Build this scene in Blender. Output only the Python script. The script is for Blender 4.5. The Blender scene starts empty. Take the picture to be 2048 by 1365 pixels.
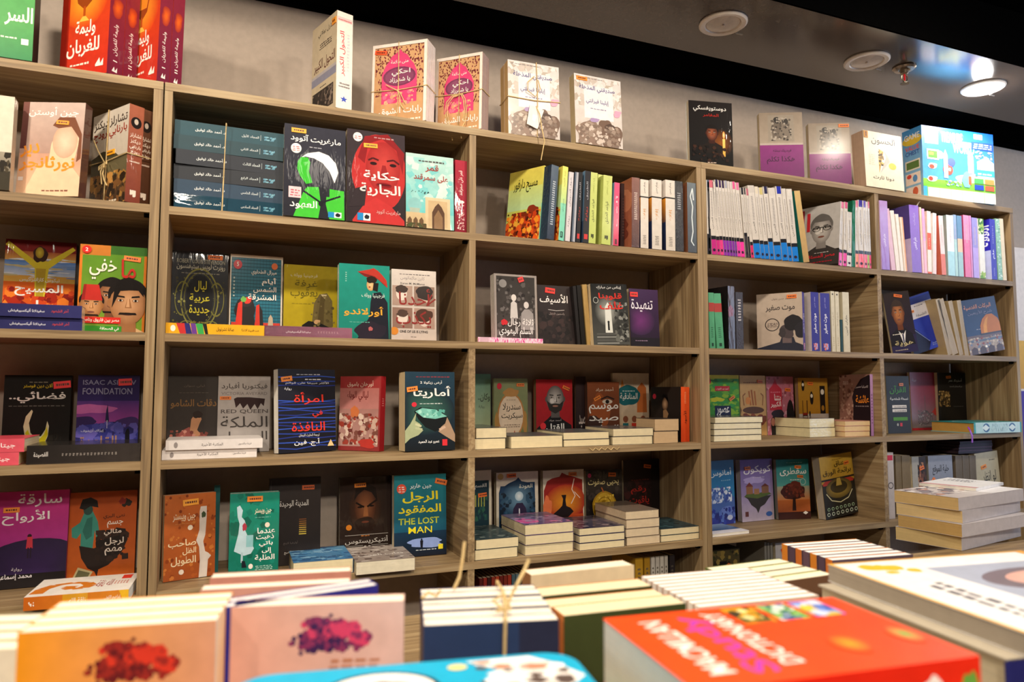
import bpy, math, random
from mathutils import Vector, Matrix
from math import sin, cos, radians as rad, pi

# ------------------------------------------------------------------ camera, world, lights, exposure
SC = bpy.context.scene
COL = SC.collection
FPX = 1433.77
YAW, PIT, ROL = rad(22.648), rad(3.899), rad(0.022)
CAM = Vector((0.1167, -1.7375, 1.4501))
_fw = Vector((sin(YAW), cos(YAW), 0)); _r = Vector((cos(YAW), -sin(YAW), 0))
FWD = _fw * cos(PIT) + Vector((0, 0, sin(PIT))); _u = _r.cross(FWD)
RGT = _r * cos(ROL) + _u * sin(ROL); UPV = -_r * sin(ROL) + _u * cos(ROL)
cd = bpy.data.cameras.new('camera'); cam = bpy.data.objects.new('camera', cd); COL.objects.link(cam)
cam.matrix_world = Matrix((( RGT.x, UPV.x, -FWD.x, CAM.x), (RGT.y, UPV.y, -FWD.y, CAM.y), (RGT.z, UPV.z, -FWD.z, CAM.z), (0, 0, 0, 1)))
cd.sensor_width = 36; cd.lens = FPX / 2048 * 36; cd.clip_start = .02
cd.dof.use_dof = True; cd.dof.focus_distance = 1.95; cd.dof.aperture_fstop = 4.0
SC.camera = cam
SC.view_settings.view_transform = 'Standard'; SC.view_settings.look = 'None'
SC.view_settings.exposure = 0.15; SC.view_settings.gamma = 1.0; SC.view_settings.use_curve_mapping = False
w = bpy.data.worlds.new('world'); SC.world = w; w.use_nodes = True
w.node_tree.nodes['Background'].inputs[0].default_value = (1.0, .86, .72, 1)
w.node_tree.nodes['Background'].inputs[1].default_value = .025

def spot(name, loc, target, energy, col, size=.05, ang=130, blend=.6):
    l = bpy.data.lights.new(name, 'SPOT'); l.energy = energy; l.color = col
    l.shadow_soft_size = size; l.spot_size = rad(ang); l.spot_blend = blend
    o = bpy.data.objects.new(name, l); COL.objects.link(o); o.location = loc
    o.rotation_euler = (Vector(target) - Vector(loc)).to_track_quat('-Z', 'Y').to_euler()
    return o
def area(name, loc, target, energy, col, sx, sy):
    l = bpy.data.lights.new(name, 'AREA'); l.energy = energy; l.color = col; l.shape = 'RECTANGLE'; l.size = sx; l.size_y = sy
    o = bpy.data.objects.new(name, l); COL.objects.link(o); o.location = loc
    o.rotation_euler = (Vector(target) - Vector(loc)).to_track_quat('-Z', 'Y').to_euler()
WARM = (1.0, .88, .72)
# recessed lamps over the aisle and table and further back in the shop (out of frame), the lit downlight in view, daylight from the shop front at right
for lx, en in ((-.75, 46), (.15, 30), (1.05, 26), (1.95, 20)):
    spot('aisle_lamp', (lx, -.86, 2.6), (lx + .1, -.2, 1.2), en, WARM, .045, 150, .7)
for lx, en in ((-1.2, 40), (.1, 36), (1.4, 36), (2.7, 26)):
    spot('shop_lamp', (lx, -2.5, 2.62), (lx + .1, -.6, 1.1), en, WARM, .06, 140, .7)
spot('table_lamp', (.55, -1.5, 2.6), (.6, -1.1, 1.1), 12, (1.0, .88, .74), .08, 120, .8)
spot('lit_downlight_lamp', (2.606, -.1, 2.50), (2.62, -.04, 1.2), 16, (1.0, .95, .9), .05, 160, .5)
spot('table_front_lamp', (.15, -2.75, 2.5), (.35, -1.1, 1.12), 105, (1.0, .9, .76), .06, 46, .6)
l = bpy.data.lights.new('lit_downlight_spill', 'POINT'); l.energy = 1.6; l.shadow_soft_size = .03; l.color = (1, .96, .9)
o = bpy.data.objects.new('lit_downlight_spill', l); COL.objects.link(o); o.location = (2.606, -.1, 2.468)
area('shop_front_daylight', (4.7, -1.5, 2.0), (3.4, .27, 1.95), 32, (.56, .72, 1.0), 1.2, 1.6)

# ------------------------------------------------------------------ pixel <-> place helpers (2048 x 1365 frame)
def ray(x, y): return FWD + RGT * ((x - 1024) / FPX) - UPV * ((y - 682.5) / FPX)
def at_z(x, y, Z):
    d = ray(x, y); return CAM + d * ((Z - CAM.z) / d.z)
def at_y(x, y, Y):
    d = ray(x, y); return CAM + d * ((Y - CAM.y) / d.y)
def x_at(px, Y, Z):
    k = (px - 1024) / FPX; A = Vector((0, Y, Z)) - CAM
    return -(A.dot(RGT) - k * A.dot(FWD)) / (RGT.x - k * FWD.x)
def h_at(P, py, d=Vector((0, 0, 1))):
    k = (682.5 - py) / FPX; A = P - CAM
    return (k * A.dot(FWD) - A.dot(UPV)) / (d.dot(UPV) - k * d.dot(FWD))
def lin(h, a=1.0):
    if not isinstance(h, str): return h
    v = [int(h[i:i + 2], 16) / 255 for i in (0, 2, 4)]
    return tuple([c / 12.92 if c <= .04045 else ((c + .055) / 1.055) ** 2.4 for c in v] + [a])

# ------------------------------------------------------------------ materials
def mat(name, rough=.5, coat=0, coat_rough=.1, bump=None, mottle=.06, stripes=False, spec=.5, base=None, metal=0, emit=None):
    m = bpy.data.materials.new(name); m.use_nodes = True; nt = m.node_tree; N = nt.nodes; L = nt.links
    b = N['Principled BSDF']; b.inputs['Roughness'].default_value = rough; b.inputs['Metallic'].default_value = metal
    b.inputs['Coat Weight'].default_value = coat; b.inputs['Coat Roughness'].default_value = coat_rough
    b.inputs['Specular IOR Level'].default_value = spec
    tc = N.new('ShaderNodeTexCoord')
    if base is None:
        a = N.new('ShaderNodeVertexColor'); a.layer_name = 'Col'; src = a.outputs['Color']
    else:
        a = N.new('ShaderNodeRGB'); a.outputs[0].default_value = lin(base); src = a.outputs[0]
    nz = N.new('ShaderNodeTexNoise'); nz.inputs['Scale'].default_value = 60; nz.inputs['Detail'].default_value = 4
    L.new(tc.outputs['Object'], nz.inputs['Vector'])
    mr = N.new('ShaderNodeMapRange'); mr.inputs['From Min'].default_value = .3; mr.inputs['From Max'].default_value = .7
    mr.inputs['To Min'].default_value = 1 - mottle; mr.inputs['To Max'].default_value = 1 + mottle
    L.new(nz.outputs['Fac'], mr.inputs['Value'])
    hs = N.new('ShaderNodeVectorMath'); hs.operation = 'SCALE'; L.new(src, hs.inputs[0]); L.new(mr.outputs[0], hs.inputs['Scale'])
    out = hs.outputs[0]
    if stripes:   # page edges: fine lines across the thickness of the block
        mp = N.new('ShaderNodeMapping'); mp.inputs['Scale'].default_value = (3, 900, 3); L.new(tc.outputs['Object'], mp.inputs['Vector'])
        n2 = N.new('ShaderNodeTexNoise'); n2.inputs['Scale'].default_value = 1; n2.inputs['Detail'].default_value = 2; L.new(mp.outputs[0], n2.inputs['Vector'])
        m2 = N.new('ShaderNodeMapRange'); m2.inputs['From Min'].default_value = .3; m2.inputs['From Max'].default_value = .7; m2.inputs['To Min'].default_value = .80; m2.inputs['To Max'].default_value = 1.04
        L.new(n2.outputs['Fac'], m2.inputs['Value'])
        h2 = N.new('ShaderNodeVectorMath'); h2.operation = 'SCALE'; L.new(out, h2.inputs[0]); L.new(m2.outputs[0], h2.inputs['Scale']); out = h2.outputs[0]
    L.new(out, b.inputs['Base Color'])
    if bump:
        sc, st, dist = bump
        mp = N.new('ShaderNodeMapping'); mp.inputs['Scale'].default_value = sc; mp.inputs['Rotation'].default_value = (0, .5, 0); L.new(tc.outputs['Object'], mp.inputs['Vector'])
        n3 = N.new('ShaderNodeTexNoise'); n3.inputs['Scale'].default_value = 1; n3.inputs['Detail'].default_value = 3; n3.inputs['Distortion'].default_value = 1.2; L.new(mp.outputs[0], n3.inputs['Vector'])
        bp = N.new('ShaderNodeBump'); bp.inputs['Strength'].default_value = st; bp.inputs['Distance'].default_value = dist
        L.new(n3.outputs['Fac'], bp.inputs['Height']); L.new(bp.outputs[0], b.inputs['Normal' if coat == 0 else 'Coat Normal'])
    if emit:
        b.inputs['Emission Color'].default_value = lin(emit[0]); b.inputs['Emission Strength'].default_value = emit[1]
    return m
def wood(name, axis, c1, c2, c3):
    m = bpy.data.materials.new(name); m.use_nodes = True; nt = m.node_tree; N = nt.nodes; L = nt.links
    b = N['Principled BSDF']; b.inputs['Roughness'].default_value = .5; b.inputs['Specular IOR Level'].default_value = .35
    tc = N.new('ShaderNodeTexCoord'); mp = N.new('ShaderNodeMapping')
    s = [130, 130, 130]; s[axis] = 4; mp.inputs['Scale'].default_value = s; L.new(tc.outputs['Object'], mp.inputs['Vector'])
    n = N.new('ShaderNodeTexNoise'); n.inputs['Scale'].default_value = 1; n.inputs['Detail'].default_value = 5; n.inputs['Distortion'].default_value = .6
    L.new(mp.outputs[0], n.inputs['Vector'])
    s2 = [26, 26, 26]; s2[axis] = 1.6; mp2 = N.new('ShaderNodeMapping'); mp2.inputs['Scale'].default_value = s2; L.new(tc.outputs['Object'], mp2.inputs['Vector'])
    n2 = N.new('ShaderNodeTexNoise'); n2.inputs['Scale'].default_value = 1; n2.inputs['Detail'].default_value = 3; n2.inputs['Distortion'].default_value = 1.5; L.new(mp2.outputs[0], n2.inputs['Vector'])
    ad = N.new('ShaderNodeMath'); ad.operation = 'ADD'; L.new(n.outputs['Fac'], ad.inputs[0]); L.new(n2.outputs['Fac'], ad.inputs[1])
    ml = N.new('ShaderNodeMath'); ml.operation = 'MULTIPLY'; ml.inputs[1].default_value = .5; L.new(ad.outputs[0], ml.inputs[0])
    cr = N.new('ShaderNodeValToRGB'); e = cr.color_ramp.elements; e[0].position = .34; e[0].color = lin(c1); e[1].position = .66; e[1].color = lin(c3)
    k = e.new(.5); k.color = lin(c2); L.new(ml.outputs[0], cr.inputs[0]); L.new(cr.outputs[0], b.inputs['Base Color'])
    bp = N.new('ShaderNodeBump'); bp.inputs['Strength'].default_value = .12; bp.inputs['Distance'].default_value = .001; L.new(n.outputs['Fac'], bp.inputs['Height']); L.new(bp.outputs[0], b.inputs['Normal'])
    return m
WC = ('705B42', '957B58', 'B09974')
M_WX, M_WY, M_WZ = wood('oak_laminate_lengthwise', 0, *WC), wood('oak_laminate_crosswise', 1, *WC), wood('oak_laminate_upright', 2, *WC)
M_PRINT = mat('printed_card', .45, .15, .15, spec=.25)
M_WRAP = mat('printed_card_in_shrink_wrap', .5, .6, .05, ((38, 38, 9), .3, .003), spec=.1)
M_CRACK = mat('printed_card_in_crinkled_wrap', .5, .8, .05, ((220, 220, 160), .6, .003), spec=.12)
M_MATT = mat('printed_matt_card', .6, 0)
M_PAGES = mat('page_edges', .8, 0, stripes=True, mottle=.04, spec=.2)
M_PAGEW = mat('page_edges_in_shrink_wrap', .6, 1.0, .08, ((50, 120, 90), .7, .004), stripes=True)
M_STICK = mat('sticker_paper', .5)
M_TWINE = mat('jute_twine', .9, base='D0B480', mottle=.25, spec=.1, bump=((600, 600, 600), .5, .001))

# ------------------------------------------------------------------ mesh builder with a colour per face
class MB:
    def __init__(s): s.v = []; s.f = []; s.c = []; s.m = []
    def poly(s, pts, col, mi=0):
        n = len(s.v); s.v += [tuple(p) for p in pts]; s.f.append(tuple(range(n, n + len(pts))))
        s.c.append(col if isinstance(col, list) else [col] * len(pts)); s.m.append(mi)
    def box(s, x0, y0, z0, x1, y1, z1, col, mi=0, cols=None):
        c = lambda k: (cols or {}).get(k, col)
        a = (x0, y0, z0); q = lambda *t: [(((x0, x1)[i]), ((y0, y1)[j]), ((z0, z1)[k])) for i, j, k in t]
        s.poly(q((0,0,0),(1,0,0),(1,0,1),(0,0,1)), c('f'), mi); s.poly(q((1,1,0),(0,1,0),(0,1,1),(1,1,1)), c('b'), mi)
        s.poly(q((1,0,0),(1,1,0),(1,1,1),(1,0,1)), c('r'), mi); s.poly(q((0,1,0),(0,0,0),(0,0,1),(0,1,1)), c('l'), mi)
        s.poly(q((0,0,1),(1,0,1),(1,1,1),(0,1,1)), c('t'), mi); s.poly(q((0,1,0),(1,1,0),(1,0,0),(0,0,0)), c('d'), mi)
    def tube(s, pts, r, col, mi=0, n=6, closed=False):
        pts = [Vector(p) for p in pts]; rings = []
        for i, p in enumerate(pts):
            a = pts[i - 1] if (i or closed) else p; b = pts[(i + 1) % len(pts)] if (i < len(pts) - 1 or closed) else p
            t = (b - a).normalized() if (b - a).length > 1e-9 else Vector((0, 0, 1))
            x = t.cross(Vector((.31, .17, .93))).normalized(); y = t.cross(x)
            rings.append([p + (x * cos(2 * pi * k / n) + y * sin(2 * pi * k / n)) * r for k in range(n)])
        m = len(pts) if closed else len(pts) - 1
        for i in range(m):
            A, B = rings[i], rings[(i + 1) % len(pts)]
            for k in range(n): s.poly([A[k], A[(k + 1) % n], B[(k + 1) % n], B[k]], col, mi)
        if not closed: s.poly(rings[0][::-1], col, mi); s.poly(rings[-1], col, mi)
    def lathe(s, prof, cols, n=32, mi=0, c=(0, 0, 0)):
        for i in range(len(prof) - 1):
            (r0, z0), (r1, z1) = prof[i], prof[i + 1]; col = cols if isinstance(cols, (tuple, str)) else cols[i]
            for k in range(n):
                a, b = 2 * pi * k / n, 2 * pi * (k + 1) / n
                P = [(c[0] + r0 * cos(a), c[1] + r0 * sin(a), c[2] + z0), (c[0] + r0 * cos(b), c[1] + r0 * sin(b), c[2] + z0), (c[0] + r1 * cos(b), c[1] + r1 * sin(b), c[2] + z1), (c[0] + r1 * cos(a), c[1] + r1 * sin(a), c[2] + z1)]
                if r1 < 1e-7: P = P[:3]
                elif r0 < 1e-7: P = [P[0], P[2], P[3]]
                s.poly(P, col, mi)
    def build(s, name, mats, parent=None, smooth=False):
        me = bpy.data.meshes.new(name); me.from_pydata(s.v, [], s.f)
        for m in (mats if isinstance(mats, (list, tuple)) else [mats]): me.materials.append(m)
        ca = me.color_attributes.new('Col', 'FLOAT_COLOR', 'CORNER')
        flat = []
        for cs in s.c:
            for c in cs: flat += list(lin(c))[:3] + [1.0]
        ca.data.foreach_set('color', flat); me.polygons.foreach_set('material_index', s.m)
        if smooth: me.polygons.foreach_set('use_smooth', [True] * len(s.f))
        o = bpy.data.objects.new(name, me); COL.objects.link(o)
        if parent: o.parent = parent
        return o
def tag(o, label=None, cat=None, group=None, kind=None):
    if label: o['label'] = label
    if cat: o['category'] = cat
    if group: o['group'] = group
    if kind: o['kind'] = kind
    return o
def empty(name, label=None, cat=None, group=None):
    o = bpy.data.objects.new(name, None); o.empty_display_size = .05; COL.objects.link(o); return tag(o, label, cat, group)
def copy_tree(o, parent=None):
    c = o.copy(); COL.objects.link(c)
    if parent: c.parent = parent
    for ch in list(o.children): copy_tree(ch, c)
    return c

# ------------------------------------------------------------------ lettering: Arabic letters joined by their positional forms
_one = set('آأؤإاةدذرزوىء')
_forms = {}
def _mk():
    cp = 0xFE80
    for ch in 'ءآأؤإئابةتثجحخدذرزسشصضطظعغفقكلمنهوىي':
        n = 1 if ch == 'ء' else 2 if ch in _one else 4
        _forms[ch] = [cp + i for i in range(n)]; cp += n
_mk()
_lam = {'آ': 0xFEF5, 'أ': 0xFEF7, 'إ': 0xFEF9, 'ا': 0xFEFB}
def shape(t):
    if not any(c in _forms for c in t): return t
    out = []; i = 0; prev = False
    while i < len(t):
        c = t[i]
        if c == 'ل' and i + 1 < len(t) and t[i + 1] in _lam:
            out.append(chr(_lam[t[i + 1]] + (1 if prev else 0))); prev = False; i += 2; continue
        if c == 'ـ': out.append(c); prev = True; i += 1; continue
        if c not in _forms: out.append(c); prev = False; i += 1; continue
        f = _forms[c]; nxt = i + 1 < len(t) and (t[i + 1] in _forms and t[i + 1] != 'ء' or t[i + 1] == 'ـ') and len(f) == 4
        k = (3 if prev else 2) if nxt else (1 if prev and len(f) > 1 else 0)
        out.append(chr(f[k])); prev = nxt; i += 1
    return ''.join(reversed(out))
_gl = {}
def glyphs(t, bold):
    k = (t, bold)
    if k not in _gl:
        c = bpy.data.curves.new('lettering', 'FONT'); c.body = shape(t); c.resolution_u = 2; c.offset = bold * .012
        o = bpy.data.objects.new('lettering', c); COL.objects.link(o); bpy.context.view_layer.update()
        me = bpy.data.meshes.new_from_object(o.evaluated_get(bpy.context.evaluated_depsgraph_get()))
        vs = [(v.co.x, v.co.y) for v in me.vertices]; fs = [tuple(p.vertices) for p in me.polygons]
        bpy.data.objects.remove(o); bpy.data.curves.remove(c); bpy.data.meshes.remove(me)
        if vs:
            x0 = min(v[0] for v in vs); x1 = max(v[0] for v in vs); y0 = min(v[1] for v in vs); y1 = max(v[1] for v in vs)
            vs = [((a - x0) / max(x1 - x0, 1e-6), (b - y0) / max(y1 - y0, 1e-6)) for a, b in vs]
        _gl[k] = (vs, fs)
    return _gl[k]

# ------------------------------------------------------------------ printed pictures: shapes in cover fractions (u right, v up)
def R(x0, y0, x1, y1, c, c2=None, side=False): return ('poly', [(x0, y0), (x1, y0), (x1, y1), (x0, y1)], [c, c2 if side and c2 else c, c2 or c, c if side else (c2 or c)])
def P(pts, c): return ('poly', pts, c)
def E(cx, cy, rx, ry, c, rim=None, n=20, rot=0):
    a = [((cos(2 * pi * k / n), sin(2 * pi * k / n))) for k in range(n)]; cr, sr = cos(rad(rot)), sin(rad(rot))
    pts = [(cx + rx * x * cr - ry * y * sr * .66, cy + rx * x * sr * 1.5 * .66 + ry * y * cr) for x, y in a]
    if rim is None: return ('poly', pts, c)
    return ('fan', (cx, cy), pts, c, rim)
def B(cx, cy, rx, ry, c, seed=1, rough=.25, n=40, rim=None):
    rr = random.Random(seed); ph = [(k, rr.random() * 6.3, rr.uniform(.4, 1) / k ** .5) for k in (2, 3, 4, 5, 7, 9)]; pts = []
    for j in range(n):
        a = 2 * pi * j / n; q = 1 + rough * .55 * sum(g * sin(k * a + p) for k, p, g in ph); pts.append((cx + rx * q * cos(a), cy + ry * q * sin(a)))
    return ('poly', pts, c) if rim is None else ('fan', (cx, cy), pts, c, rim)
def K(x0, y0, x1, y1, n, s, cols, seed=1, asp=.66, stretch=1):
    rr = random.Random(seed); out = []; n, s = int(n * 1.7), s * .74
    for i in range(n):
        cx, cy = rr.uniform(x0, x1), rr.uniform(y0, y1); q = s * rr.uniform(.4, 1.2); a0 = rr.random() * 6; m = rr.choice((4, 5, 6)); c = rr.choice(cols)
        out.append([(min(max(cx + q * stretch * cos(a0 + 2 * pi * k / m), x0), x1), min(max(cy + q * asp * sin(a0 + 2 * pi * k / m), y0), y1)) for k in range(m)] + [c])
    return ('many', [(p[:-1], p[-1]) for p in out])
def M(x0, y0, x1, y1, c, rows=2, seed=3):
    rr = random.Random(seed); out = []; dy = (y1 - y0) / rows
    for r in range(rows):
        x = x0 + rr.random() * .1 * (x1 - x0); yb = y0 + r * dy
        while x < x1 - .01:
            l = rr.uniform(.025, .07); e = min(x + l, x1); hh = dy * rr.uniform(.35, .6)
            out.append(([(x, yb), (e, yb), (e, yb + hh), (x, yb + hh)], c)); x = e + rr.uniform(.012, .022)
    return ('many', out)
def T(t, x0, y0, x1, y1, c, bold=1.0, rot=0): return ('text', t, x0, y0, x1, y1, c, bold, rot)
def G(*ops): return ('group', ops)
def ring(cx, cy, rx, ry, wd, c, n=28):
    out = []
    for k in range(n):
        a, b = 2 * pi * k / n, 2 * pi * (k + 1) / n
        out.append(([(cx + rx * cos(a), cy + ry * sin(a)), (cx + rx * cos(b), cy + ry * sin(b)), (cx + rx * (1 - wd) * cos(b), cy + ry * (1 - wd) * sin(b)), (cx + rx * (1 - wd) * cos(a), cy + ry * (1 - wd) * sin(a))], c))
    return ('many', out)
def line(pts, wd, c, asp=.66):
    out = []
    for (x0, y0), (x1, y1) in zip(pts, pts[1:]):
        dx, dy = x1 - x0, (y1 - y0) / asp; l = math.hypot(dx, dy) or 1; nx, ny = -dy / l * wd / 2, dx / l * wd / 2 * asp
        out.append(([(x0 + nx, y0 + ny), (x1 + nx, y1 + ny), (x1 - nx, y1 - ny), (x0 - nx, y0 - ny)], c))
    return ('many', out)
def face(cx, cy, s, skin, dark, hair='1A1412', beard=None, bald=False, body=None, asp=.67, lit=None):
    a = s / asp * .74; o = []
    if body: o += [P([(cx - a * 2.2, cy - s * 2.6), (cx - a * 1.9, cy - s * 1.7), (cx - a * .5, cy - s * 1.15), (cx + a * .5, cy - s * 1.15), (cx + a * 1.9, cy - s * 1.7), (cx + a * 2.2, cy - s * 2.6)], body)]
    o += [P([(cx - a * .5, cy - s * 1.35), (cx + a * .5, cy - s * 1.35), (cx + a * .45, cy - s * .5), (cx - a * .45, cy - s * .5)], dark)]
    if not bald: o += [B(cx, cy + s * .3, a * 1.12, s * .88, hair, 3, .06)]
    o += [E(cx - a, cy, a * .14, s * .2, dark), E(cx + a, cy, a * .14, s * .2, dark)]
    o += [E(cx, cy, a, s, skin, dark, 26)]
    if not bald: o += [P([(cx - a * .95, cy + s * .35), (cx - a * .7, cy + s * .62), (cx, cy + s * .6), (cx + a * .75, cy + s * .6), (cx + a * .97, cy + s * .3), (cx + a * .7, cy + s * .95), (cx, cy + s * 1.12), (cx - a * .7, cy + s * .95)], hair)]
    for q in (-1, 1):
        o += [P([(cx + q * a * .18, cy + s * .24), (cx + q * a * .66, cy + s * .28), (cx + q * a * .62, cy + s * .36), (cx + q * a * .2, cy + s * .32)], hair)]
        o += [E(cx + q * a * .42, cy + s * .12, a * .2, s * .075, dark), E(cx + q * a * .42, cy + s * .12, a * .14, s * .045, 'D8CFC4'), E(cx + q * a * .42, cy + s * .12, a * .07, s * .05, '120C0A')]
    o += [P([(cx - a * .05, cy + s * .2), (cx + a * .1, cy + s * .2), (cx + a * .22, cy - s * .22), (cx - a * .16, cy - s * .22)], dark), P([(cx - a * .03, cy + s * .2), (cx + a * .05, cy + s * .2), (cx + a * .1, cy - s * .18), (cx - a * .1, cy - s * .18)], lit or skin)]
    if beard:
        o += [P([(cx - a * .95, cy - s * .1), (cx - a * .5, cy - s * .35), (cx, cy - s * .3), (cx + a * .5, cy - s * .35), (cx + a * .95, cy - s * .1), (cx + a * .7, cy - s * .8), (cx, cy - s * 1.06), (cx - a * .7, cy - s * .8)], beard)]
    o += [E(cx, cy - s * .5, a * .32, s * .07, '7A4A40' if not beard else 'A07060')]
    if lit: o += [E(cx - a * .35, cy - s * .12, a * .28, s * .2, lit, skin)]
    return G(*o)
def clip(pts):
    for ax, lim, sg in ((0, 0, 1), (0, 1, -1), (1, 0, 1), (1, 1, -1)):
        out = []
        for i, p in enumerate(pts):
            q = pts[i - 1]; a, b = (q[ax] - lim) * sg >= 0, (p[ax] - lim) * sg >= 0
            if a != b:
                t = (lim - q[ax]) / (p[ax] - q[ax]); out.append((q[0] + t * (p[0] - q[0]), q[1] + t * (p[1] - q[1])))
            if b: out.append(p)
        pts = out
        if not pts: return pts
    return pts
def paint(mb, ops, f, mi, layer=1, step=3.2e-5):
    """f(u, v, height) -> point on the cover; every op lies a hair above the one before"""
    for op in ops:
        k = op[0]; e = layer * step
        if k == 'group': layer = paint(mb, op[1], f, mi, layer, step); continue
        layer += 1
        if k == 'poly':
            if isinstance(op[2], list): mb.poly([f(max(0, min(1, u)), max(0, min(1, v)), e) for u, v in op[1]], op[2], mi)
            else:
                q = clip(op[1])
                if len(q) > 2: mb.poly([f(u, v, e) for u, v in q], op[2], mi)
        elif k == 'many':
            for pts, c in op[1]:
                q = clip(pts); e += 2e-6; ar = sum(a[0] * b[1] - b[0] * a[1] for a, b in zip(q, q[1:] + q[:1])) if q else 0
                if len(q) > 2 and abs(ar) > 1e-6: mb.poly([f(u, v, e) for u, v in q], c, mi)
            layer += int(len(op[1]) * 2e-6 / step) + 1
        elif k == 'fan':
            C0, pts, c, rim = op[1:]; cl = lambda p: (max(0, min(1, p[0])), max(0, min(1, p[1])))
            for i in range(len(pts)):
                a, b = cl(pts[i - 1]), cl(pts[i]); mb.poly([f(*cl(C0), e), f(*a, e), f(*b, e)], [c, rim, rim], mi)
        elif k == 'text':
            _, t, x0, y0, x1, y1, c, bold, rot = op; vs, fs = glyphs(t, bold)
            for fc in fs:
                pts = []; e += 1e-7
                for i in fc:
                    a, b = vs[i]
                    if rot == 90: a, b = 1 - b, a
                    elif rot == -90: a, b = b, 1 - a
                    elif rot == 180: a, b = 1 - a, 1 - b
                    pts.append(f(x0 + a * (x1 - x0), y0 + b * (y1 - y0), e))
                mb.poly(pts, c, mi)
            layer += int(len(fs) * 1e-7 / step) + 1
    return layer

# ------------------------------------------------------------------ books
CREAM, WHITE = 'E6D3AE', 'F1EBDF'
def make_book(name, w, h, t, fc, spc=None, bc=None, art=(), sart=(), page=CREAM, wrap=0, hard=False, sp=1, stick=(), label=None, group=None, cat='book', sname='price_sticker', rag=0):
    """front cover faces local -y, spine at local x = sp*w/2, foot at z = 0"""
    root = empty(name, label, cat, group)
    spc = spc or fc; bc = bc or spc
    c = .0022 if hard else .0007; ov = .003 if hard else .0006
    m = MB(); X0, X1 = -w / 2, w / 2; T2 = t / 2
    m.box(X0, -T2, 0, X1, -T2 + c, h, fc); m.box(X0, T2 - c, 0, X1, T2, h, bc)
    xs = (X1 - c, X1) if sp > 0 else (X0, X0 + c)
    m.box(xs[0], -T2 + c * .5, 0, xs[1], T2 - c * .5, h, spc, cols={'f': spc})
    paint(m, art, lambda u, v, e: (X0 + u * w, -T2 - e, v * h), 0)
    if sp > 0: paint(m, sart, lambda u, v, e: (X1 + e, -T2 + u * t, v * h), 0)
    else: paint(m, sart, lambda u, v, e: (X0 - e, T2 - u * t, v * h), 0)
    m.build('cover', (M_PRINT, M_WRAP, M_CRACK, M_MATT)[wrap], root)
    p = MB(); a, b = (X0 + ov, X1 - c) if sp > 0 else (X0 + c, X1 - ov)
    p.box(a, -T2 + c, ov, b, T2 - c, h - ov, page)
    p.build('page_block', M_PAGEW if wrap in (1, 2) else M_PAGES, root)
    for s in stick:
        u, v, ang, col = s[:4]; sw, sh = (s[4:6] if len(s) > 5 else (.034, .011)); k = MB(); ca, sa = cos(rad(ang)), sin(rad(ang))
        cx, cz = X0 + u * w, v * h; f = lambda x, z, e: (cx + x * ca - z * sa, -T2 - .0016 - e, cz + x * sa + z * ca)
        q = [(-sw / 2, -sh / 2), (sw / 2, -sh / 2), (sw / 2, sh / 2), (-sw / 2, sh / 2)]
        k.poly([f(x, z, .0003) for x, z in q], col)
        for i in range(4):
            (x0, z0), (x1, z1) = q[i], q[(i + 1) % 4]; k.poly([f(x0, z0, -.0016 + .0001), f(x1, z1, -.0016 + .0001), f(x1, z1, .0003), f(x0, z0, .0003)], col)
        rr = random.Random(int(u * 999)); x = -sw * .35
        while x < sw * .33:
            l = rr.uniform(.002, .005); k.poly([f(x, -sh * .15, .0004), f(x + l, -sh * .15, .0004), f(x + l, sh * .18, .0004), f(x, sh * .18, .0004)], '5A2410'); x += l + .0012
        k.build(sname, M_STICK, root)
    root['dims'] = (w, h, t)
    return root
def corners(w, h, t): return [Vector((x, y, z)) for x in (-w / 2, w / 2) for y in (-t / 2, t / 2) for z in (0, h)]
def rest(o, A, rot, Z, dims):
    """turn o by rot, put its local anchor on A (x, y) and set its lowest corner on height Z"""
    w, h, t = dims; R3 = rot.to_3x3(); zmin = min((R3 @ c).z for c in corners(w, h, t))
    loc = Vector((A[0], A[1], Z - zmin + .0004)); o.matrix_world = Matrix.Translation(loc) @ rot
    return o
ZS = [2.1362, 1.8569, 1.574, 1.2956, 1.0162, .7362, .4562, .1762]
ORD = ['first', 'second', 'third', 'fourth', 'fifth', 'sixth', 'seventh', 'eighth', 'ninth', 'tenth', 'eleventh', 'twelfth']
def del_dims(o):
    if 'dims' in o: del o['dims']
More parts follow.
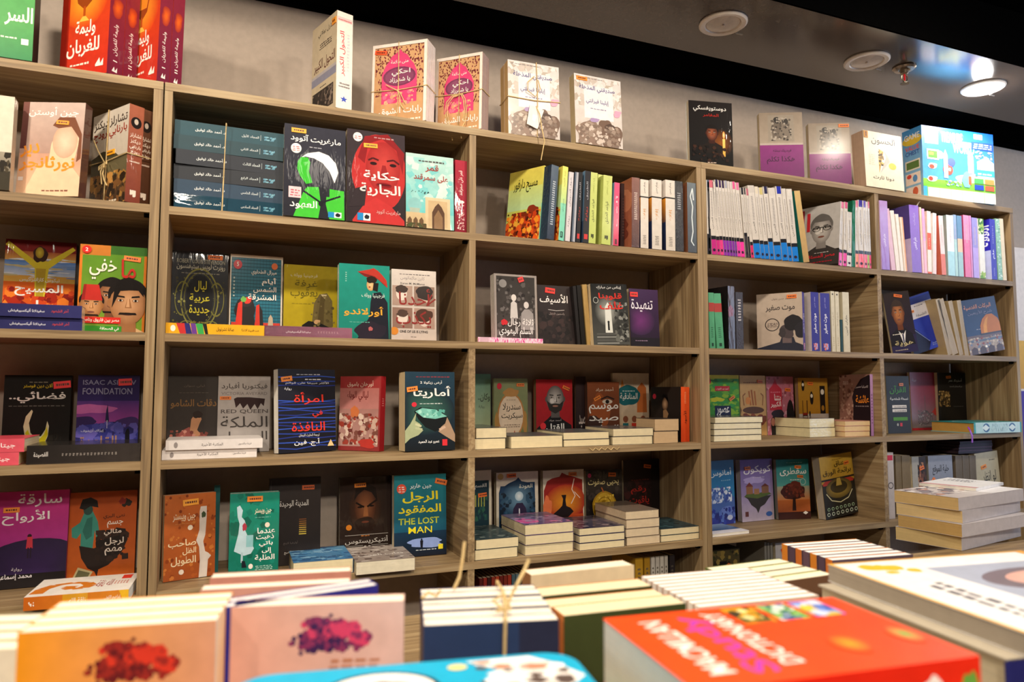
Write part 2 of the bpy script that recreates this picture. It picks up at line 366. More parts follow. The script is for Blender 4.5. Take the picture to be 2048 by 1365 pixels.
def F(label, row, xl, xr, yt, fc, art=(), Y=.05, b=None, t=.02, spc=None, sart=(), lean=5, roll=0, n=1, name='novel', group=None, back='copy behind it', gap=.001, h=None, follow=False, labels=(), **kw):
    """a book showing its front: xl, xr = pixel columns of its lower corners, yt = pixel row of the middle of its top"""
    Z = ZS[row] if isinstance(row, int) else row
    global LAST
    if Y is not None and row in (0, 1) and not b:
        Y = Y if isinstance(Y, tuple) else (Y, Y); q = min(Y) + .003; Y = (Y[0] - q, Y[1] - q)
    if follow: L, Q = LAST
    elif b: L, Q = at_z(xl, b[0], Z), at_z(xr, b[1], Z)
    else:
        yl, yr = Y if isinstance(Y, tuple) else (Y, Y)
        L, Q = Vector((x_at(xl, yl, Z), yl, Z)), Vector((x_at(xr, yr, Z), yr, Z))
    w = (Q - L).length; yaw = math.atan2(Q.y - L.y, Q.x - L.x); mid = (L + Q) / 2
    d = Matrix.Rotation(yaw, 3, 'Z') @ Matrix.Rotation(-rad(lean), 3, 'X') @ Vector((0, 0, 1))
    if h is None: h = h_at(mid, yt, d)
    rot = Matrix.Rotation(yaw, 4, 'Z') @ Matrix.Rotation(rad(roll), 4, 'Y') @ Matrix.Rotation(-rad(lean), 4, 'X')
    nrm = Matrix.Rotation(yaw, 3, 'Z') @ Vector((0, 1, 0)); out = []
    for i in range(n):
        lb = label if i == 0 else f'{label.split(" with ")[0]}, {back}' if n == 2 else f'{label.split(" with ")[0]}, {ORD[i]} back in its bundle'
        if i == 0: o = o0 = make_book(name, w, h, t, fc, spc, art=art, sart=sart, label=lb, group=group, **kw)
        else: o = copy_tree(o0); o['label'] = lb
        A = mid + nrm * (t / 2 / max(.2, cos(rad(lean))) + i * (t + gap)); rest(o, A, rot, Z, (w, h, t)); out.append(o)
    LAST = (L + nrm * n * (t + gap), Q + nrm * n * (t + gap))
    for o, lb in zip(out[1:], labels): o['label'] = lb
    LOG.append((label[:40], round(w, 3), round(h, 3), round(mid.y, 3)))
    return out
LOG = []
def S(label, row, xl, xr, yt, spc, sart=(), Y=.02, w=.135, lean=0, yaw=0, fc=None, art=(), name='novel', group=None, **kw):
    """a book standing spine out: xl, xr = pixel columns of the foot of the spine, yt = row of its top, lean > 0 tips the top to the right"""
    Z = ZS[row]; L = Vector((x_at(xl, Y, Z), Y, Z)); Q = Vector((x_at(xr, Y, Z), Y, Z)); t = max(.003, (Q - L).length - .0006); mid = (L + Q) / 2
    d = Vector((sin(rad(lean)), 0, cos(rad(lean)))); h = h_at(mid, yt, d)
    o = make_book(name, w, h, t, fc or spc, spc, art=art, sart=sart, label=label, group=group, **kw)
    rot = Matrix.Rotation(rad(lean), 4, 'Y') @ Matrix.Rotation(rad(-90 + yaw), 4, 'Z')
    A = mid + Matrix.Rotation(rad(yaw), 3, 'Z') @ Vector((0, w / 2, 0)); rest(o, A, rot, Z, (w, h, t)); del_dims(o)
    return o
LIE = Matrix(((0, 0, 1, 0), (-1, 0, 0, 0), (0, -1, 0, 0), (0, 0, 0, 1)))   # x -> -Y, y -> -Z, z -> X : front up, spine to the aisle
def lie(label, P0, P1, z0, t, deep, fc, side='fore', art=(), sart=(), spc=None, name='novel', group=None, **kw):
    """a book lying front up; P0, P1 = (x, y) ends of the edge towards the aisle; deep = its other dimension; returns the height of its top"""
    P0, P1 = Vector((P0[0], P0[1], 0)), Vector((P1[0], P1[1], 0)); l = (P1 - P0).length; yaw = math.atan2(P1.y - P0.y, P1.x - P0.x)
    psi = {'spine': 0, 'fore': 180, 'foot': 90, 'head': -90}[side]
    w, h = (deep, l) if side in ('spine', 'fore') else (l, deep)
    o = make_book(name, w, h, t, fc, spc, art=art, sart=sart, label=label, group=group, **kw)
    rot = Matrix.Rotation(yaw + rad(psi), 4, 'Z') @ LIE
    ctr = (P0 + P1) / 2 + Matrix.Rotation(yaw, 3, 'Z') @ Vector((0, deep / 2, 0))
    R3 = rot.to_3x3(); cc = R3 @ Vector((0, 0, h / 2))
    o.matrix_world = Matrix.Translation(Vector((ctr.x - cc.x, ctr.y - cc.y, z0 + t / 2 + .0004))) @ rot; del_dims(o)
    return z0 + t + .0006
def L(label, row, xl, xr, Y, z, t, fc, deep=.14, Yr=None, **kw):
    Z = ZS[row] + z; yr = Y if Yr is None else Yr
    a = (x_at(xl, Y, Z), Y); b = (x_at(xr, yr, Z), yr)
    return lie(label, a, b, Z, t, deep, fc, **kw) - ZS[row]
OR, RD, YL = 'EE7A28', 'E8352E', 'F2A81E'
def twine_on(label, o, n, gap, us=(.5,), vs=(.5,), bow=None, tail=(), group='twine around the bundles'):
    """jute twine round a bundle of n books like o, and its bow or loose ends; all in the bundle's own frame"""
    w, h, t = o['dims']; y0, y1 = -t / 2 - .0022, t / 2 + (n - 1) * (t + gap) + .0022; m = MB(); r = .0013; c = 'B8975C'
    for u in us:
        x = -w / 2 + u * w; m.tube([(x, y0, -.0002), (x + .002, y0 - .0005, h * .5), (x, y0, h + .002), (x, y1, h + .002), (x, y1, h * .4), (x, y1, -.0002), (x, (y0 + y1) / 2, -.0002)], r, c, closed=False)
    for v in vs:
        z = v * h; m.tube([(-w / 2 - .002, y0, z), (0, y0 - .0008, z - .003), (w / 2 + .002, y0, z + .002), (w / 2 + .002, y1, z + .004), (-w / 2 - .002, y1, z), ], r, c, closed=True)
    for pts in tail: m.tube([(x, y0 - dy, z) for x, dy, z in pts], r * 1.1, c)
    tw = m.build('twine', M_TWINE); tag(tw, label, 'twine', group); tw.matrix_world = o.matrix_world
    return tw

# ------------------------------------------------------------------ the room
def plain(name, x0, y0, z0, x1, y1, z1, m, parent=None, kind='structure', col='FFFFFF'):
    b = MB(); b.box(x0, y0, z0, x1, y1, z1, col); o = b.build(name, m, parent)
    if kind and not parent: o['kind'] = kind
    return o
M_WALL = mat('painted_plaster', .85, base='B8A89A', mottle=.05, bump=((90, 90, 90), .08, .001), spec=.2)
M_DARK = mat('dark_lacquer_panel', .17, base='463A33', mottle=.22, bump=((1, 2, 1), .02, .01), spec=.75)
M_BLACK = mat('black_paint', .9, base='060606', mottle=.1, spec=.0)
M_FLOOR = mat('floor_tile', .3, base='8A8078', mottle=.1)
plain('wall_back', -2.6, .27, 0, 5.6, .37, 2.72, M_WALL)
plain('wall_left', -2.7, -4.6, 0, -2.6, .37, 2.72, M_WALL)
plain('wall_right', 5.6, -4.6, 0, 5.7, .37, 2.72, M_WALL)
plain('wall_front', -2.7, -4.7, 0, 5.7, -4.6, 2.72, M_WALL)
plain('floor', -2.7, -4.7, -.1, 5.7, .37, 0, M_FLOOR)
plain('ceiling', -2.7, -4.7, 2.70, 5.7, .37, 2.8, M_BLACK)
plain('trim_1', -2.6, .082, 2.522, 5.6, .27, 2.70, M_BLACK)                # black strip between panel and wall
plain('trim_2', -2.6, -.255, 2.52, 5.6, .0815, 2.70, M_DARK)               # lowered glossy panel with the downlights
plain('trim_3', -2.6, -.262, 2.5205, 5.6, -.2555, 2.70, M_BLACK)           # its black fascia
plain('trim_4', -2.6, .255, 2.508, 5.6, .2695, 2.5215, M_BLACK)

# ------------------------------------------------------------------ bookcases
def bookcase(label, x0, x1, mids, tp, cross=()):
    r = empty('bookcase', label, 'bookcase', None); r.location = (x0, 0, 0); W = x1 - x0; D = .262
    plain('side_panel', 0, 0, 0, tp, D, ZS[0] - .018, M_WZ, r); plain('side_panel', W - tp, 0, 0, W, D, ZS[0] - .018, M_WZ, r)
    plain('top_board', 0, -.001, ZS[0] - .018, W, D, ZS[0], M_WX, r)
    for z in ZS[1:]: plain('shelf', tp, .0005, z - .018, W - tp, D, z, M_WX, r)
    for mx in mids:
        for i in range(len(ZS) - 1): plain('divider', mx - x0 - .009, .001, ZS[i + 1], mx - x0 + .009, D, ZS[i] - .018, M_WY if i in cross else M_WZ, r)
    for z in ZS[1:6]:
        for ex in [W - tp] + [q - x0 - .009 for q in mids]:
            plain('shelf_pin', ex - .012, .012, z - .026, ex, .022, z - .018, M_BLACK, r)
    plain('plinth', tp, .02, 0, W - tp, .036, .158, M_WX, r)
bookcase('leftmost oak bookcase, cut off by the left edge of the picture', -.732, -.0015, (), .019)
bookcase('wide middle oak bookcase holding two columns of novels', .0015, 1.458, (.7306,), .0165, (2, 3, 4))
bookcase('oak bookcase at the far end under the lit ceiling lamp', 1.4592, 2.8937, (2.1851,), .0165, (1, 2, 3, 4))

# ------------------------------------------------------------------ ceiling fittings
def downlight(label, x, y, lit=False):
    r = empty('downlight', label, 'ceiling light', 'round lamps in the lowered ceiling'); r.location = (x, y, 2.5195)
    m = MB(); m.lathe([(.069, 0), (.069, -.004), (.064, -.0075), (.052, -.006), (.049, -.001)], 'E6DDD2', 40); m.build('trim_ring', mat('white_lamp_ring', .4, base='EDE4DA'), r, True)
    m = MB(); m.lathe([(.049, -.001), (.047, -.0035), (.03, -.0045), (.006, -.005), (0, -.0052)], 'D8CFC6', 40)
    m.build('lens', M_LIT if lit else M_LENS, r, True)
    m = MB(); m.lathe([(.0035, -.005), (.005, -.010), (0, -.011)], 'B8A898', 12); m.build('lamp_tip', M_LIT if lit else M_LENS, r)
    m = MB(); m.box(.06, .016, -.012, .085, .019, -.009, 'D0C6BC'); m.box(.062, .01, -.009, .066, .02, .0, 'D0C6BC'); m.build('spring_clip', mat('clip_metal', .35, base='A8A098', metal=.8), r)
M_LIT = mat('glowing_lamp_glass', .3, base='FFFFFF', emit=('FFF6E8', 60))
M_LENS = mat('frosted_lamp_glass', .2, base='C9BDB2', coat=.6, mottle=.12)
downlight('unlit white round ceiling lamp, the left one in view', 1.465, -.106)
downlight('unlit white round ceiling lamp beside the sprinkler', 2.053, -.092)
downlight('brightly glowing round ceiling lamp above the far bookcase', 2.606, -.1, True)
sp = empty('sprinkler', 'metal fire sprinkler with red bulb under the dark ceiling panel', 'sprinkler'); sp.location = (2.21, -.103, 2.5195)
M_CHROME = mat('chromed_brass', .25, base='9A8A78', metal=.9)
m = MB(); m.lathe([(.036, 0), (.036, -.003), (.03, -.008), (.018, -.009), (.012, -.004)], '9A8A78', 28); m.build('escutcheon', M_CHROME, sp, True)
m = MB(); m.lathe([(.012, 0), (.012, -.02), (.008, -.024), (0, -.024)], '9A8A78', 16)
for q in (-1, 1): m.tube([(q * .006, 0, -.02), (q * .013, 0, -.03), (q * .011, 0, -.042), (q * .002, 0, -.05)], .0024, '9A8A78')
m.lathe([(.004, -.046), (.004, -.052), (.014, -.054), (.014, -.0555), (0, -.0555)], '9A8A78', 16); m.build('frame', M_CHROME, sp)
m = MB(); m.tube([(0, 0, -.023), (0, 0, -.047)], .003, 'D01818'); m.build('bulb', mat('red_glass_bulb', .1, base='D01818'), sp)

# colourful board on the wall beyond the bookcase
m = MB(); X = 3.18; m.box(X, .2, .3, X + .9, .262, 2.05, 'EFE3D6', cols={'f': 'F2E4D8'})
paint(m, [R(0, .66, 1, .775, 'E0A028', 'F0B840'), R(0, .2, 1, .655, '3A1C86', '4A2CA0'), R(0, 0, 1, .2, '6A3020')], lambda u, v, e: (X + u * .9, .2 - e, .3 + v * 1.75), 0)
tag(m.build('display_board', M_PRINT), 'tall board with yellow and purple bands beyond the far bookcase', 'display board')

# ================================================================== on top of the bookcases
F('light green hardback cut off by the top left corner of the picture', 0, -70, 64, -60, '4F9A52', [R(0, .55, 1, 1, '9CC04A', '3A2A20'), R(0, 0, 1, .3, '2E7E48', '4F9A52'), B(.6, .8, .4, .2, '4A3424', 4, .3), T('علـى', .5, .52, .99, .66, 'F2EFE4', 1.4), T('السر', .55, .28, .98, .46, 'F2EFE4', 1.6), M(.5, .17, .75, .2, 'D8E8D0', 1), R(.82, .13, .93, .18, 'F2EFE4')], Y=(.05, .05), t=.05, spc='1E1A16', page='2A2420', lean=1, h=.25)
fe = [R(0, 0, 1, 1, 'C83020', 'D8481C'), E(.45, .78, .5, .3, 'FFB030', 'D8461C'), R(0, 0, .16, 1, 'A81E16', 'B83018'), P([(.22, .98), (.72, .98), (.62, .74), (.5, .68), (.44, .68), (.32, .74)], '9A4416'), P([(.26, .95), (.68, .95), (.6, .78), (.36, .78)], 'F89028'), E(.47, .93, .2, .03, 'FFE8A0'), R(.445, .58, .495, .7, 'B85018'), P([(.36, .55), (.58, .55), (.5, .6), (.44, .6)], 'FFC050'),
      T('وليمة', .3, .39, .72, .56, 'F6F0E4', 1.8), T('للغربان', .14, .2, .82, .38, 'F6F0E4', 1.8), M(.22, .12, .62, .16, 'F0E0D0', 1), P([(.76, .1), (.84, .16), (.86, .1), (.92, .15), (.92, .08), (.76, .08)], 'F6F0E4')]
def fsp(k): return [R(0, 0, 1, 1, '6E2038', '8E2A3C'), B(.5, .66, .34, .1, 'F06820', 2, .2, rim='A03028'), T('وليمة للغربان', .3, .2, .62, .5, 'F2E8E0', .6, 90), R(.36, .14, .62, .15, 'F2E8E0')] + ([R(.36, .165, .62, .175, 'F2E8E0')] if k else []) + [P([(.32, .05), (.44, .09), (.5, .05), (.64, .09), (.64, .04), (.32, .04)], 'F2E8E0')]
F('thick red orange novel with a goblet on its cover, front volume', 0, 117, 213, -40, 'C83020', fe, Y=(.14, .045), t=.040, spc='7E2438', sart=fsp(0), lean=1, wrap=1, h=.235)
F('second purple-spined volume tucked behind the goblet novel', 0, 141, 236, -40, 'A02020', fe, follow=True, t=.036, spc='7E2438', sart=fsp(1), lean=1, wrap=1, h=.233)
F('darker red goblet novel at the right end of the top left shelf', 0, 245, 313, -40, '8E1A18', fe, Y=(.15, .04), t=.030, spc='8E2A3C', sart=fsp(0), lean=1, wrap=1, h=.235)
F('last red spine beside the bookcase joint on the top left shelf', 0, 264, 332, -40, '8E1A18', fe, follow=True, t=.028, spc='8E2A3C', sart=fsp(1), lean=1, wrap=1, h=.232)
F('thick white volume standing cornerwise alone on the top shelf', 0, 622, 671, 42, 'CDBB9C', [R(0, .36, 1, .44, '8C8CA0'), R(0, .44, 1, .47, 'B8B0B0'), T('كارل بولاني', .25, .85, .85, .92, '2A2420', .6), M(.3, .72, .8, .79, '4A4038', 3), T('التحول الكبير', .1, .49, .95, .62, '5A2018', 1), M(.35, .31, .6, .33, '4A4038', 1), R(.05, .06, .9, .28, '241C18'), K(.06, .07, .89, .27, 40, .07, ['6A5A50', '3A302A', '8A7A6C', '15100E'], 2), R(.4, .01, .5, .03, '3A2A20')], Y=(.135, .004), t=.043, spc='F0E2D6', sart=[R(.05, .9, .95, .945, 'E8C0BC'), M(.08, .91, .92, .935, 'C06060', 1), T('التحول الكبير', .2, .34, .55, .8, 'D83848', 1, 90), M(.66, .4, .8, .8, 'C8C0C8', 12), M(.15, .22, .85, .28, '6A6468', 2), P([(.3 + .24 * cos(rad(90 + k * 36)) * (1 if k % 2 == 0 else .42) + .2, .1 + .035 * sin(rad(90 + k * 36)) * (1 if k % 2 == 0 else .42)) for k in range(10)], '2848B8')], stick=[(.9, .91, 0, 'F09A30', .02, .016)], lean=0, wrap=0)
bz = [R(0, 0, 1, 1, 'D2A070', 'D8A878'), K(.06, .35, .94, .96, 260, .02, ['7A3038', '8A3A40', '6A2A34'], 5, 1.0), P([(.18, .2), (.18, .62), (.24, .72), (.3, .77), (.36, .84), (.44, .87), (.5, .92), (.56, .87), (.64, .84), (.7, .77), (.76, .72), (.82, .62), (.82, .2)], 'E0487A'), E(.5, .58, .3, .12, '7A3A5A'), E(.5, .58, .26, .1, '8A4868'), R(.06, .0, .94, .25, 'C89A6C', 'D2A070'), K(.2, .22, .8, .4, 26, .05, ['F07090', 'E8B088', 'E89878'], 8), T('منى سلامة', .34, .73, .66, .79, 'F6E8E0', .8), T('احكي', .36, .58, .7, .67, 'FBF4EC', 1), T('يا شهرزاد', .32, .5, .7, .57, 'FBF4EC', 1), T('رايات الشوق', .14, .1, .92, .2, 'FBF4EC', 1), M(.5, .03, .9, .07, 'F2E2D0', 1),
      R(0, 0, .045, 1, 'F6E8DC'), R(.945, 0, 1, 1, 'F6E8DC'), R(0, .96, 1, 1, 'F6E8DC')]
a = F('pink arch patterned booklet tied with twine, front of its bundle', 0, 742, 852, 86, 'F2E4D8', bz, Y=(.115, .02), t=.008, spc='F2E8E4', n=6, wrap=1, lean=2, stick=[(.15, .9, -8, 'F05A28')], group='booklets in the two twine bundles')
b = F('pink arch patterned booklet with looped twine, front of its bundle', 0, 871, 963, 112, 'F2E4D8', bz, Y=(.125, .035), t=.007, spc='A89090', n=6, wrap=1, lean=2, group='booklets in the two twine bundles')
for x, ls in ((a, 'left'), (b, 'right')):
    for i, o in enumerate(x[1:]): o['label'] = f'arch patterned booklet, {ORD[i + 1]} back in the {ls} twine bundle on top shelf'
twine_on('twine crossed round the left bundle of pink arch booklets', a[0], 6, .001, (.48,), (.42,), tail=[[(.0, .001, .085), (.008, .006, .075), (.016, .008, .06), (.02, .005, .05)], [(-.002, .002, .085), (.006, .008, .07), (.01, .008, .045), (.016, .004, .035)], [(0, .002, .085), (-.02, .007, .095), (-.035, .004, .105)]])
twine_on('twine with a hanging loop round the right bundle of pink booklets', b[0], 6, .001, (.5,), (.5,), tail=[[(.0, .001, .1), (-.016, .008, .097), (-.03, .011, .08), (-.034, .011, .055), (-.026, .012, .02), (-.014, .013, -.004), (-.008, .016, -.03)], [(0, .001, .1), (.014, .008, .099), (.024, .011, .082), (.028, .011, .05), (.026, .012, .02), (.014, .014, -.004), (.018, .017, -.028)], [(-.002, .001, .099), (-.012, .009, .093), (-.025, .012, .075), (-.028, .012, .05), (-.018, .012, .015)], [(.002, .001, .099), (.012, .01, .096), (.02, .012, .078), (.023, .012, .05), (.02, .012, .02)]])
ff = [R(0, 0, 1, 1, 'C8BCB4', 'DCD4D0'), K(0, .55, 1, .98, 60, .12, ['B8AA9C', 'D8D0CC', 'C8BAB0', 'E4DCD8'], 4, .8), R(.2, .38, .82, .86, 'E6DFE2'), T('صديقتي المذهلة', .1, .76, .86, .86, '3A3478', 1), T('إيلينا فيرانتي', .24, .58, .72, .67, '4A4480', .8), M(.32, .52, .66, .545, '8A80A0', 1), M(.05, .955, .6, .97, '7A7074', 1), B(.3, .16, .26, .19, '8A7264', 7, .3), B(.72, .18, .26, .2, '6E5648', 9, .3), B(.74, .27, .12, .07, '4E3A30', 3, .2), B(.3, .25, .13, .07, 'A08C7E', 6, .2), K(.05, .0, .95, .3, 70, .07, ['7A665A', '9A8678', 'C8B8AC', '8A7466'], 6), B(.9, .5, .08, .05, 'E8A0B8', 2, .4), B(.4, .36, .1, .03, 'A890B8', 2, .3)]
c = F('pale novel tied with twine and wearing a white paper tag', 0, 1017, 1120, 128, 'D4CAC4', ff, Y=(.035, .028), t=.03, spc='C0A080', n=2, lean=2, page='D8B078', back='partly showing at left behind the tagged one')
twine_on('twine with a long hanging end round the pale tagged novel', c[0], 2, .001, (.55,), (.5,), tail=[[(.004, .002, .085), (.01, .012, .06), (.012, .02, .02), (.018, .024, -.02), (.012, .026, -.045), (.006, .026, -.075)], [(.0, .001, .17), (-.02, .005, .15), (-.022, .006, .125), (.002, .003, .112), (.016, .005, .135), (.01, .004, .16)]])
m = MB(); m.poly([(-.026, -.024, .030), (.004, -.026, .018), (.026, -.022, .075), (-.014, -.018, .088)][::1], 'F4F0EA'); m.poly([(-.026, -.0245, .030), (.004, -.0265, .018), (.026, -.0225, .075), (-.014, -.0185, .088)][::-1], 'E8E2D8')
q = m.build('paper_tag', M_MATT); tag(q, 'blank white paper tag hanging on the pale novel bundle', 'tag'); q.matrix_world = c[0].matrix_world
F('pale novel with sepia girls and an orange sticker, untied', 0, 1152, 1246, 156, 'D0C6BE', ff, Y=(.03, .03), t=.03, spc='C8BCB0', lean=3, stick=[(.16, .94, 0, 'F08A28')], page='D8C49A')
F('black novel with a face lit by a candle, on top shelf', 0, 1380, 1467, 204, '120E0E', [R(0, 0, 1, 1, '0A0808', '1A1414'), E(.72, .36, .3, .22, '8A4A18', '140E0C'), face(.52, .5, .12, 'A85A38', '3A1810', '120A08', body='1A100C'), R(.76, .14, .82, .42, 'E0A848', 'F8D070'), E(.79, .48, .03, .06, 'FFF0B0', 'F08828'), T('دوستويفسكي', .1, .83, .86, .93, 'E8E4E0', 1.2), T('المقامر', .32, .75, .68, .81, 'B02820', .8), M(.4, .03, .62, .06, 'C8B0A0', 1), K(.05, .05, .95, .3, 25, .06, ['241410', '3A2014', '0A0606'], 4)], Y=(.06, .03), t=.02, spc='C8D8E0', wrap=1, lean=1)
gp = [R(0, .52, 1, 1, 'A89888', '948474'), R(0, 0, 1, .5, '6A1A60', '8A2A7A'), R(0, .495, 1, .525, 'B8A8A0'), R(.2, .55, .8, .96, '9A8E80'), B(.4, .74, .12, .16, '6E6258', 4, .3), B(.6, .72, .13, .15, '7E7266', 6, .3), B(.4, .88, .07, .05, '2A2422', 5, .2), B(.6, .86, .07, .05, '352E2A', 7, .2), K(.26, .56, .74, .92, 40, .04, ['3A322E', '5A5048', 'B0A498'], 3), T('فريدريك نيتشه', .3, .38, .72, .43, '2A0A2A', .5), T('هكذا تكلم', .15, .2, .8, .32, '3A0E38', .8)]
F('left of two grey and purple novels with sketched women, top shelf', 0, 1522, 1609, 226, '8A2A7A', gp, Y=(.10, .04), t=.024, spc='8A8A90', wrap=0, lean=2, group=None)
F('right of two grey and purple novels with sketched women, stickered', 0, 1621, 1704, 247, '8A2A7A', gp, Y=(.09, .03), t=.026, spc='D0D8E0', wrap=0, lean=2, stick=[(.86, .95, 0, 'F07A20')])
F('cream novel with a folded paper cone, beside the blue game box', 0, 1733, 1809, 268, 'EFE3C8', [R(0, 0, 1, 1, 'EADCC0', 'F2E8D0'), T('الحسون', .2, .77, .82, .92, '3A3430', .6), P([(.36, .26), (.38, .7), (.5, .66)], 'C89838'), P([(.38, .26), (.52, .68), (.6, .6), (.66, .5)], 'C8BEB0'), P([(.38, .26), (.52, .66), (.56, .56)], 'F6F0E4'), K(.36, .4, .5, .68, 14, .05, ['8A6A28', '5A4420', 'E8C060'], 3), E(.72, .42, .1, .06, 'F0C858'), T('دونا تارت', .2, .14, .74, .22, '3A3430', .6), M(.1, .4, .26, .6, 'D8CCB4', 6)], Y=(.05, .05), t=.05, spc='D8C8B0', lean=2, page='C8A488', stick=[(.06, .93, 90, 'C88820', .024, .018)])
# children's game box
r = empty('game_box', 'blue cardboard game box with a cartoon town, at the end of the top shelf', 'box', None)
bl, br = Vector((x_at(1848, .02, ZS[0]), .02, 0)), Vector((x_at(1992, -.012, ZS[0]), -.012, 0)); bw = (br - bl).length; bh = h_at(Vector((bl.x, bl.y, ZS[0])), 250); bd = .085
m = MB(); m.box(-bw / 2, 0, 0, bw / 2, bd, bh, '3E9AD8', cols={'f': '48A8E8', 'l': '58A8E0', 't': '4AA0E0'})
hills = [R(0, .2, 1, 1, '5AA8DC', '0E4CA4'), B(.75, .3, .3, .1, 'E8E0D0', 3, .2), B(.2, .62, .1, .05, 'F4F8FC', 5, .3), B(.6, .8, .12, .04, 'E0F0FC', 2, .3), R(0, .16, 1, .27, '6CC03A', '8AD048'), R(.05, .0, 1, .17, '88C840'), R(.06, .0, 1, .15, 'E4DED2'), G(*[R(.06 + k * .155, 0, .064 + k * .155, .15, '78B850') for k in range(1, 6)]),
         R(.04, .76, .22, .97, 'F4F4FA'), T('LEARN', .06, .88, .2, .94, '3A4AA0', 1), T('ARABIC', .06, .8, .2, .86, '3A4AA0', 1), G(P([(.26, .82), (.55, .84), (.58, .93), (.26, .94)], '3A9AD0')), T('TREASURE', .26, .8, .56, .95, 'F0E078', 1.6), T('WORLD', .42, .67, .72, .81, 'F4F0D0', 1.6), R(.72, .9, .84, .97, 'F0B8A8'), R(.68, .75, .99, .86, '2848B0'), M(.7, .77, .97, .85, 'C8D8F4', 3),
         R(.06, .54, .22, .68, 'F6FAFA'), R(.075, .56, .2, .66, '5AA040'), R(.09, .6, .15, .64, 'C8D850'), B(.13, .45, .06, .04, 'FBF0E4', 2, .2), E(.12, .44, .035, .03, 'D85040'), B(.12, .27, .07, .04, 'F6E8D8', 2, .2), E(.1, .27, .03, .03, 'C84838'), E(.34, .42, .07, .075, 'E05848'), T('100', .3, .4, .38, .45, 'FBF4EC', 1), E(.39, .53, .055, .06, '5060B8'),
         P([(.28, .3), (.28, .62), (.31, .7), (.34, .62), (.34, .3)], 'A8DCF4'), P([(.62, .4), (.62, .64), (.66, .74), (.7, .64), (.7, .4)], 'D0ECF8'), P([(.75, .28), (.75, .58), (.88, .66), (.99, .58), (.99, .28)], 'F0D8B0'), P([(.56, .2), (.52, .3), (.56, .4), (.6, .43), (.64, .4), (.66, .3), (.63, .2)], '78B4E0'), P([(.62, .24), (.66, .24), (.66, .36), (.62, .36)], 'D86840'), K(.3, .2, .52, .28, 16, .03, ['A8D8F0', '6080C0', '90C060', 'F0D890'], 5), K(.72, .62, .98, .74, 12, .03, ['F0B0B8', 'F8D0D0', 'E8C0E0'], 8),
         R(.72, .38, .99, .47, '48B8E0'), M(.75, .4, .97, .45, 'F4FAFC', 1), R(.7, .27, .83, .34, '50B060'), R(.85, .27, .98, .34, 'E89850'), R(.7, .18, .83, .25, '2848B0'), R(.85, .18, .98, .25, 'E06040')]
paint(m, hills, lambda u, v, e: (-bw / 2 + u * bw, -e, v * bh), 0)
paint(m, [R(0, 0, 1, 1, '9AC4E0', '3E90D4'), E(.5, .84, .5, .07, 'E8C83A'), T('GAME', .1, .85, .9, .93, 'F4F8FC', 1.2), T('VALUE', .14, .7, .86, .76, 'E85028', 1.4), T('CHEST', .14, .63, .86, .69, '2848A0', 1.4), R(.12, .42, .88, .56, 'E8E0D0'), R(.18, .44, .82, .54, '587838'), R(.12, .22, .88, .38, 'F2E0D4'), E(.3, .34, .12, .03, 'D84838'), E(.6, .3, .12, .05, '5A90C8'), R(.12, .03, .88, .19, 'F2E0D4'), E(.6, .12, .14, .06, 'D86848'), R(.2, .04, .8, .06, 'C89060')], lambda u, v, e: (-bw / 2 - e, bd - u * bd, v * bh), 0)
m.build('carton', M_PRINT, r); bm_ = (bl + br) / 2
m = MB(); m.box(-bw / 2 + .004, .002, bh, bw / 2 - .004, bd - .004, bh + .0008, '5AAAE4'); m.build('lid_flap', M_PRINT, r)
r.matrix_world = Matrix.Translation(Vector((bm_.x, bm_.y, ZS[0] + .0004))) @ Matrix.Rotation(math.atan2(br.y - bl.y, br.x - bl.x), 4, 'Z')

# ================================================================== first shelf down
F('pale glossy novel cut off at the left edge, first shelf', 1, -80, 18, 190, 'B8A890', [R(0, 0, 1, 1, '5A5040', 'D8CCB8'), R(.3, .4, 1, 1, 'D8CCB8'), R(0, 0, 1, .2, '3A3428'), K(.5, .15, 1, .4, 10, .1, ['4A4030', '2A241C'], 2)], Y=.05, t=.03, wrap=1, lean=3)
F('shrink-wrapped novel with a pale woman and orange lettering, glaring', 1, 30, 156, 207, 'C8A898', [R(0, 0, 1, 1, '9A6A58', 'C8B0A4'), R(0, 0, 1, .45, 'E8BC98', 'C89880'), P([(.1, 0), (.3, .3), (.48, .36), (.5, .55), (.6, .72), (.8, .76), (.95, .6), (.9, .42), (.85, .32), (1, .2), (1, 0)], 'F0C8A4'), E(.72, .58, .2, .18, 'F4D0B4', 'D8A88C'), P([(.5, .75), (.6, .84), (.85, .84), (.98, .66), (.99, .4), (.92, .36), (.94, .62), (.8, .74), (.6, .72)], '7A4A34'), R(0, .5, .1, 1, '5A3434', '7A5048'), T('جين أوستن', .1, .84, .9, .95, 'F6EEE8', 1), T('دير', .02, .4, .32, .56, 'F0922C', 2), T('نورثانجر', .02, .26, .9, .42, 'F0922C', 2), M(.4, .05, .85, .08, '8A5A48', 1), R(.02, .16, .1, .2, 'E8D8D0')], Y=(.075, .03), t=.028, spc='5A3A30', wrap=1, lean=4, stick=[(.66, .78, -4, 'F49A20', .026, .009)])
dk = [R(0, 0, 1, 1, '4A3826', 'C8BAA4'), R(0, .5, 1, 1, 'CDBFAC', 'D8CCBC'), B(.35, .42, .5, .16, '4A4430', 3, .25), B(.8, .36, .4, .14, '6A6044', 5, .25), R(0, 0, 1, .3, '3A2818', '5A4028'), K(0, .0, 1, .35, 60, .1, ['7A5028', '2A1C10', 'A87838', 'C89048', '4A341C'], 4), T('تشارلز ديكنز', .04, .82, .96, .93, '3A2A22', 1), T('بارنابي رودج', .04, .7, .96, .82, 'A0301C', 1.2), M(.2, .03, .8, .07, 'E8D8C0', 1)]
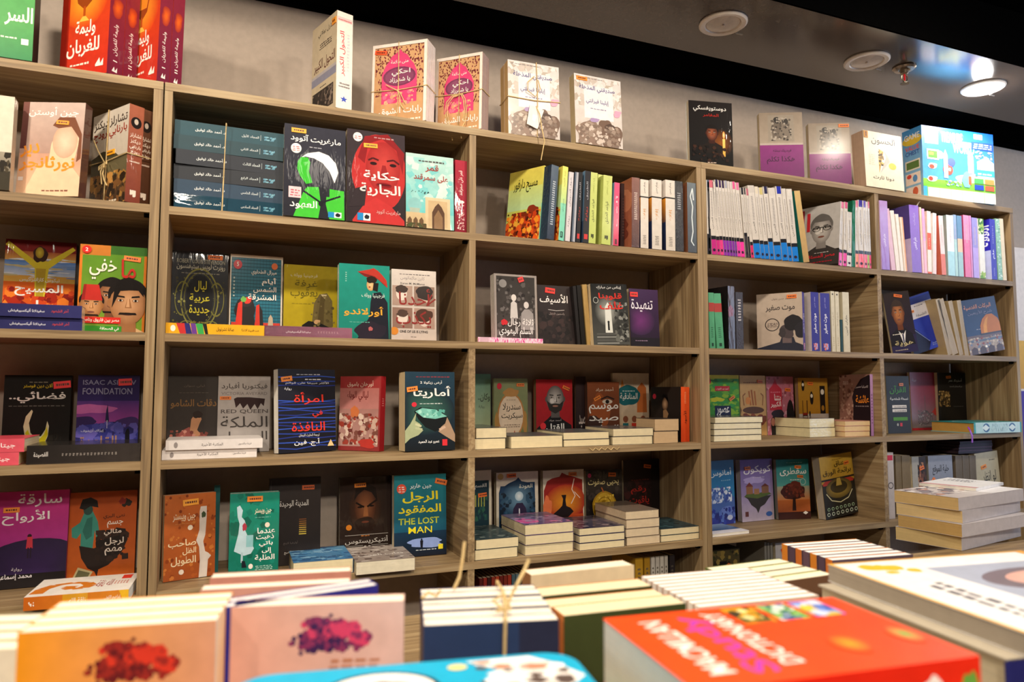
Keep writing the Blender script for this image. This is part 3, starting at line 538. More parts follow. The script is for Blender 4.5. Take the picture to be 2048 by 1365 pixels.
ds = lambda c1, c2: [R(0, 0, 1, 1, c1, c2), E(.5, .82, .36, .06, '1E1614'), E(.5, .83, .14, .03, 'C8B8A8'), T('تشارلز', .12, .66, .88, .71, 'F0E0D0', 1), T('ديكنز', .16, .6, .84, .65, 'F0E0D0', 1), T('بارنابي', .12, .54, .88, .59, 'F0E0D0', 1), T('رودج', .2, .48, .8, .53, 'F0E0D0', 1), M(.15, .41, .85, .44, 'D8C0B0', 1), K(.3, .06, .7, .13, 9, .14, ['E8D8C8'], 3, .3)]
a = F('sepia market scene novel tied with twine, first volume with red-brown spine', 1, 177, 249, 222, 'CDBFAC', dk, Y=(.125, .0), t=.033, gap=.004, spc='9A5440', sart=ds('7A3A2C', 'A86048'), lean=1, wrap=1, stick=[(.55, .55, 0, YL)])
b = F('second tied volume with a plain dark brown spine by the panel', 1, 205, 277, 232, 'CDBFAC', dk, follow=True, gap=.004, t=.031, spc='5A3420', sart=ds('4A2A18', '6A4430'), lean=1)
twine_on('twine with a bow round the two sepia market scene volumes', a[0], 2, .004, (.45,), (.48,), tail=[[(-.008, .001, .1), (-.02, .008, .09), (-.012, .012, .08), (-.004, .006, .095), (.006, .01, .082), (.02, .012, .088), (.008, .006, .098)], [(-.008, .002, .1), (.002, .01, .07), (.012, .012, .055), (.022, .01, .04)], [(-.01, .002, .1), (-.004, .012, .075), (.004, .012, .045)], [(-.01, .002, .1), (-.03, .008, .13), (-.045, .01, .155)]])
z = 0
vol = [('1A3E50', 'lowest'), ('1A3850', 'second lowest'), ('161C26', 'third lowest, almost black,'), ('181E2A', 'fourth, dark slate,'), ('143A44', 'fifth, teal,'), ('144450', 'topmost, teal,')]
for i, (c_, nm) in enumerate(vol):
    tt = .0335; nums = ['المجلد السادس', 'المجلد الخامس', 'المجلد الرابع', 'المجلد الثالث', 'المجلد الثاني', 'المجلد الأول']
    # spine lettering lies along the book: u across thickness, v along the height
    sa = [R(0, 0, 1, 1, c_, c_), T('د. أحمد خالد توفيق', .34, .18, .66, .45, 'E4E8E6', .9, 90), T(nums[i], .38, .6, .62, .76, 'D0D8D8', .8, 90), R(.3, .775, .7, .779, 'A8B8B8'), K(.35, .81, .65, .92, 14, .1, ['5A90A8', '78A8B8'], 5, .2)]
    z = L(f'{nm} volume of the stack of six dark hardbacks', 1, 347, 566, .012 + (i % 3) * .003, z, tt, c_, deep=.165, Yr=.02 + (i % 2) * .004, side='spine', sart=sa, spc=c_, hard=True, wrap=1 if i == 0 else 3, group='stack of six dark hardbacks')
m = MB(); xx = x_at(450, .01, ZS[1] + .1); m.tube([(xx - .004, .006, ZS[1] + .001), (xx - .002, .005, ZS[1] + z / 2), (xx, .008, ZS[1] + z + .002), (xx + .01, .09, ZS[1] + z + .002), (xx + .02, .19, ZS[1] + z + .002), (xx + .02, .194, ZS[1] + z / 2), (xx + .02, .194, ZS[1] + .001)], .0014, 'B8975C')
tag(m.build('twine', M_TWINE), 'twine tied upright round the stack of six dark hardbacks', 'twine')
F('dark navy hardback with a green cape and white bonnet shape', 1, 566, 690, 256, '2E2E3C', [R(0, 0, 1, 1, '26262F', '34343F'), T('مارغريت آتوود', .1, .81, .92, .9, 'F2F0EC', 1.3), M(.4, .765, .62, .785, 'B8B8C0', 1), P([(.38, .7), (.56, .73), (.72, .7), (.84, .62), (.88, .52), (.82, .4), (.74, .52), (.62, .61), (.48, .65), (.34, .66), (.26, .64)], 'F4F2EE'), P([(.22, .6), (.27, .65), (.38, .65), (.42, .6), (.4, .5), (.46, .38), (.36, .36), (.26, .44), (.21, .52)], '3CB832'), P([(.38, .33), (.58, .34), (.66, .24), (.74, .24), (.74, .33), (.98, .32), (.99, .0), (.16, 0), (.24, .14), (.32, .28)], '44C038'), P([(.56, .34), (.7, .34), (.68, .16), (.74, .0), (.56, .0), (.6, .16)], '24242C'), line([(.32, .28), (.6, .17), (.92, .26)], .03, '1A1A22'), E(.6, .16, .04, .03, '1A1A22'), E(.19, .74, .085, .055, 'F0E8E6'), M(.13, .71, .25, .77, 'C07070', 3), R(.08, .2, .28, .32, 'E8C8CC'), M(.1, .22, .26, .3, 'C05868', 3), T('العُهود'.replace('ُ', ''), .1, .08, .54, .18, 'F2F0EC', 1.4), R(.72, .02, .82, .08, '2888C8'), R(.82, .02, .94, .08, 'F4F2EE'), B(.88, .05, .04, .022, '24242C', 4, .2)], Y=.03, t=.03, spc='26262F', wrap=1, lean=3, stick=[(.23, .935, 0, YL)], page='D8C8A8')
F('dark hardback with a huge red woman face, first shelf', 1, 693, 810, 266, '3A2C30', [R(0, 0, 1, 1, '2E262A', '3A3034'), B(.55, .55, .46, .42, 'B83030', 4, .06), P([(.1, .02), (.3, .2), (.5, .28), (.75, .2), (.99, .05), (.99, 0), (.1, 0)], 'C03434'), E(.62, .62, .3, .28, 'C84640', 'A02828'), P([(.3, .64), (.36, .86), (.6, .93), (.85, .82), (.96, .56), (.99, .8), (.7, .99), (.3, .94), (.18, .7)], '8A1E22'), line([(.36, .68), (.44, .71), (.54, .69)], .03, '4A1418'), line([(.68, .69), (.8, .71), (.9, .67)], .03, '4A1418'), E(.45, .65, .06, .018, '2A1012'), E(.79, .65, .06, .018, '2A1012'), P([(.6, .64), (.66, .64), (.72, .5), (.56, .5)], '962426'), E(.63, .42, .14, .03, '8A1A20'), E(.63, .425, .12, .012, '5A1014'), P([(.02, .15), (.15, .36), (.34, .4), (.3, .18)], '332A2E'), T('حكاية', .28, .46, .9, .57, 'EDE4E2', 1.8), T('الجارية', .22, .29, .92, .43, 'E4D8D6', 1.6), T('مارغريت آتوود', .5, .1, .92, .16, 'D8A8A4', .8), E(.18, .92, .08, .05, 'EDE4E2'), M(.12, .9, .24, .94, 'C06868', 2), M(.45, .93, .8, .96, 'B88888', 1), R(.18, .02, .28, .1, '2888C8'), R(.28, .02, .4, .1, 'F4F2EE'), B(.34, .06, .04, .025, '24242C', 4, .2)], Y=.03, t=.028, spc='3A2024', wrap=1, lean=3, stick=[(.4, .84, 2, YL)])
F('pale turquoise novel with a sandstone gateway and dome', 1, 812, 908, 312, '8ECCC4', [R(0, .2, 1, 1, '6CC4C4', 'B8D8D0'), K(0, .35, 1, .95, 30, .14, ['9AD0CC', '7CC8C8', 'B8DCD4', 'CCE0DA'], 4), R(.4, .0, .92, .42, 'D2B890', 'DCC4A0'), R(.46, .02, .86, .38, 'C8AC84'), P([(.54, 0), (.54, .22), (.6, .3), (.67, .35), (.74, .3), (.8, .22), (.8, 0)], '5A4030'), P([(.58, 0), (.58, .16), (.67, .26), (.76, .16), (.76, 0)], '8A6A4C'), R(0, 0, .4, .2, 'C0A47C', 'CCB48C'), B(.18, .3, .14, .1, '8AC0C0', 3, .03), R(.08, .2, .28, .26, 'A8B8A8'), G(*[P([(.03 + k * .12, 0), (.03 + k * .12, .1), (.08 + k * .12, .14), (.12 + k * .12, .1), (.12 + k * .12, 0)], '6A5038') for k in range(3)]), K(0, 0, .42, .06, 12, .06, ['4A5030', '5A4830'], 5), T('قمر', .4, .76, .68, .87, 'A03A34', 1.4), T('على سمرقند', .16, .63, .88, .73, 'A03A34', 1.4), M(.25, .9, .8, .94, '5A5A58', 1), K(.1, .45, .5, .5, 9, .02, ['3A5A5A'], 3)], Y=.03, t=.02, spc='A82838', wrap=1, lean=3)
S('crimson glossy spine between the turquoise novel and the upright', 1, 913, 937, 322, 'A8283C', [R(0, 0, 1, 1, '8E2034', 'B03044'), T('قمر على سمرقند', .3, .52, .7, .86, 'F2DCD8', .8, 90), E(.5, .43, .3, .022, 'F2E4E0'), K(.2, .05, .8, .4, 40, .16, ['F2DCD8', 'E0A8A8'], 4, .1, .5)], wrap=1, fc='A8283C', lean=0, Y=.02)
# the row of spines, middle bookcase right column
hs = [R(0, 0, 1, 1, 'A8C460', 'E8D860'), R(0, .45, 1, .75, 'B8D8A0', 'D0DC80'), R(0, .0, 1, .1, 'E89030'), B(.5, .2, .6, .2, 'B84820', 4, .3), B(.75, .34, .22, .14, '8A3018', 6, .3), K(0, .02, 1, .42, 90, .09, ['E86020', 'F09028', '7A2810', 'C84018', 'F0B040', '4A1C10'], 5), T('مسيح دارفور', .15, .68, .85, .88, '2A3018', .5)]
hsp = [R(0, 0, 1, .5, '7ACCB4', '88D0B0'), R(0, .5, 1, 1, 'B8D890', 'E8DC68'), T('مسيح دارفور', .3, .38, .72, .56, '3A7A6A', .6, 90), T('عبد العزيز', .3, .72, .66, .94, '9AA040', .4, 90), R(.28, .04, .72, .12, '1E3A30'), R(.4, .055, .52, .11, '7ACCB4')]
def row(base, items, r_, Y, grp):
    for it in items:
        lb, xl, xr, yt, c_ = it[:5]; kw = it[5] if len(it) > 5 else {}
        kw = dict(kw); kw.setdefault('Y', Y); kw.setdefault('group', grp); S(lb + base, r_, xl, xr, yt, c_, **kw)
lim = [R(0, 0, 1, 1, 'B4C060', 'C4CC78'), T('قواعد العشق', .3, .3, .72, .62, '4A5020', .7, 90), T('إليف شافاك', .36, .72, .62, .92, '8A9440', .4, 90), K(.3, .06, .7, .13, 8, .16, ['3A4018'], 3, .2)]
wht = [R(0, 0, 1, 1, 'CFC4B8', 'D8CEC4'), R(0, .735, 1, .755, '1C1816'), T('وسام حسن', .36, .8, .66, .96, '2A2624', .9, 90), T('إقلاع', .34, .42, .72, .58, 'C8873A', 1, 90), M(.3, .06, .7, .2, '6A625C', 6)]
wf = [R(0, 0, 1, .4, '1E2444', '243054'), R(0, .4, 1, .735, '6A4A40', 'F0A030'), R(0, .735, 1, .755, '1C1816'), R(0, .755, 1, 1, 'E8E0D8')]
dkm = lambda c: [R(0, 0, 1, 1, c, c), R(.2, .05, .8, .12, 'C83030'), T('رواية', .3, .3, .7, .5, 'B03028', .8, 90), T('الطريق', .3, .6, .7, .85, 'A8A8B0', .5, 90)]
row(', right column of the middle bookcase', [
    ('yellow-green spine of the charging horsemen novel, leftmost', 1075, 1088, 334, '88D0B0', dict(sart=hsp, lean=5, yaw=24, fc='C8D070', art=hs, w=.13, Y=.03)),
    ('dark blue shrink-wrapped spine after the horsemen novel', 1092, 1109, 332, '24344A', dict(sart=[R(0, 0, 1, 1, '1E2A3A', '4A5A6A'), M(.3, .2, .7, .8, 'C8D0D8', 20)], lean=4.5, yaw=14, wrap=2, fc='24344A')),
    ('second yellow and teal spine with the horsemen cover', 1116, 1128, 334, '88D0B0', dict(sart=hsp, lean=4.2, fc='C8D070', art=hs, yaw=8)),
    ('thin pale grey spine', 1130, 1140, 345, 'CFC8CC', dict(sart=[T('شوق الدرويش', .3, .5, .7, .92, '5A5460', .6, 90), T('رواية', .3, .2, .7, .36, '7A7480', .5, 90)], lean=4)),
    ('slim slate blue spine with a pale strip', 1142, 1150, 345, '5A6474', dict(sart=[R(.45, 0, 1, 1, 'A8A8B0')], lean=3.8, fc='3A4454')),
    ('narrow black spine with red emblem', 1152, 1160, 345, '1A181C', dict(sart=dkm('1A181C'), lean=3, fc='24304A')),
    ('black spine with a blue cover edge', 1165, 1177, 343, '1E1C20', dict(sart=dkm('201E24'), lean=2.8, fc='3A5070', art=[R(0, .3, 1, 1, '5A7A9A', '7AA0C0')])),
    ('first lime green spine', 1177, 1191, 346, 'B4C060', dict(sart=lim, lean=2.6)),
    ('middle lime green spine set further back', 1192, 1203, 350, 'A8B458', dict(sart=lim, lean=2.4, Y=.035)),
    ('third lime green spine', 1203, 1221, 352, 'C0CA68', dict(sart=lim, lean=2.4, fc='D0D878')),
    ('bright pink spine with a blue cover edge', 1226, 1237, 366, 'D83868', dict(sart=[R(0, 0, 1, 1, 'C82858', 'E04C78'), T('ألف', .3, .3, .7, .8, 'F4B8C8', .6, 90), R(.3, .02, .7, .1, '5A1028')], lean=2, fc='78A8D8', art=[R(0, 0, 1, 1, 'D8C8D8', '6A98C8')])),
    ('dark maroon spine set back beside the pink one', 1240, 1252, 368, '2E1C1C', dict(sart=[M(.3, .2, .7, .8, '5A3A34', 14)], lean=1.5, Y=.04)),
    ('red-brown crinkly wrapped spine with a copper cover edge', 1263, 1279, 356, '6A4038', dict(sart=[R(0, 0, 1, 1, '4A2C28', '7A4C40'), M(.3, .4, .7, .8, 'E0C8B8', 14)], lean=1, wrap=2, fc='A86848', art=[B(.6, .7, .4, .2, 'C88860', 3, .3), B(.5, .3, .4, .15, '7A3C28', 5, .3)])),
    ('first white spine with a black band', 1281, 1297, 360, 'D8CEC4', dict(sart=wht, lean=.8, fc='E8A040', art=wf)),
    ('second white spine with a black band', 1304, 1324, 360, 'D8CEC4', dict(sart=wht, lean=.5, fc='E8A040', art=wf)),
    ('third white spine with a black band', 1332, 1351, 361, 'D8CEC4', dict(sart=wht, lean=.3, fc='E8A040', art=wf)),
    ('sparkling black crinkly wrapped spine', 1351, 1368, 363, '1C1818', dict(wrap=2, lean=0, sart=[M(.3, .6, .7, .85, 'A8A8A8', 8)])),
    ('blue-grey wrapped spine with curling script, last of the row', 1376, 1394, 366, '4A5258', dict(sart=[R(0, 0, 1, 1, '3A4046', '5A646A'), line([(.7, .1), (.4, .16), (.6, .3), (.5, .5), (.6, .66), (.35, .8), (.6, .92), (.7, .75)], .12, 'D0D8D8', .1)], wrap=2, lean=0, fc='8A5438')),
], 1, -.001, 'upright novels on the first shelf, middle bookcase')
# magazines with magenta and blue feet
def mg(foot, top='1A1A2A', body='C8BEB4', band=.2): return [R(0, 0, 1, 1, body, 'D4CCC4'), R(0, 0, 1, band, foot, foot), R(0, band, 1, band + .05, '1C1A1E'), T('العربي', .3, .34, .72, .5, '3A3634', .4, 90), M(.36, .52, .66, .86, '8A8486', 16), R(.2, .9, .9, 1, top), E(.5, .06, .28, .02, '2A2030')]
x = 1413; mgl = []
spec1 = [('white wrapped magazine with a black foot, leftmost', 1412, 1418, 360, '1A1A1E', '4A5A70', .22), ('narrow magazine with a black foot', 1418.5, 1423, 364, '20222A', '2A2A3A', .3), ('first magenta-footed magazine', 1424, 1434, 361, 'B8287A', 'C86878', .2), ('second magenta-footed magazine', 1434.5, 1441, 364, 'C02878', 'C8BEB8', .2), ('third magenta-footed magazine', 1441.5, 1448, 360, 'D83A80', '2A2448', .2), ('first violet-footed magazine', 1448.5, 1454, 361, '8A2AA0', '3A2050', .2), ('second violet-footed magazine', 1454.5, 1460, 362, '8028A0', '2A1840', .2), ('third violet-footed magazine', 1460.5, 1466, 362, '7A2A98', 'A0A0B0', .2), ('fourth violet-footed magazine', 1466.5, 1471, 363, '7A2A98', 'C8C0C0', .2), ('pale magazine with a violet foot', 1471.5, 1475, 364, '6A3090', 'D8D0D0', .2), ('first pink-footed magazine', 1475.5, 1482, 364, 'D838A0', 'D85890', .2), ('second pink-footed magazine', 1482.5, 1490, 366, 'E83898', 'D878A0', .2),
         ('narrow dark magazine', 1492, 1498, 376, '3A3438', '24222C', .3), ('brownish magazine with a black foot', 1498.5, 1502, 376, '1E1A1C', '2A2430', .25), ('crimson-footed magazine', 1502.5, 1508, 378, 'C82860', 'B86878', .18)]
for lb, xl, xr, yt, ft, tp, bd_ in spec1: S(lb + ' on the shelf right of the double upright', 1, xl, xr, yt, 'C8BEB4', mg(ft, tp, band=bd_), Y=-.001, lean={1412: 0, 1418.5: -1, 1424: -2.5, 1434.5: -3.5}.get(xl, -4.5), w=.15, name='magazine', cat='magazine', group='magazines with coloured feet', wrap=1, page=WHITE)
blu = [(1509, 1522, 372), (1522.5, 1530, 374), (1530.5, 1539, 376), (1540, 1549, 374), (1550, 1564, 377), (1565, 1577, 374), (1577.5, 1585, 378), (1586, 1598, 379)]
for i, (xl, xr, yt) in enumerate(blu): S(f'{ORD[i]} blue-footed magazine counted from the left', 1, xl, xr, yt, 'C8BEB4', mg('1874C8', ['C8C0B8', 'D8CCB8', 'C8B878', '2A2848', 'D0C8C0', '2430A0', 'D0C8C0', 'D8D0C8'][i], band=.24 if i in (3, 5) else .2), Y=-.001, lean=-5.5, w=.15, name='magazine', cat='magazine', group='magazines with coloured feet', wrap=1, page=WHITE)
S('tan block of pages leaning on the blue-footed magazines', 1, 1607, 1619, 383, 'C8A468', [R(0, 0, 1, 1, 'B08C54', 'C8A86C')], Y=-.001, lean=-8, w=.15, page='C8A468', fc='1A6A60')
por = [R(0, 0, 1, 1, 'B8B4B4', 'C8C4C2'), R(0, 0, 1, .27, '161214', '1C181A'), face(.56, .6, .22, 'D8D2CE', '8A8482', '6A6664', body='3A3636', lit='E8E4E0'), line([(.36, .63), (.5, .64), (.62, .64), (.78, .63)], .02, '1A1818'), ring(.44, .62, .1, .04, .2, '1A1818'), ring(.7, .62, .1, .04, .2, '1A1818'), R(.06, .56, .13, .96, 'A82838'), R(.2, .6, .28, .9, 'C83038'), T('مصر المستقبل', .12, .14, .9, .22, 'D82838', 1), M(.15, .08, .85, .11, 'A82030', 1), M(.4, .23, .75, .25, 'D8D0D0', 1)]
spec2 = [('pink-footed magazine with a bespectacled man portrait over a black foot,', 1676, 1685, 405, 'E058A0', 'D87898', 5), ('second pink-footed magazine', 1686, 1693, 405, 'E050A0', 'C85880', 4), ('thick pale magazine with a red mark', 1694, 1703, 425, 'D0C8C4', 'C8C0B8', 3), ('dark green edged magazine', 1704, 1710, 402, '1A6A4A', '1A6A4A', 3), ('peach-footed magazine', 1711, 1717, 402, 'E89078', 'D87890', 2), ('salmon-footed magazine', 1718, 1728, 401, 'E86878', '3A3090', 1), ('pink magazine with a lilac top', 1729, 1735, 402, 'E86A88', '6A58B0', .5), ('yellow-green footed magazine', 1735.5, 1739, 404, 'A8B858', 'D8C8D0', 0), ('crimson-footed narrow magazine', 1739.5, 1743, 404, 'D83860', 'D86888', 0)]
for lb, xl, xr, yt, ft, tp, ln in spec2: S(lb + ' right of the portrait magazine', 1, xl, xr, yt, '1A6A4A' if 'green edged' in lb else 'CCC4BC', ([R(0, 0, 1, 1, '1A6A4A')] if 'green edged' in lb else mg(ft, tp)), Y=-.001, lean=ln, w=.15, name='magazine', cat='magazine', group='magazines with coloured feet', wrap=1, page=WHITE, **(dict(fc='B8B4B4', art=por, yaw=12) if xl == 1676 else {}))
# pastel row in the last column
pu = [R(0, 0, 1, 1, '7A44B0', '8A54BC'), T('علم النفس', .3, .34, .72, .52, 'EDE0F4', .8, 90), T('دراسات', .36, .7, .62, .88, 'C8A8E0', .5, 90)]
pst = lambda a_, b_, s=.5: [R(0, 0, 1, s, a_, a_), R(0, s, 1, 1, b_, b_), M(.35, .55, .65, .85, 'C8A8A8', 14)]
row(' in the pastel row of the far column', [
    ('wide lilac shrink-wrapped spine, leftmost', 1764, 1780, 402, 'A078C0', dict(sart=[R(0, 0, 1, 1, '9468B8', 'B894CC'), T('علم النفس', .35, .34, .7, .52, 'F0E4F4', .6, 90)], wrap=1, fc='D8B8D8', lean=-.5)),
    ('pale pink booklet leaning behind the lilac one', 1783, 1792, 418, 'E0B8C8', dict(lean=-6, fc='D8A8C0')),
    ('first thin white spine', 1793, 1801, 422, 'F0E4D8', dict(lean=-6)), ('second thin white spine', 1801.5, 1808, 429, 'F4E8DC', dict(lean=-5)), ('third thin white spine with orange edge', 1808.5, 1815, 435, 'F0D8C0', dict(lean=-4, sart=[R(.6, 0, 1, 1, 'E8A878')])),
    ('thick deep violet wrapped spine', 1825, 1844, 411, '7A44B0', dict(sart=pu, wrap=1, lean=-1.5, fc='5A4080', art=[R(0, 0, 1, .5, 'D0BCE0'), R(0, .5, 1, 1, '5A4A90')])),
    ('peach and pink spine', 1845, 1849, 415, 'F0C0A0', dict(sart=pst('F0C8C8', 'F4D8B0'), lean=-1)), ('pink mottled spine', 1849.5, 1855, 418, 'ECA8C4', dict(sart=pst('F0B0C0', 'E0A0D0'), wrap=1, lean=-1)),
    ('white spine with an orange-red block', 1856, 1864, 423, 'F4ECE0', dict(sart=[R(0, .38, 1, .65, 'E85A2C'), R(0, 0, 1, .03, 'E85A2C'), M(.4, .44, .6, .58, 'F8E0D0', 5)], lean=1.5, fc='F4E8D0')),
    ('white and pink spine leaning right', 1866, 1873, 427, 'F8ECE8', dict(lean=3, sart=pst('F8DCDC', 'F8ECE8'))), ('coral spine with a pale top', 1884, 1893, 432, 'E88870', dict(sart=pst('E8806C', 'F0DCD8', .35), lean=-2, fc='D87058')),
    ('broad white spine with turquoise foot', 1897, 1911, 431, 'F0F0EC', dict(sart=pst('A8D4D8', 'F4F0EC', .4), wrap=1, fc='A8C8C8')), ('pale blue and peach spine', 1911.5, 1917, 430, 'A8C0E0', dict(sart=pst('B8DCD8', '9AB4DC', .6))), ('slim blue spine with a peach block', 1918, 1928, 432, '7AA0C0', dict(sart=[R(0, 0, 1, .4, 'A8CCD0'), R(0, .4, 1, .62, 'F0C8A8'), R(0, .62, 1, 1, '6A94B8')])),
    ('bright pink wrapped spine', 1931, 1943, 431, 'E86A98', dict(sart=pst('E05888', 'F080A8', .6), wrap=1, fc='E05888')), ('second pink spine', 1943.5, 1947, 432, 'D880B8', dict(wrap=1)), ('lavender wrapped spine', 1948, 1959, 436, 'A088D0', dict(sart=pst('B090D8', '9080C8', .5), wrap=1)),
    ('white spine with green leaves at both ends', 1961, 1972, 438, 'F4F0E4', dict(sart=[R(0, 0, 1, .1, '6AA030'), R(0, .76, 1, 1, '5A9428'), K(0, .74, 1, 1, 16, .3, ['A8C850', '3A7018', 'E0E8C0'], 3, .12), K(0, 0, 1, .12, 10, .3, ['A8C850', 'F0F0E0'], 3, .12)])),
    ('royal blue spine with white script', 1984, 1995, 439, '3028B0', dict(sart=[R(0, 0, 1, 1, '3028B0'), T('علم', .3, .34, .75, .5, 'F0ECF8', 1, 90), M(.4, .06, .6, .2, 'A8A0E0', 6), M(.4, .6, .6, .9, 'A8A0E0', 10)], fc='3838C0', art=[R(0, 0, 1, .48, 'C8CCF0'), R(0, .48, 1, 1, '3028B0'), T('الفقه', .62, .55, .98, .9, 'F4F0FC', 1.5, 90)])),
    ('green mottled spine near the end panel', 1997, 2006, 438, '8AB890', dict(sart=[R(0, 0, 1, 1, '7AA880', '8CC094'), K(0, 0, 1, 1, 30, .3, ['A8D0A8', '5A8A60', 'D0E0C8'], 2, .06)], wrap=1, lean=-1)), ('cream spine against the end panel', 2006.5, 2014, 438, 'F0DCB8', dict(lean=-1.5)),
], 1, -.002, 'pastel books in the far column')
m = MB(); p0 = Vector((x_at(1812, .03, ZS[1] + .21), .03, ZS[1] + .212)); m.tube([p0, p0 + Vector((.02, -.004, .012)), p0 + Vector((.035, -.008, .02)), p0 + Vector((.05, -.012, .045)), p0 + Vector((.054, -.014, .05))], .0022, 'E8DCC8')
m.tube([p0, p0 + Vector((-.01, -.002, -.006)), p0 + Vector((-.02, -.004, -.016))], .003, 'E87838'); m.tube([p0, p0 + Vector((.004, -.004, -.012)), p0 + Vector((.0, -.006, -.022))], .0035, 'C83848')
tag(m.build('ribbon', M_MATT), 'pale ribbon with orange ends sticking up among pastel books', 'ribbon')

# ================================================================== second shelf down
F('red and yellow novel with a figure of spread arms, second shelf', 2, 0, 144, 484, 'A8281C', [R(0, 0, 1, .55, 'C83A18', 'E86A20'), R(0, .55, 1, .7, 'E0B050', 'D88830'), R(0, .62, 1, .78, 'C8D0E0', '4A7AC0'), R(0, .78, 1, .9, 'D8A050', '9A3020'), R(0, .88, 1, 1, '7A1A18'), K(0, 0, 1, .5, 60, .12, ['D84A1C', 'B02A14', 'F08028', '8A1C14'], 3), K(0, .6, 1, .82, 26, .12, ['E0E0E8', '6A94D0', 'C8B888'], 6, .12, 2), B(.15, .05, .12, .1, '3A1A10', 4, .3), P([(.0, .94), (.04, .98), (.42, .78), (.6, .78), (.95, .95), (.99, .92), (.62, .7), (.58, .4), (.44, .4), (.42, .7)], 'D8C030'), P([(.44, .7), (.58, .7), (.56, .4), (.46, .4)], 'B89828'), B(.49, .85, .1, .09, '3A1E14', 3, .2), E(.48, .87, .06, .06, 'D0B838', '9A7A20'), T('نيكوس كازانتزاكيس', .22, .55, .78, .6, 'F4EEE4', .8), T('المسيح', .16, .4, .84, .53, 'FAF4EC', 1.8), T('يصلب', .16, .2, .84, .36, 'FAF4EC', 1.8), T('من جديد', .2, .04, .84, .16, 'FAF4EC', 1.8)], Y=.175, t=.03, wrap=1, lean=3, spc='1A1A3A')
F('green novel with three moustached men, one in a red fez', 2, 152, 288, 494, '6A8A2C', [R(0, 0, 1, 1, '7A9A30', '5A8C28'), R(0, 0, .04, 1, 'D87A28'), R(.96, 0, 1, 1, 'D87A28'), R(0, .88, .45, 1, 'C87A30'), R(.45, .9, 1, 1, '3A6A28'), face(.5, .4, .2, 'C08A60', '7A4C30', beard=None, asp=.68), P([(.36, .24), (.6, .24), (.58, .22), (.38, .22)], '1A1210'), face(.2, .3, .15, 'D8A070', '9A6438', asp=.68), P([(.05, .36), (.08, .54), (.3, .54), (.36, .36)], 'C03028'), P([(.05, .36), (.08, .54), (.12, .54), (.1, .36)], '9A2420'), P([(.12, .2), (.3, .2), (.32, .18), (.1, .18)], '2A1A14'), face(.74, .34, .25, 'D8A478', 'A06C44', body='D8B080', asp=.68), P([(.62, .23), (.86, .23), (.88, .205), (.6, .205)], '1E1410'), P([(.5, .28), (.53, .5), (.58, .6), (.8, .62), (.98, .5), (.97, .42), (.88, .5), (.62, .48)], '17110F'), R(.06, .1, .64, .17, 'D83028'), T('مصر بين فاروق وناصر', .08, .11, .62, .16, 'FAF4EC', 1), R(.12, .0, .66, .07, '3A9030'), T('في الصحافة', .34, .01, .62, .06, 'FAF4EC', 1), T('خفي', .15, .6, .55, .84, 'F4EEDC', .8), T('ما', .62, .63, .84, .85, 'C03028', 1), E(.1, .94, .07, .045, 'D83028'), T('2', .08, .92, .12, .96, 'FAF4EC', 1)], Y=.05, t=.025, wrap=1, lean=3, stick=[(.78, .86, -5, 'F07A28')], spc='6A8A2C')
nv = [R(0, 0, 1, 1, '2A2A58', '34346A'), T('سفيتلانا أليكسييفيتش', .35, .34, .68, .66, 'E8E8F0', .9, 90), T('آخر الشهود', .32, .72, .66, .88, 'C84848', .9, 90)]
z = L('lower of two dark blue wrapped novels lying before the red novel', 2, -60, 164, .012, 0, .0255, '2A2A58', side='spine', sart=nv, wrap=1, deep=.14)
L('upper of two dark blue wrapped novels lying before the red novel', 2, -64, 163, .006, z, .0265, '2E2E60', side='spine', sart=nv, wrap=1, deep=.14)
orn = [ring(.5, .45, .34, .36, .06, '8A8A48'), ring(.5, .45, .28, .31, .05, '6A6A38'), ring(.2, .45, .14, .2, .1, '7A7A40'), ring(.8, .45, .14, .2, .1, '7A7A40'), ring(.28, .12, .14, .08, .12, '8A8A48'), ring(.72, .12, .14, .08, .12, '8A8A48'), K(.03, .03, .97, .7, 60, .03, ['6A6A3A', '4A4A38', '9A9A58'], 4)]
F('dark novel with gold lettering in an ornate curling frame', 2, 333, 447, 505, '33363A', [R(0, 0, 1, 1, '2C2E32', '3A3E44')] + orn + [E(.5, .45, .24, .28, '26282C'), T('ROBERT LOUIS STEVENSON', .08, .86, .94, .91, 'A8A898', .8), T('روبرت لويس ستيفنسون', .08, .78, .94, .86, 'C8C8B8', .8), M(.15, .74, .85, .76, '8A8A80', 1), T('ليال', .4, .53, .62, .66, 'D0C840', 1), T('عربية', .32, .4, .68, .51, 'D0C840', 1), T('جديدة', .32, .26, .68, .38, 'D0C840', 1), T('مجدي خاطر', .34, .16, .62, .2, 'B8B050', .8)], Y=.17, t=.025, wrap=1, lean=3, stick=[(.76, .94, 0, 'F07A28')], spc='2A2A2E')
grid = [R(0, 0, 1, 1, '1E6A80', '1C6C84')] + [G(*[R(.02 + k * .06, .02, .025 + k * .06, .98, '14485A') for k in range(17)]), G(*[R(.02, .02 + k * .04, .98, .024 + k * .04, '14485A') for k in range(24)])]
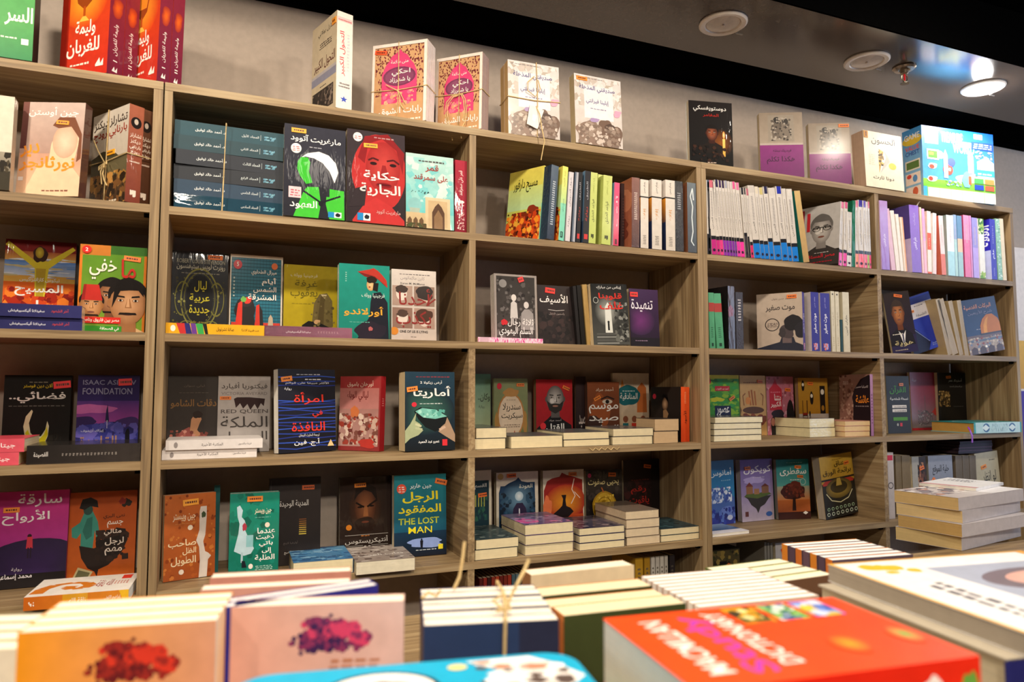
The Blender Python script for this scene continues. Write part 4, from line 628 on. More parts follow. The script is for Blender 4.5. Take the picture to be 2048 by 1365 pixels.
F('teal checked novel with a red table scene and white title', 2, 457, 563, 513, 'E0D8C8', grid + [R(0, 0, .02, 1, 'E0D8C8'), R(.97, 0, 1, 1, 'E0D8C8'), R(0, .965, 1, 1, 'E0D8C8'), R(.04, .04, .96, .2, 'C83828'), B(.3, .3, .2, .2, '1A1618', 5, .2), E(.3, .44, .12, .06, '2A2024'), P([(.1, .1), (.16, .42), (.24, .46), (.24, .1)], 'D03020'), B(.34, .46, .07, .04, 'D83828', 2, .3), B(.26, .47, .05, .035, '6AB050', 4, .3), P([(.5, .05), (.5, .34), (.56, .42), (.62, .34), (.66, .05)], '1E1A1C'), P([(.58, .1), (.56, .42), (.5, .4), (.48, .1)], 'C83020'), P([(.72, .06), (.74, .26), (.78, .3), (.82, .26), (.84, .06)], 'B8A890'), T('ميرال الطحاوي', .4, .76, .88, .83, 'E8E8E0', .8), T('أيام', .6, .64, .88, .74, 'F4F2EA', 1.4), T('الشمس', .44, .55, .88, .63, 'F4F2EA', 1.4), T('المشرقة', .34, .45, .88, .54, 'F4F2EA', 1.4), E(.14, .88, .08, .055, 'C82838'), T('5', .12, .86, .16, .91, 'F4F2EA', 1), E(.84, .88, .06, .04, 'D86A30'), M(.06, .5, .09, .75, 'A8C0C0', 6)], Y=.165, t=.02, wrap=0, lean=3, page=WHITE, spc='1E6A80')
F('mustard yellow novel with a headless seated man in a jacket', 2, 566, 674, 533, 'B8A020', [R(0, 0, 1, 1, 'A89418', 'B8A424'), T('فرجينيا وولف', .12, .83, .62, .89, 'D8D0A8', .8), T('غرفة', .2, .69, .62, .8, '6A6018', .9), T('يعقوب', .12, .55, .62, .68, '6A6018', .9), P([(.52, .2), (.56, .5), (.66, .62), (.8, .64), (.9, .54), (.92, .2), (.8, .1), (.58, .12)], '6E6038'), P([(.62, .2), (.68, .58), (.76, .62), (.74, .2)], '5A4C2C'), P([(.68, .62), (.8, .62), (.76, .56)], 'C8B890'), P([(.34, .02), (.34, .2), (.46, .26), (.66, .24), (.86, .18), (.86, .02), (.76, .02), (.74, .1), (.5, .12), (.48, .02)], '1E1C1A'), B(.62, .25, .06, .03, 'C8A070', 2, .2), M(.14, .48, .5, .5, '8A7C1C', 1), K(.5, .1, .95, .6, 24, .04, ['5A4E2C', '7A6C40'], 3)], Y=.15, t=.022, wrap=1, lean=3, spc='A89418')
F('teal novel with a woman in a wide red hat', 2, 677, 779, 531, '1E8A74', [R(0, 0, 1, 1, '1C8070', '229080'), P([(.36, .0), (.46, .14), (.6, .3), (.62, .5), (.66, .62), (.82, .64), (.96, .5), (.99, .0)], '20222C'), B(.62, .12, .3, .12, '2A2430', 4, .2), P([(.36, .9), (.5, .84), (.62, .82), (.74, .82), (.9, .74), (.96, .7), (.94, .8), (.84, .88), (.76, .93), (.68, .96), (.6, .94)], 'B8382C'), P([(.36, .9), (.5, .84), (.62, .82), (.74, .82), (.9, .74), (.95, .7), (.86, .76), (.7, .85), (.5, .88)], '7A2420'), E(.62, .73, .08, .08, 'E8C890', 'C89860'), B(.64, .8, .1, .05, '2A2018', 3, .2), P([(.68, .76), (.78, .76), (.76, .64), (.66, .66)], '241C18'), E(.6, .7, .02, .01, 'A03828'), T('فرجينيا وولف', .44, .55, .9, .62, 'C8DCD4', .8), T('أورلاندو', .1, .3, .88, .44, 'E8A838', 1.6), M(.2, .22, .6, .24, '6AB0A0', 1), B(.62, .14, .04, .03, 'B86060', 3, .3), M(.12, .76, .15, .9, '8AC8B8', 5)], Y=.045, t=.025, wrap=1, lean=3, spc='1C8070', page=WHITE)
F('pale novel with four sepia portrait squares under red script', 2, 783, 873, 542, 'C8BAB0', [R(0, 0, 1, 1, 'C4B4AA', 'CFC4BC'), M(.16, .93, .86, .95, '4A4040', 1), T('كارن ماكمانوس', .2, .85, .74, .91, '8A8080', .6), T('Karen M. McManus', .2, .79, .74, .82, '4A4444', .6), R(.02, .17, .46, .46, '8A6A5C'), R(.5, .17, .96, .46, 'A88A7C'), R(.02, .49, .46, .77, 'A88C7E'), R(.5, .49, .96, .77, '8E7264'), E(.22, .66, .12, .1, 'E0D0C4'), B(.22, .72, .13, .06, '3A2820', 3, .2), E(.74, .64, .13, .1, 'C8B0A0'), B(.74, .68, .2, .1, '2A1C18', 5, .15), E(.24, .32, .12, .1, 'D8C8BC'), B(.24, .38, .13, .05, '4A3228', 6, .2), E(.72, .3, .12, .1, 'D8C4B8'), B(.72, .36, .18, .1, '4A2A1C', 8, .2), T('أحدنا', .16, .5, .86, .74, '8A2420', .8), T('يكذب', .1, .18, .88, .42, '8A2420', .8), line([(.9, .66), (.78, .5), (.98, .6)], .03, '8A2420'), T('ONE OF US IS LYING', .18, .11, .8, .145, '2A2424', 1), E(.06, .13, .09, .055, 'D08028'), M(.42, .05, .56, .07, '8A7C78', 1)], Y=.05, t=.022, wrap=0, lean=3, spc='C8BAB0', page=WHITE)
L('bright yellow novel with coloured shards on its spine, lying flat', 2, 328, 526, .008, 0, .0235, 'E8A818', side='spine', deep=.135, spc='E8A818', sart=[R(0, 0, 1, 1, 'E8A818', 'F0B020'), P([(0, .1), (1, .14), (1, .2), (0, .18)], 'C83030'), P([(0, .18), (1, .2), (1, .26), (0, .23)], '2A2A70'), P([(0, .24), (1, .26), (1, .31), (0, .29)], '6A3A90'), P([(0, .29), (1, .32), (1, .38), (0, .36)], '3AA850'), P([(0, .36), (1, .39), (1, .42), (0, .4)], '1A1A1A'), E(.5, .07, .3, .025, 'F4EEE0'), T('صلاة تشرنوبل', .3, .5, .72, .68, '4A3A10', .9, 90), T('سفيتلانا', .36, .76, .66, .94, '8A6A14', .7, 90)])
L('mauve shrink-wrapped novel lying flat below the mustard novel', 2, 528, 704, .008, 0, .0245, '7A4458', side='spine', deep=.135, wrap=2, spc='7A4458', sart=[R(0, 0, 1, 1, '6E3C50', '8A5268'), T('سفيتلانا أليكسييفيتش', .36, .24, .66, .52, 'DCC8D0', .8, 90), M(.4, .6, .6, .85, 'A87888', 8)])
F('grey book with two children in old clothes, a red rosette', 2, 990, 1076, 551, '48403E', [R(0, 0, 1, 1, 'A89C96', '9A908A'), R(.05, .04, .95, .97, '4A4442', '3A3634'), K(.05, .05, .95, .95, 60, .07, ['5A5452', '3A3634', '6A6462', '2E2A2A'], 5), E(.2, .86, .09, .06, '8A8684'), E(.45, .66, .06, .05, 'D8D0CA'), P([(.36, .36), (.38, .58), (.44, .62), (.52, .58), (.54, .36)], 'C8C2BE'), R(.4, .26, .44, .37, '8A8482'), R(.47, .26, .51, .37, '8A8482'), E(.74, .56, .06, .05, 'D0C8C4'), P([(.6, .2), (.62, .44), (.7, .5), (.8, .5), (.9, .44), (.92, .2)], '9A9492'), B(.22, .3, .07, .045, 'C83038', 3, .3), T('ثلاثة رجال', .3, .24, .9, .36, 'ECE6E2', .6), T('السلم اليهودي', .1, .08, .88, .24, 'F4F0EC', .8)], Y=.05, t=.028, wrap=1, lean=3, spc='A89C96', page=WHITE, stick=[(.62, .93, 20, 'E03030', .016, .014)])
L('pink and white patterned booklet lying flat in front of the grey book', 2, 956, 1086, .005, 0, .0125, 'F0A8C8', side='spine', deep=.13, spc='F0A8C8', sart=[R(0, 0, 1, 1, 'F4C8D8'), K(0, 0, 1, 1, 70, .5, ['E850A0', 'F8E0EC', 'F070B0', 'D83890'], 4, .02), R(0, .03, 1, .16, 'D8B0C0')])
asf = [R(0, 0, 1, 1, '221A1A', '2C2222'), K(0, 0, 1, .55, 30, .12, ['2E2422', '1A1414', '3A2A28'], 4), T('الأسِيف'.replace('ِ', ''), .06, .68, .82, .86, 'ECE4E0', 1.2), line([(.28, .59), (.5, .575), (.72, .59)], .012, 'C8BEBA'), T('ياسمين قنديل', .3, .5, .72, .545, '9A8C88', .7)]
F('black novel with white lettering and a red sticker, middle right column', 2, 1077, 1151, 573, '2A2020', asf, Y=.06, t=.022, lean=3, stick=[(.34, .91, -6, 'E83028', .03, .015)], spc='2A2020')
for i, (xl, xr, c_, pg) in enumerate(((1155, 1162, '1E1A1A', '8A7A58'), (1163, 1172, '16120F', CREAM), (1174, 1184, '1A1614', 'C0A068'))):
    S(f'{ORD[i]} narrow leaning block between the two black covers', 2, xl, xr, 573 - i * 1.5, c_ if i != 2 else 'B09058', Y=.05, lean=-5, w=.13, page=pg, group='leaning novels between the black covers')
F('black and white novel with a lone figure walking up steps', 2, 1188, 1261, 571, '4A4A46', [R(0, 0, 1, 1, '4C4C48', '1E1E1E'), E(.42, .55, .34, .26, 'A8A8A0', '3A3A38'), P([(.34, .2), (.36, .62), (.44, .7), (.52, .62), (.54, .2)], 'D8D8D0'), R(.41, .24, .46, .36, '2A2A2A'), E(.435, .375, .03, .02, '2A2A2A'), G(*[R(.1, .02 + k * .05, .7, .04 + k * .05, ['8A8A84', '5A5A56'][k % 2]) for k in range(4)]), K(.6, .05, .98, .7, 40, .08, ['6A6A64', '3A3A38', '8A8A84', '2A2A28'], 4), T('إيناس من مبارك', .16, .91, .84, .97, 'E0DCD8', .8), T('قلوبنا', .2, .73, .84, .85, 'D03830', 1.6), T('غلف', .22, .58, .86, .71, 'D03830', 1.6), ring(.12, .73, .07, .05, .15, 'C8C8C0')], Y=.03, t=.02, wrap=1, lean=3, roll=-2, spc='3A3A38')
F('deep purple novel with flowing white title and red sticker', 2, 1262, 1320, 580, '3A1C44', [R(0, 0, 1, 1, '1E1020', '3A1C48'), E(.35, .45, .5, .25, '6A2A6A', '321A3C'), T('تنهيدة', .06, .6, .8, .82, 'ECE4EC', .6), R(0, 0, 1, .16, '181018'), M(.15, .1, .6, .13, '8A7088', 1)], Y=.05, t=.022, lean=3, spc='241428', stick=[(.16, .9, 0, 'E83028', .026, .014)])
gs = [R(0, 0, 1, 1, '4A9068', '58A078'), R(0, .66, 1, .82, 'A84038'), M(.3, .2, .7, .4, '2A5A40', 6), R(.35, .04, .7, .1, '1E3A2A')]
row(' beside the double upright, second shelf', [('first green spine with a brick red band', 1420, 1431, 586, '4A9068', dict(sart=gs, lean=-1)), ('second green spine with a brick red band', 1434, 1449, 588, '4A9068', dict(sart=gs, lean=-3.5)),
    ('tall black wrapped spine with its cover showing', 1457, 1472, 573, '453C40', dict(sart=[R(0, 0, 1, 1, '3A3236', '5A5054'), B(.4, .6, .4, .1, '7A4048', 3, .3)], wrap=1, fc='161214', yaw=8, art=[R(.1, .8, .8, .86, '8A2424')])), ('dark sparkling crinkly spine', 1473, 1488, 585, '383236', dict(wrap=2, sart=[M(.3, .5, .7, .9, 'C8C0C0', 8)]))], 2, .02, 'upright novels, second shelf beyond the double upright')
mw = [R(0, 0, 1, 1, 'B8A698', 'C0AE9E'), T('محمد حسن علوان', .34, .88, .76, .92, '5A4A44', .5), T('موت صغير', .2, .68, .84, .8, '2A2024', 1), ring(.34, .46, .16, .11, .12, '2A2024'), M(.22, .42, .46, .5, '5A4A48', 4), P([(0, 0), (0, .06), (.3, .12), (.5, .16), (.54, .24), (.8, .24), (.84, .15), (1, .1), (1, 0)], '262838'), R(.56, .14, .76, .28, '6A5A5C'), B(.66, .34, .16, .12, '4A4044', 5, .15), B(.8, .48, .2, .14, '1E1C22', 3, .12), B(.56, .32, .08, .08, '3A3438', 6, .2), B(.95, .35, .12, .14, '24222A', 7, .2)]
ms = [R(0, 0, 1, 1, '302C80', '38348C'), T('موت صغير', .3, .3, .74, .64, 'F0ECF4', 1, 90), T('محمد حسن', .4, .74, .62, .92, '9A96D0', .5, 90), K(.25, .02, .75, .14, 12, .14, ['A8A4D8', 'D87060'], 3, .3)]
row(' of the small-death novels on the second shelf', [
    ('cover and dark blue first spine', 1601, 1617, 585, '302C80', dict(sart=ms, fc='B8A698', art=mw, yaw=34, Y=.012, w=.142, stick=[(.78, .93, 0, 'F07A28', .03, .012)])), ('dark blue middle spine', 1624, 1640, 585, '302C80', dict(sart=ms, fc='D8CCC8')), ('dark blue last spine', 1643, 1662, 587, '302C80', dict(sart=ms, fc='D8CCC8'))], 2, .012, None)
ws = [R(0, 0, 1, 1, 'CABFA4', 'D4CAB2'), T('خارج الحدود', .32, .42, .7, .66, '8A7450', .8, 90), M(.35, .1, .65, .25, 'A89878', 5), E(.5, .95, .2, .014, '4A4034')]
row(' right of the dark blue spines', [('first narrow cream spine', 1664.5, 1672, 583, 'CABFA4', dict(sart=ws)), ('second narrow cream spine', 1673, 1681, 584, 'CABFA4', dict(sart=ws)), ('thin dark green booklet', 1682, 1687, 640, '1A3A34', {}), ('wide cream spine with vertical black title', 1688, 1701, 585, 'CABFA4', dict(sart=[R(0, 0, 1, 1, 'C8BCA0', 'D4CAB2'), T('خاران أمين', .3, .28, .72, .62, '2A2420', .9, 90)]))], 2, .015, 'cream novels, second shelf')
F('leaning book with a smiling suited man on its cover', 2, 1786, 1838, 596, '241C2C', [R(0, 0, 1, 1, '241C38', '2A1C18'), R(0, 0, 1, .28, '2A2448'), face(.46, .64, .2, 'C8804C', '6A3820', hair='3A2A22', body='1C1820'), P([(.36, .36), (.5, .28), (.64, .36), (.5, .1)], 'E8E4E0'), P([(.47, .32), (.53, .32), (.52, .1), (.48, .1)], '2A2A4A'), T('هوية', .14, .1, .86, .2, 'C8B888', .8), M(.1, .3, .5, .33, 'E8E0D0', 1), M(.1, .04, .6, .07, 'A89888', 1)], Y=(.05, .02), t=.012, roll=-7, lean=2, stick=[(.56, .93, -14, 'E87028', .03, .01)], h=.215)
F('leaning blue book with a white title band beside the suited man', 2, 1828, 1893, 601, '2436A0', [R(0, 0, 1, 1, '2434A0', '2A3CA8'), R(0, .6, 1, .86, 'D0CCD4'), R(0, .86, 1, .97, '1E2A80'), P([(.0, .0), (.0, .36), (.18, .5), (.6, .14), (.48, 0)], '1E2240'), P([(.5, 0), (.62, .15), (.85, 0)], '3A50C8'), line([(.1, .52), (.58, .15)], .014, '8898D8'), T('الفلسفة', .4, .63, .74, .68, '3A3A48', .8), M(.42, .81, .7, .835, '3A3A5A', 1), M(.62, .06, .92, .12, '8898D0', 2)], Y=(.085, .065), t=.015, roll=-17, lean=2, stick=[(.3, .745, 0, 'F09028', .022, .009)], page=WHITE)
for i, (xl, xr, yt) in enumerate(((1896, 1904, 600), (1905, 1917, 602), (1919, 1927, 604), (1930, 1938, 602))):
    S(f'{ORD[i]} fanned block of page edges leaning left on the second shelf', 2, xl, xr, yt, 'B8A078', [R(0, 0, 1, 1, 'A89068', 'C8B088')] + [R(.1 + k * .12, 0, .13 + k * .12, 1, '8A7450') for k in range(7)], Y=.04, lean=(-15, -19, -14, -9)[i], w=.13, page='C8B088', group='leaning page blocks in the far column')
F('leaning blue novel with a golden dome and tiled walls', 2, 1941, 2011, 604, '24406A', [R(0, 0, 1, 1, '2A4A78', '1E3054'), R(0, .0, 1, .3, '8A7A78', '9A8C88'), R(0, .22, 1, .26, '5A6A80'), R(0, .28, 1, .34, '6A5A60'), K(0, .0, 1, .3, 60, .05, ['C8B8A8', '6A7A98', '8A4A48', 'B0A090'], 4), G(*[P([(.06 + k * .24, 0), (.06 + k * .24, .1), (.15 + k * .24, .14), (.24 + k * .24, .1), (.24 + k * .24, 0)], '4A3A40') for k in range(4)]), R(.4, .33, 1.0, .38, '3A3848'), P([(.42, .36), (.43, .5), (.52, .62), (.66, .69), (.82, .69), (.96, .6), (1, .52), (1, .36)], 'C07020'), P([(.5, .36), (.52, .5), (.6, .6), (.7, .66), (.62, .5), (.6, .36)], 'E09838'), T('البركات القدسية', .06, .8, .84, .9, 'D89880', 1), T('شرح الأربعين', .14, .7, .84, .78, '8A8AA8', .7), M(.3, .44, .42, .46, 'C8C8D0', 1), R(.46, .1, .52, .14, 'F4F0E8')], Y=(.04, .02), t=.02, roll=-9, lean=2, page='C8B088')

# ================================================================== third shelf down
F('black novel with a yellow crescent egg and white title, third shelf', 3, 0, 136, 752, '1C1A18', [R(0, 0, 1, 1, '201C1A', '1A1816'), T('آلان دين فوستر', .28, .84, .72, .9, 'D0B828', 1), M(.36, .91, .64, .93, '8A8470', 1), P([(.06, .66), (.36, .68), (.6, .72), (.92, .78), (.84, .66)], '1C1A18'), T('فضائي..', .08, .66, .92, .8, 'F0EEE8', 1.4), M(.06, .62, .92, .64, '6A6862', 1), P([(.42, .58), (.34, .5), (.31, .38), (.34, .26), (.42, .14), (.52, .1), (.62, .14), (.68, .26), (.69, .38), (.66, .44), (.64, .34), (.58, .26), (.5, .24), (.42, .3), (.39, .42), (.44, .56)], 'E0D8B0'), P([(.34, .3), (.42, .14), (.52, .1), (.62, .14), (.68, .28), (.66, .38), (.62, .28), (.55, .22), (.5, .2), (.42, .26), (.38, .34)], 'D8C820'), P([(.42, .14), (.4, .0), (.68, 0), (.62, .14)], 'C8B81C'), E(.2, .06, .4, .1, '4A4644', '242220'), E(.84, .08, .2, .07, '3A3836', '1E1C1A')], Y=.18, t=.022, wrap=1, lean=2, stick=[(.86, .885, 6, 'F02C30', .034, .016)])
F('purple novel with a night sky and a silhouette looking out, third shelf', 3, 149, 274, 752, '3A2A70', [R(0, 0, 1, 1, '4A3A90', '2A2048'), R(0, .4, 1, .68, 'A84AA0', '5A3A88'), B(.2, .58, .4, .06, 'C86AB0', 3, .25), B(.1, .4, .24, .09, '3A2A60', 5, .25), B(.85, .4, .2, .08, '4A3470', 7, .25), B(.5, .2, .6, .2, '3A3A90', 9, .2), K(0, .05, 1, .42, 40, .12, ['4A4AA0', '5A58B0', '2E2A68', '6A60B8'], 3), P([(.46, .44), (.47, .56), (.49, .64), (.5, .56), (.52, .44), (.5, .4)], '2A2A50'), R(.485, .34, .495, .44, 'E0D8F0'), P([(.79, .12), (.79, .28), (.81, .32), (.84, .34), (.86, .3), (.87, .12)], '14121E'), P([(.74, .08), (.78, .13), (.92, .12), (.96, .08)], '181628'), T('ISAAC ASIMOV', .08, .88, .94, .94, '8A88A8', .8), T('FOUNDATION', .08, .76, .88, .84, '9A98B8', .8), T('إيزاك أزيموف', .08, .29, .44, .34, 'D8D4EC', .8), T('القاعدة', .06, .12, .66, .25, 'A88070', 1.4), M(.06, .06, .5, .085, 'C8C4DC', 1)], Y=.17, t=.022, wrap=1, lean=2, stick=[(.76, .915, 3, 'F02C30', .028, .016)])
pk = [R(0, 0, 1, 1, 'D84858', 'E05868'), T('جيتا', .3, .74, .72, .9, 'FAF0F0', 1, 90)]
z = L('lower rose pink novel lying flat at the left edge, third shelf', 3, -150, 37, .02, 0, .026, 'D84858', side='spine', sart=pk, deep=.14)
L('upper rose pink novel lying flat at the left edge, third shelf', 3, -140, 48, .02, z, .027, 'D84858', side='spine', sart=pk, deep=.14)
L('thick charcoal shrink-wrapped volume lying flat under the purple novel', 3, 52, 280, .02, 0, .0385, '2C2826', side='spine', deep=.14, wrap=1, spc='2C2826', sart=[R(0, 0, 1, 1, '24201E', '3A3432'), T('القصيدة', .35, .06, .66, .18, 'E0DAD4', .9, 90), M(.45, .3, .6, .8, '8A827C', 16)])
F('dark brown novel with a reclining figure in pale red', 3, 326, 431, 754, '2E2622', [R(0, 0, 1, 1, '332A26', '3A332E'), T('ليلي سوان', .3, .85, .7, .89, '6A5E54', .7), M(.2, .78, .8, .8, '5A5048', 1), T('دقات الشامو', .06, .58, .94, .7, '8A6438', 1.2), P([(.02, .1), (.14, .2), (.3, .3), (.42, .34), (.6, .28), (.78, .22), (.76, .12), (.5, .06), (.2, .05)], '9A5048'), P([(.1, .1), (.3, .22), (.45, .18), (.7, .2), (.6, .1), (.3, .06)], 'C88070'), P([(.44, .3), (.46, .44), (.52, .5), (.62, .5), (.66, .44), (.62, .38), (.58, .3), (.66, .24), (.54, .2)], 'C08A64'), B(.58, .5, .09, .05, '2A1C16', 3, .2), K(.04, .04, .8, .3, 24, .05, ['B06858', '7A3C34', 'D09080'], 4)], Y=.17, t=.02, wrap=0, lean=2)
F('pale grey novel with large thin lettering and dripping ink', 3, 433, 538, 754, 'B4ACA8', [R(0, 0, 1, 1, 'A8A09C', 'BCB4B0'), T('فيكتوريا أفيارد', .06, .82, .94, .92, '4A4442', .9), T('VICTORIA AVEYARD', .06, .75, .94, .79, '8A8280', .7), P([(.3, .7), (.36, .72), (.6, .72), (.9, .7), (.88, .6), (.82, .64), (.76, .56), (.7, .63), (.62, .55), (.56, .63), (.48, .57), (.42, .64), (.34, .58)], '3A2A2A'), T('RED QUEEN', .06, .5, .96, .56, '5A5250', .9), T('الملكة', .06, .32, .96, .47, '4A4442', .4), T('الحمراء', .06, .12, .96, .27, '4A4442', .4)], Y=.165, t=.025, wrap=1, lean=2, stick=[(.14, .71, 0, 'F08028', .026, .008)], page=WHITE)
wl = [R(0, 0, 1, 1, 'D4CCC8', 'E0D8D4'), T('المكتبة الأخيرة', .3, .36, .72, .58, '4A4442', .8, 90), T('فريدة سافنسون', .36, .74, .66, .88, '6A6462', .6, 90), E(.5, .1, .3, .02, '8A8280')]
z = L('lower of two white novels lying flat before the pale grey novel', 3, 322, 512, .022, 0, .0205, 'D4CCC8', side='spine', sart=wl, deep=.135, page=WHITE)
L('upper of two white novels lying flat before the pale grey novel', 3, 331, 525, .016, z, .0215, 'D8D0CC', side='spine', sart=wl, deep=.135, page=WHITE)
bl_ = [R(0, 0, 1, 1, '10101C', '181826')] + [line([(0, y), (.3, y + .01 * ((i * 7) % 5 - 2)), (.7, y - .012 * ((i * 3) % 4 - 1.5)), (1, y + .004)], .02, ['28409A', '3050B0', '203080'][i % 3]) for i, y in enumerate((.06, .12, .17, .23, .28, .33, .36, .4, .45, .5, .54, .57, .59, .62, .8, .85, .9))]
F('black novel with blue slats and red lettering, third shelf', 3, 557, 672, 741, '14141E', bl_ + [M(.3, .93, .74, .95, 'B8B8C0', 1), M(.45, .87, .75, .895, 'E0E0E4', 1), T('الأكثر مبيعا على قوائم', .12, .81, .88, .85, 'D8D8E0', .6), T('رواية', .1, .74, .22, .78, 'E0E0E4', .6), T('امرأة', .26, .57, .78, .72, 'E03828', .9), T('في', .58, .41, .76, .5, 'E03828', .9), T('النافذة', .22, .25, .8, .36, 'E03828', .9), T('ترجمة الحارث النبهان', .34, .18, .7, .22, 'E0E0E4', .6), T('أ.ج. فين', .26, .07, .7, .16, 'F4F2F0', 1), P([(.84, .06), (.9, .14), (.96, .06)], 'E8C890')], b=(910, 903), t=.028, lean=4, stick=[(.14, .88, 8, 'F08A30', .028, .012)], page=WHITE, spc='14141E')
F('dull red novel with a pale townscape and a red spine', 3, 676, 758, 754, '8A2A2C', [R(0, 0, 1, 1, '8A3030', '9A3434'), R(0, .56, .96, .84, 'B87A74', 'B06A64'), R(0, .06, .96, .56, 'B08880', 'A87870'), K(0, .08, .96, .5, 70, .08, ['7A4A40', 'C8A898', '9A3C30', 'D8C0B0', '6A3430'], 4), B(.38, .52, .1, .08, 'C87040', 3, .3), B(.7, .1, .2, .06, 'B83830', 5, .3), T('أورهان باموق', .18, .85, .82, .94, 'D8B8A8', .8), T('ليالي الوباء', .18, .66, .7, .8, '6A2020', .8)], Y=(.13, .05), t=.024, wrap=1, lean=2, spc='9A1C24', sart=[R(0, 0, 1, 1, '8A1820', 'A02028'), M(.3, .6, .7, .72, 'C87070', 4)])
F('thick dark teal novel with hands holding a shining stone', 3, 810, 910, 746, '14222C', [R(0, 0, 1, 1, '10161C', '1C3A4C'), E(.4, .5, .6, .3, '3A6A5A', '142430'), M(.2, .93, .9, .95, '9A3038', 1), T('أرض زيكولا 2', .3, .84, .74, .89, 'E8E8E4', .9), T('أماريتا', .16, .66, .92, .82, 'ECEAE4', 1.6), M(.28, .59, .74, .61, 'C8D0CC', 1), E(.18, .585, .05, .03, 'D83040'), P([(.18, .5), (.3, .55), (.5, .54), (.7, .5), (.86, .42), (.8, .3), (.6, .24), (.4, .3), (.26, .4)], '0E1416'), P([(.2, .5), (.34, .54), (.6, .52), (.84, .43), (.6, .4), (.36, .42)], '7AC0B0'), K(.26, .42, .8, .52, 14, .06, ['A8DCCC', '5AA898', '8AD0C0'], 4), P([(.0, .26), (.1, .34), (.22, .48), (.2, .38), (.3, .34), (.28, .28), (.36, .26), (.26, .2), (.1, .16), (0, .1)], 'A8B088'), line([(.2, .34), (.32, .31)], .04, 'C8C8A0'), line([(.2, .29), (.34, .27)], .04, 'B8BC94'), P([(1, .2), (.9, .34), (.84, .42), (.8, .34), (.72, .3), (.66, .24), (.8, .18), (1, .1)], 'A88A70'), line([(.68, .26), (.8, .3)], .05, 'C8A890'), T('عمرو عبد الحميد', .26, .09, .68, .14, 'F4F2F0', 1), R(.74, .06, .84, .14, 'D83038')], b=(906, 902), t=.052, lean=2, stick=[(.14, .78, 8, 'F08A30', .028, .012)], page='DCC89C', spc='14222C')
F('pale green novel cut off by the middle upright, third shelf', 3, 941, 981, 753, '7AA088', [R(0, 0, 1, 1, 'B0B488', '6A9C88'), T('وكان..', .36, .6, .96, .72, '2A3028', .6), T('رواية', .4, .5, .7, .55, '4A5448', .5)], Y=.215, t=.012, lean=0, h=.2)
F('sage green novel with an oval mirror frame and script title', 3, 988, 1056, 758, '7C8458', [R(0, 0, 1, 1, '6A7448', '8C946C'), E(.5, .42, .4, .36, 'B88048'), E(.5, .42, .36, .33, 'E0C8AC'), B(.5, .78, .22, .07, 'B88850', 4, .25), B(.08, .3, .06, .18, 'B08448', 3, .2), B(.92, .3, .06, .18, 'B08448', 6, .2), T('سندريلا', .26, .48, .78, .62, '2A2420', .7), T('سيكريت', .22, .36, .84, .47, '2A2420', .7), M(.26, .24, .76, .3, '9A8470', 2), M(.36, .66, .64, .68, 'A08C78', 1), E(.16, .88, .07, .05, 'D83848'), P([(.56, .1), (.6, .2), (.64, .1)], 'A83028')], Y=.2, t=.012, wrap=1, lean=1, stick=[(.78, .9, 0, 'F07A28', .024, .009)])
F('red and black novel with a bald bearded man, third shelf', 3, 1073, 1146, 760, 'A81820', [R(0, 0, 1, 1, '981620', 'B81C24'), R(0, 0, 1, .2, '121014'), P([(0, 0), (.02, .22), (.3, .36), (.4, .42), (.62, .42), (.7, .36), (.96, .26), (1, 0)], '141216'), face(.52, .68, .22, 'D0C8C4', '5A5452', hair='2A2624', beard='2C2826', bald=True, lit='E4DEDA'), T('أحمد مراد', .34, .32, .68, .36, 'C8C0BC', .8), T('القتل', .26, .15, .76, .29, 'F0EEEA', 1.8), E(.18, .25, .08, .055, 'D83038'), T('للمبتدئين', .4, .06, .76, .12, 'F0EEEA', 1)], Y=.2, t=.02, lean=1, stick=[(.82, .86, -22, 'F07A28', .024, .01)], page='A88A60')
F('dark spine-like novel standing between the bald man and hunting novels', 3, 1152, 1172, 764, '2A1C20', [R(0, 0, 1, 1, '1E1418', '3A282A'), T('صيد', .3, .2, .96, .4, 'D8C8C0', 1)], Y=.215, t=.01, lean=0, page='8A6A54', h=.195)
F('orange-brown novel with tall white lettering about a hunting season', 3, 1176, 1240, 765, '6A3A24', [R(0, 0, 1, 1, '4A2A20', '8A4A28'), B(.4, .5, .3, .3, '9A5028', 4, .3), B(.2, .2, .3, .2, '3A2420', 6, .3), T('أحمد مراد', .26, .83, .82, .91, 'E8D8C8', .8), E(.62, .66, .16, .04, 'D8C8B8'), E(.62, .66, .06, .035, '1A1210'), line([(.42, .7), (.62, .75), (.84, .7)], .04, '2A1814'), T('موسم', .04, .46, .96, .62, 'F4F0EC', 1), T('صيد', .04, .3, .96, .42, 'F4F0EC', 1), T('الغزلان', .04, .11, .96, .26, 'F4F0EC', 1)], Y=.195, t=.016, lean=1, stick=[(.3, .72, 26, 'F08A30', .024, .01)], page='6A4A3C')
F('white novel with a teal cloud title and colourful little figures', 3, 1226, 1299, 749, 'D8C8B4', [R(0, 0, 1, 1, 'C8A880', 'DCD0C0'), P([(.2, .72), (.26, .92), (.34, .74)], 'D89048'), P([(.66, .4), (.68, .78), (.8, .86), (.92, .78), (.94, .4)], 'C87038'), R(.56, .5, .64, .94, 'D8C8B0'), B(.42, .66, .32, .16, '1C6A74', 3, .12, 30), T('المنادقية', .2, .58, .68, .7, 'F0F0EC', .9), M(.26, .72, .6, .75, 'C8E0E0', 1), G(*[G(P([(x, 0), (x + .01, .24), (x + .16, .24), (x + .18, 0)], c_), E(x + .085, .3, .07, .05, '8A5038')) for x, c_ in ((.02, 'D8A030'), (.26, '1E7078'), (.5, 'C83828'), (.74, 'C86030'))])], Y=.2165, t=.01, lean=0, h=.207)
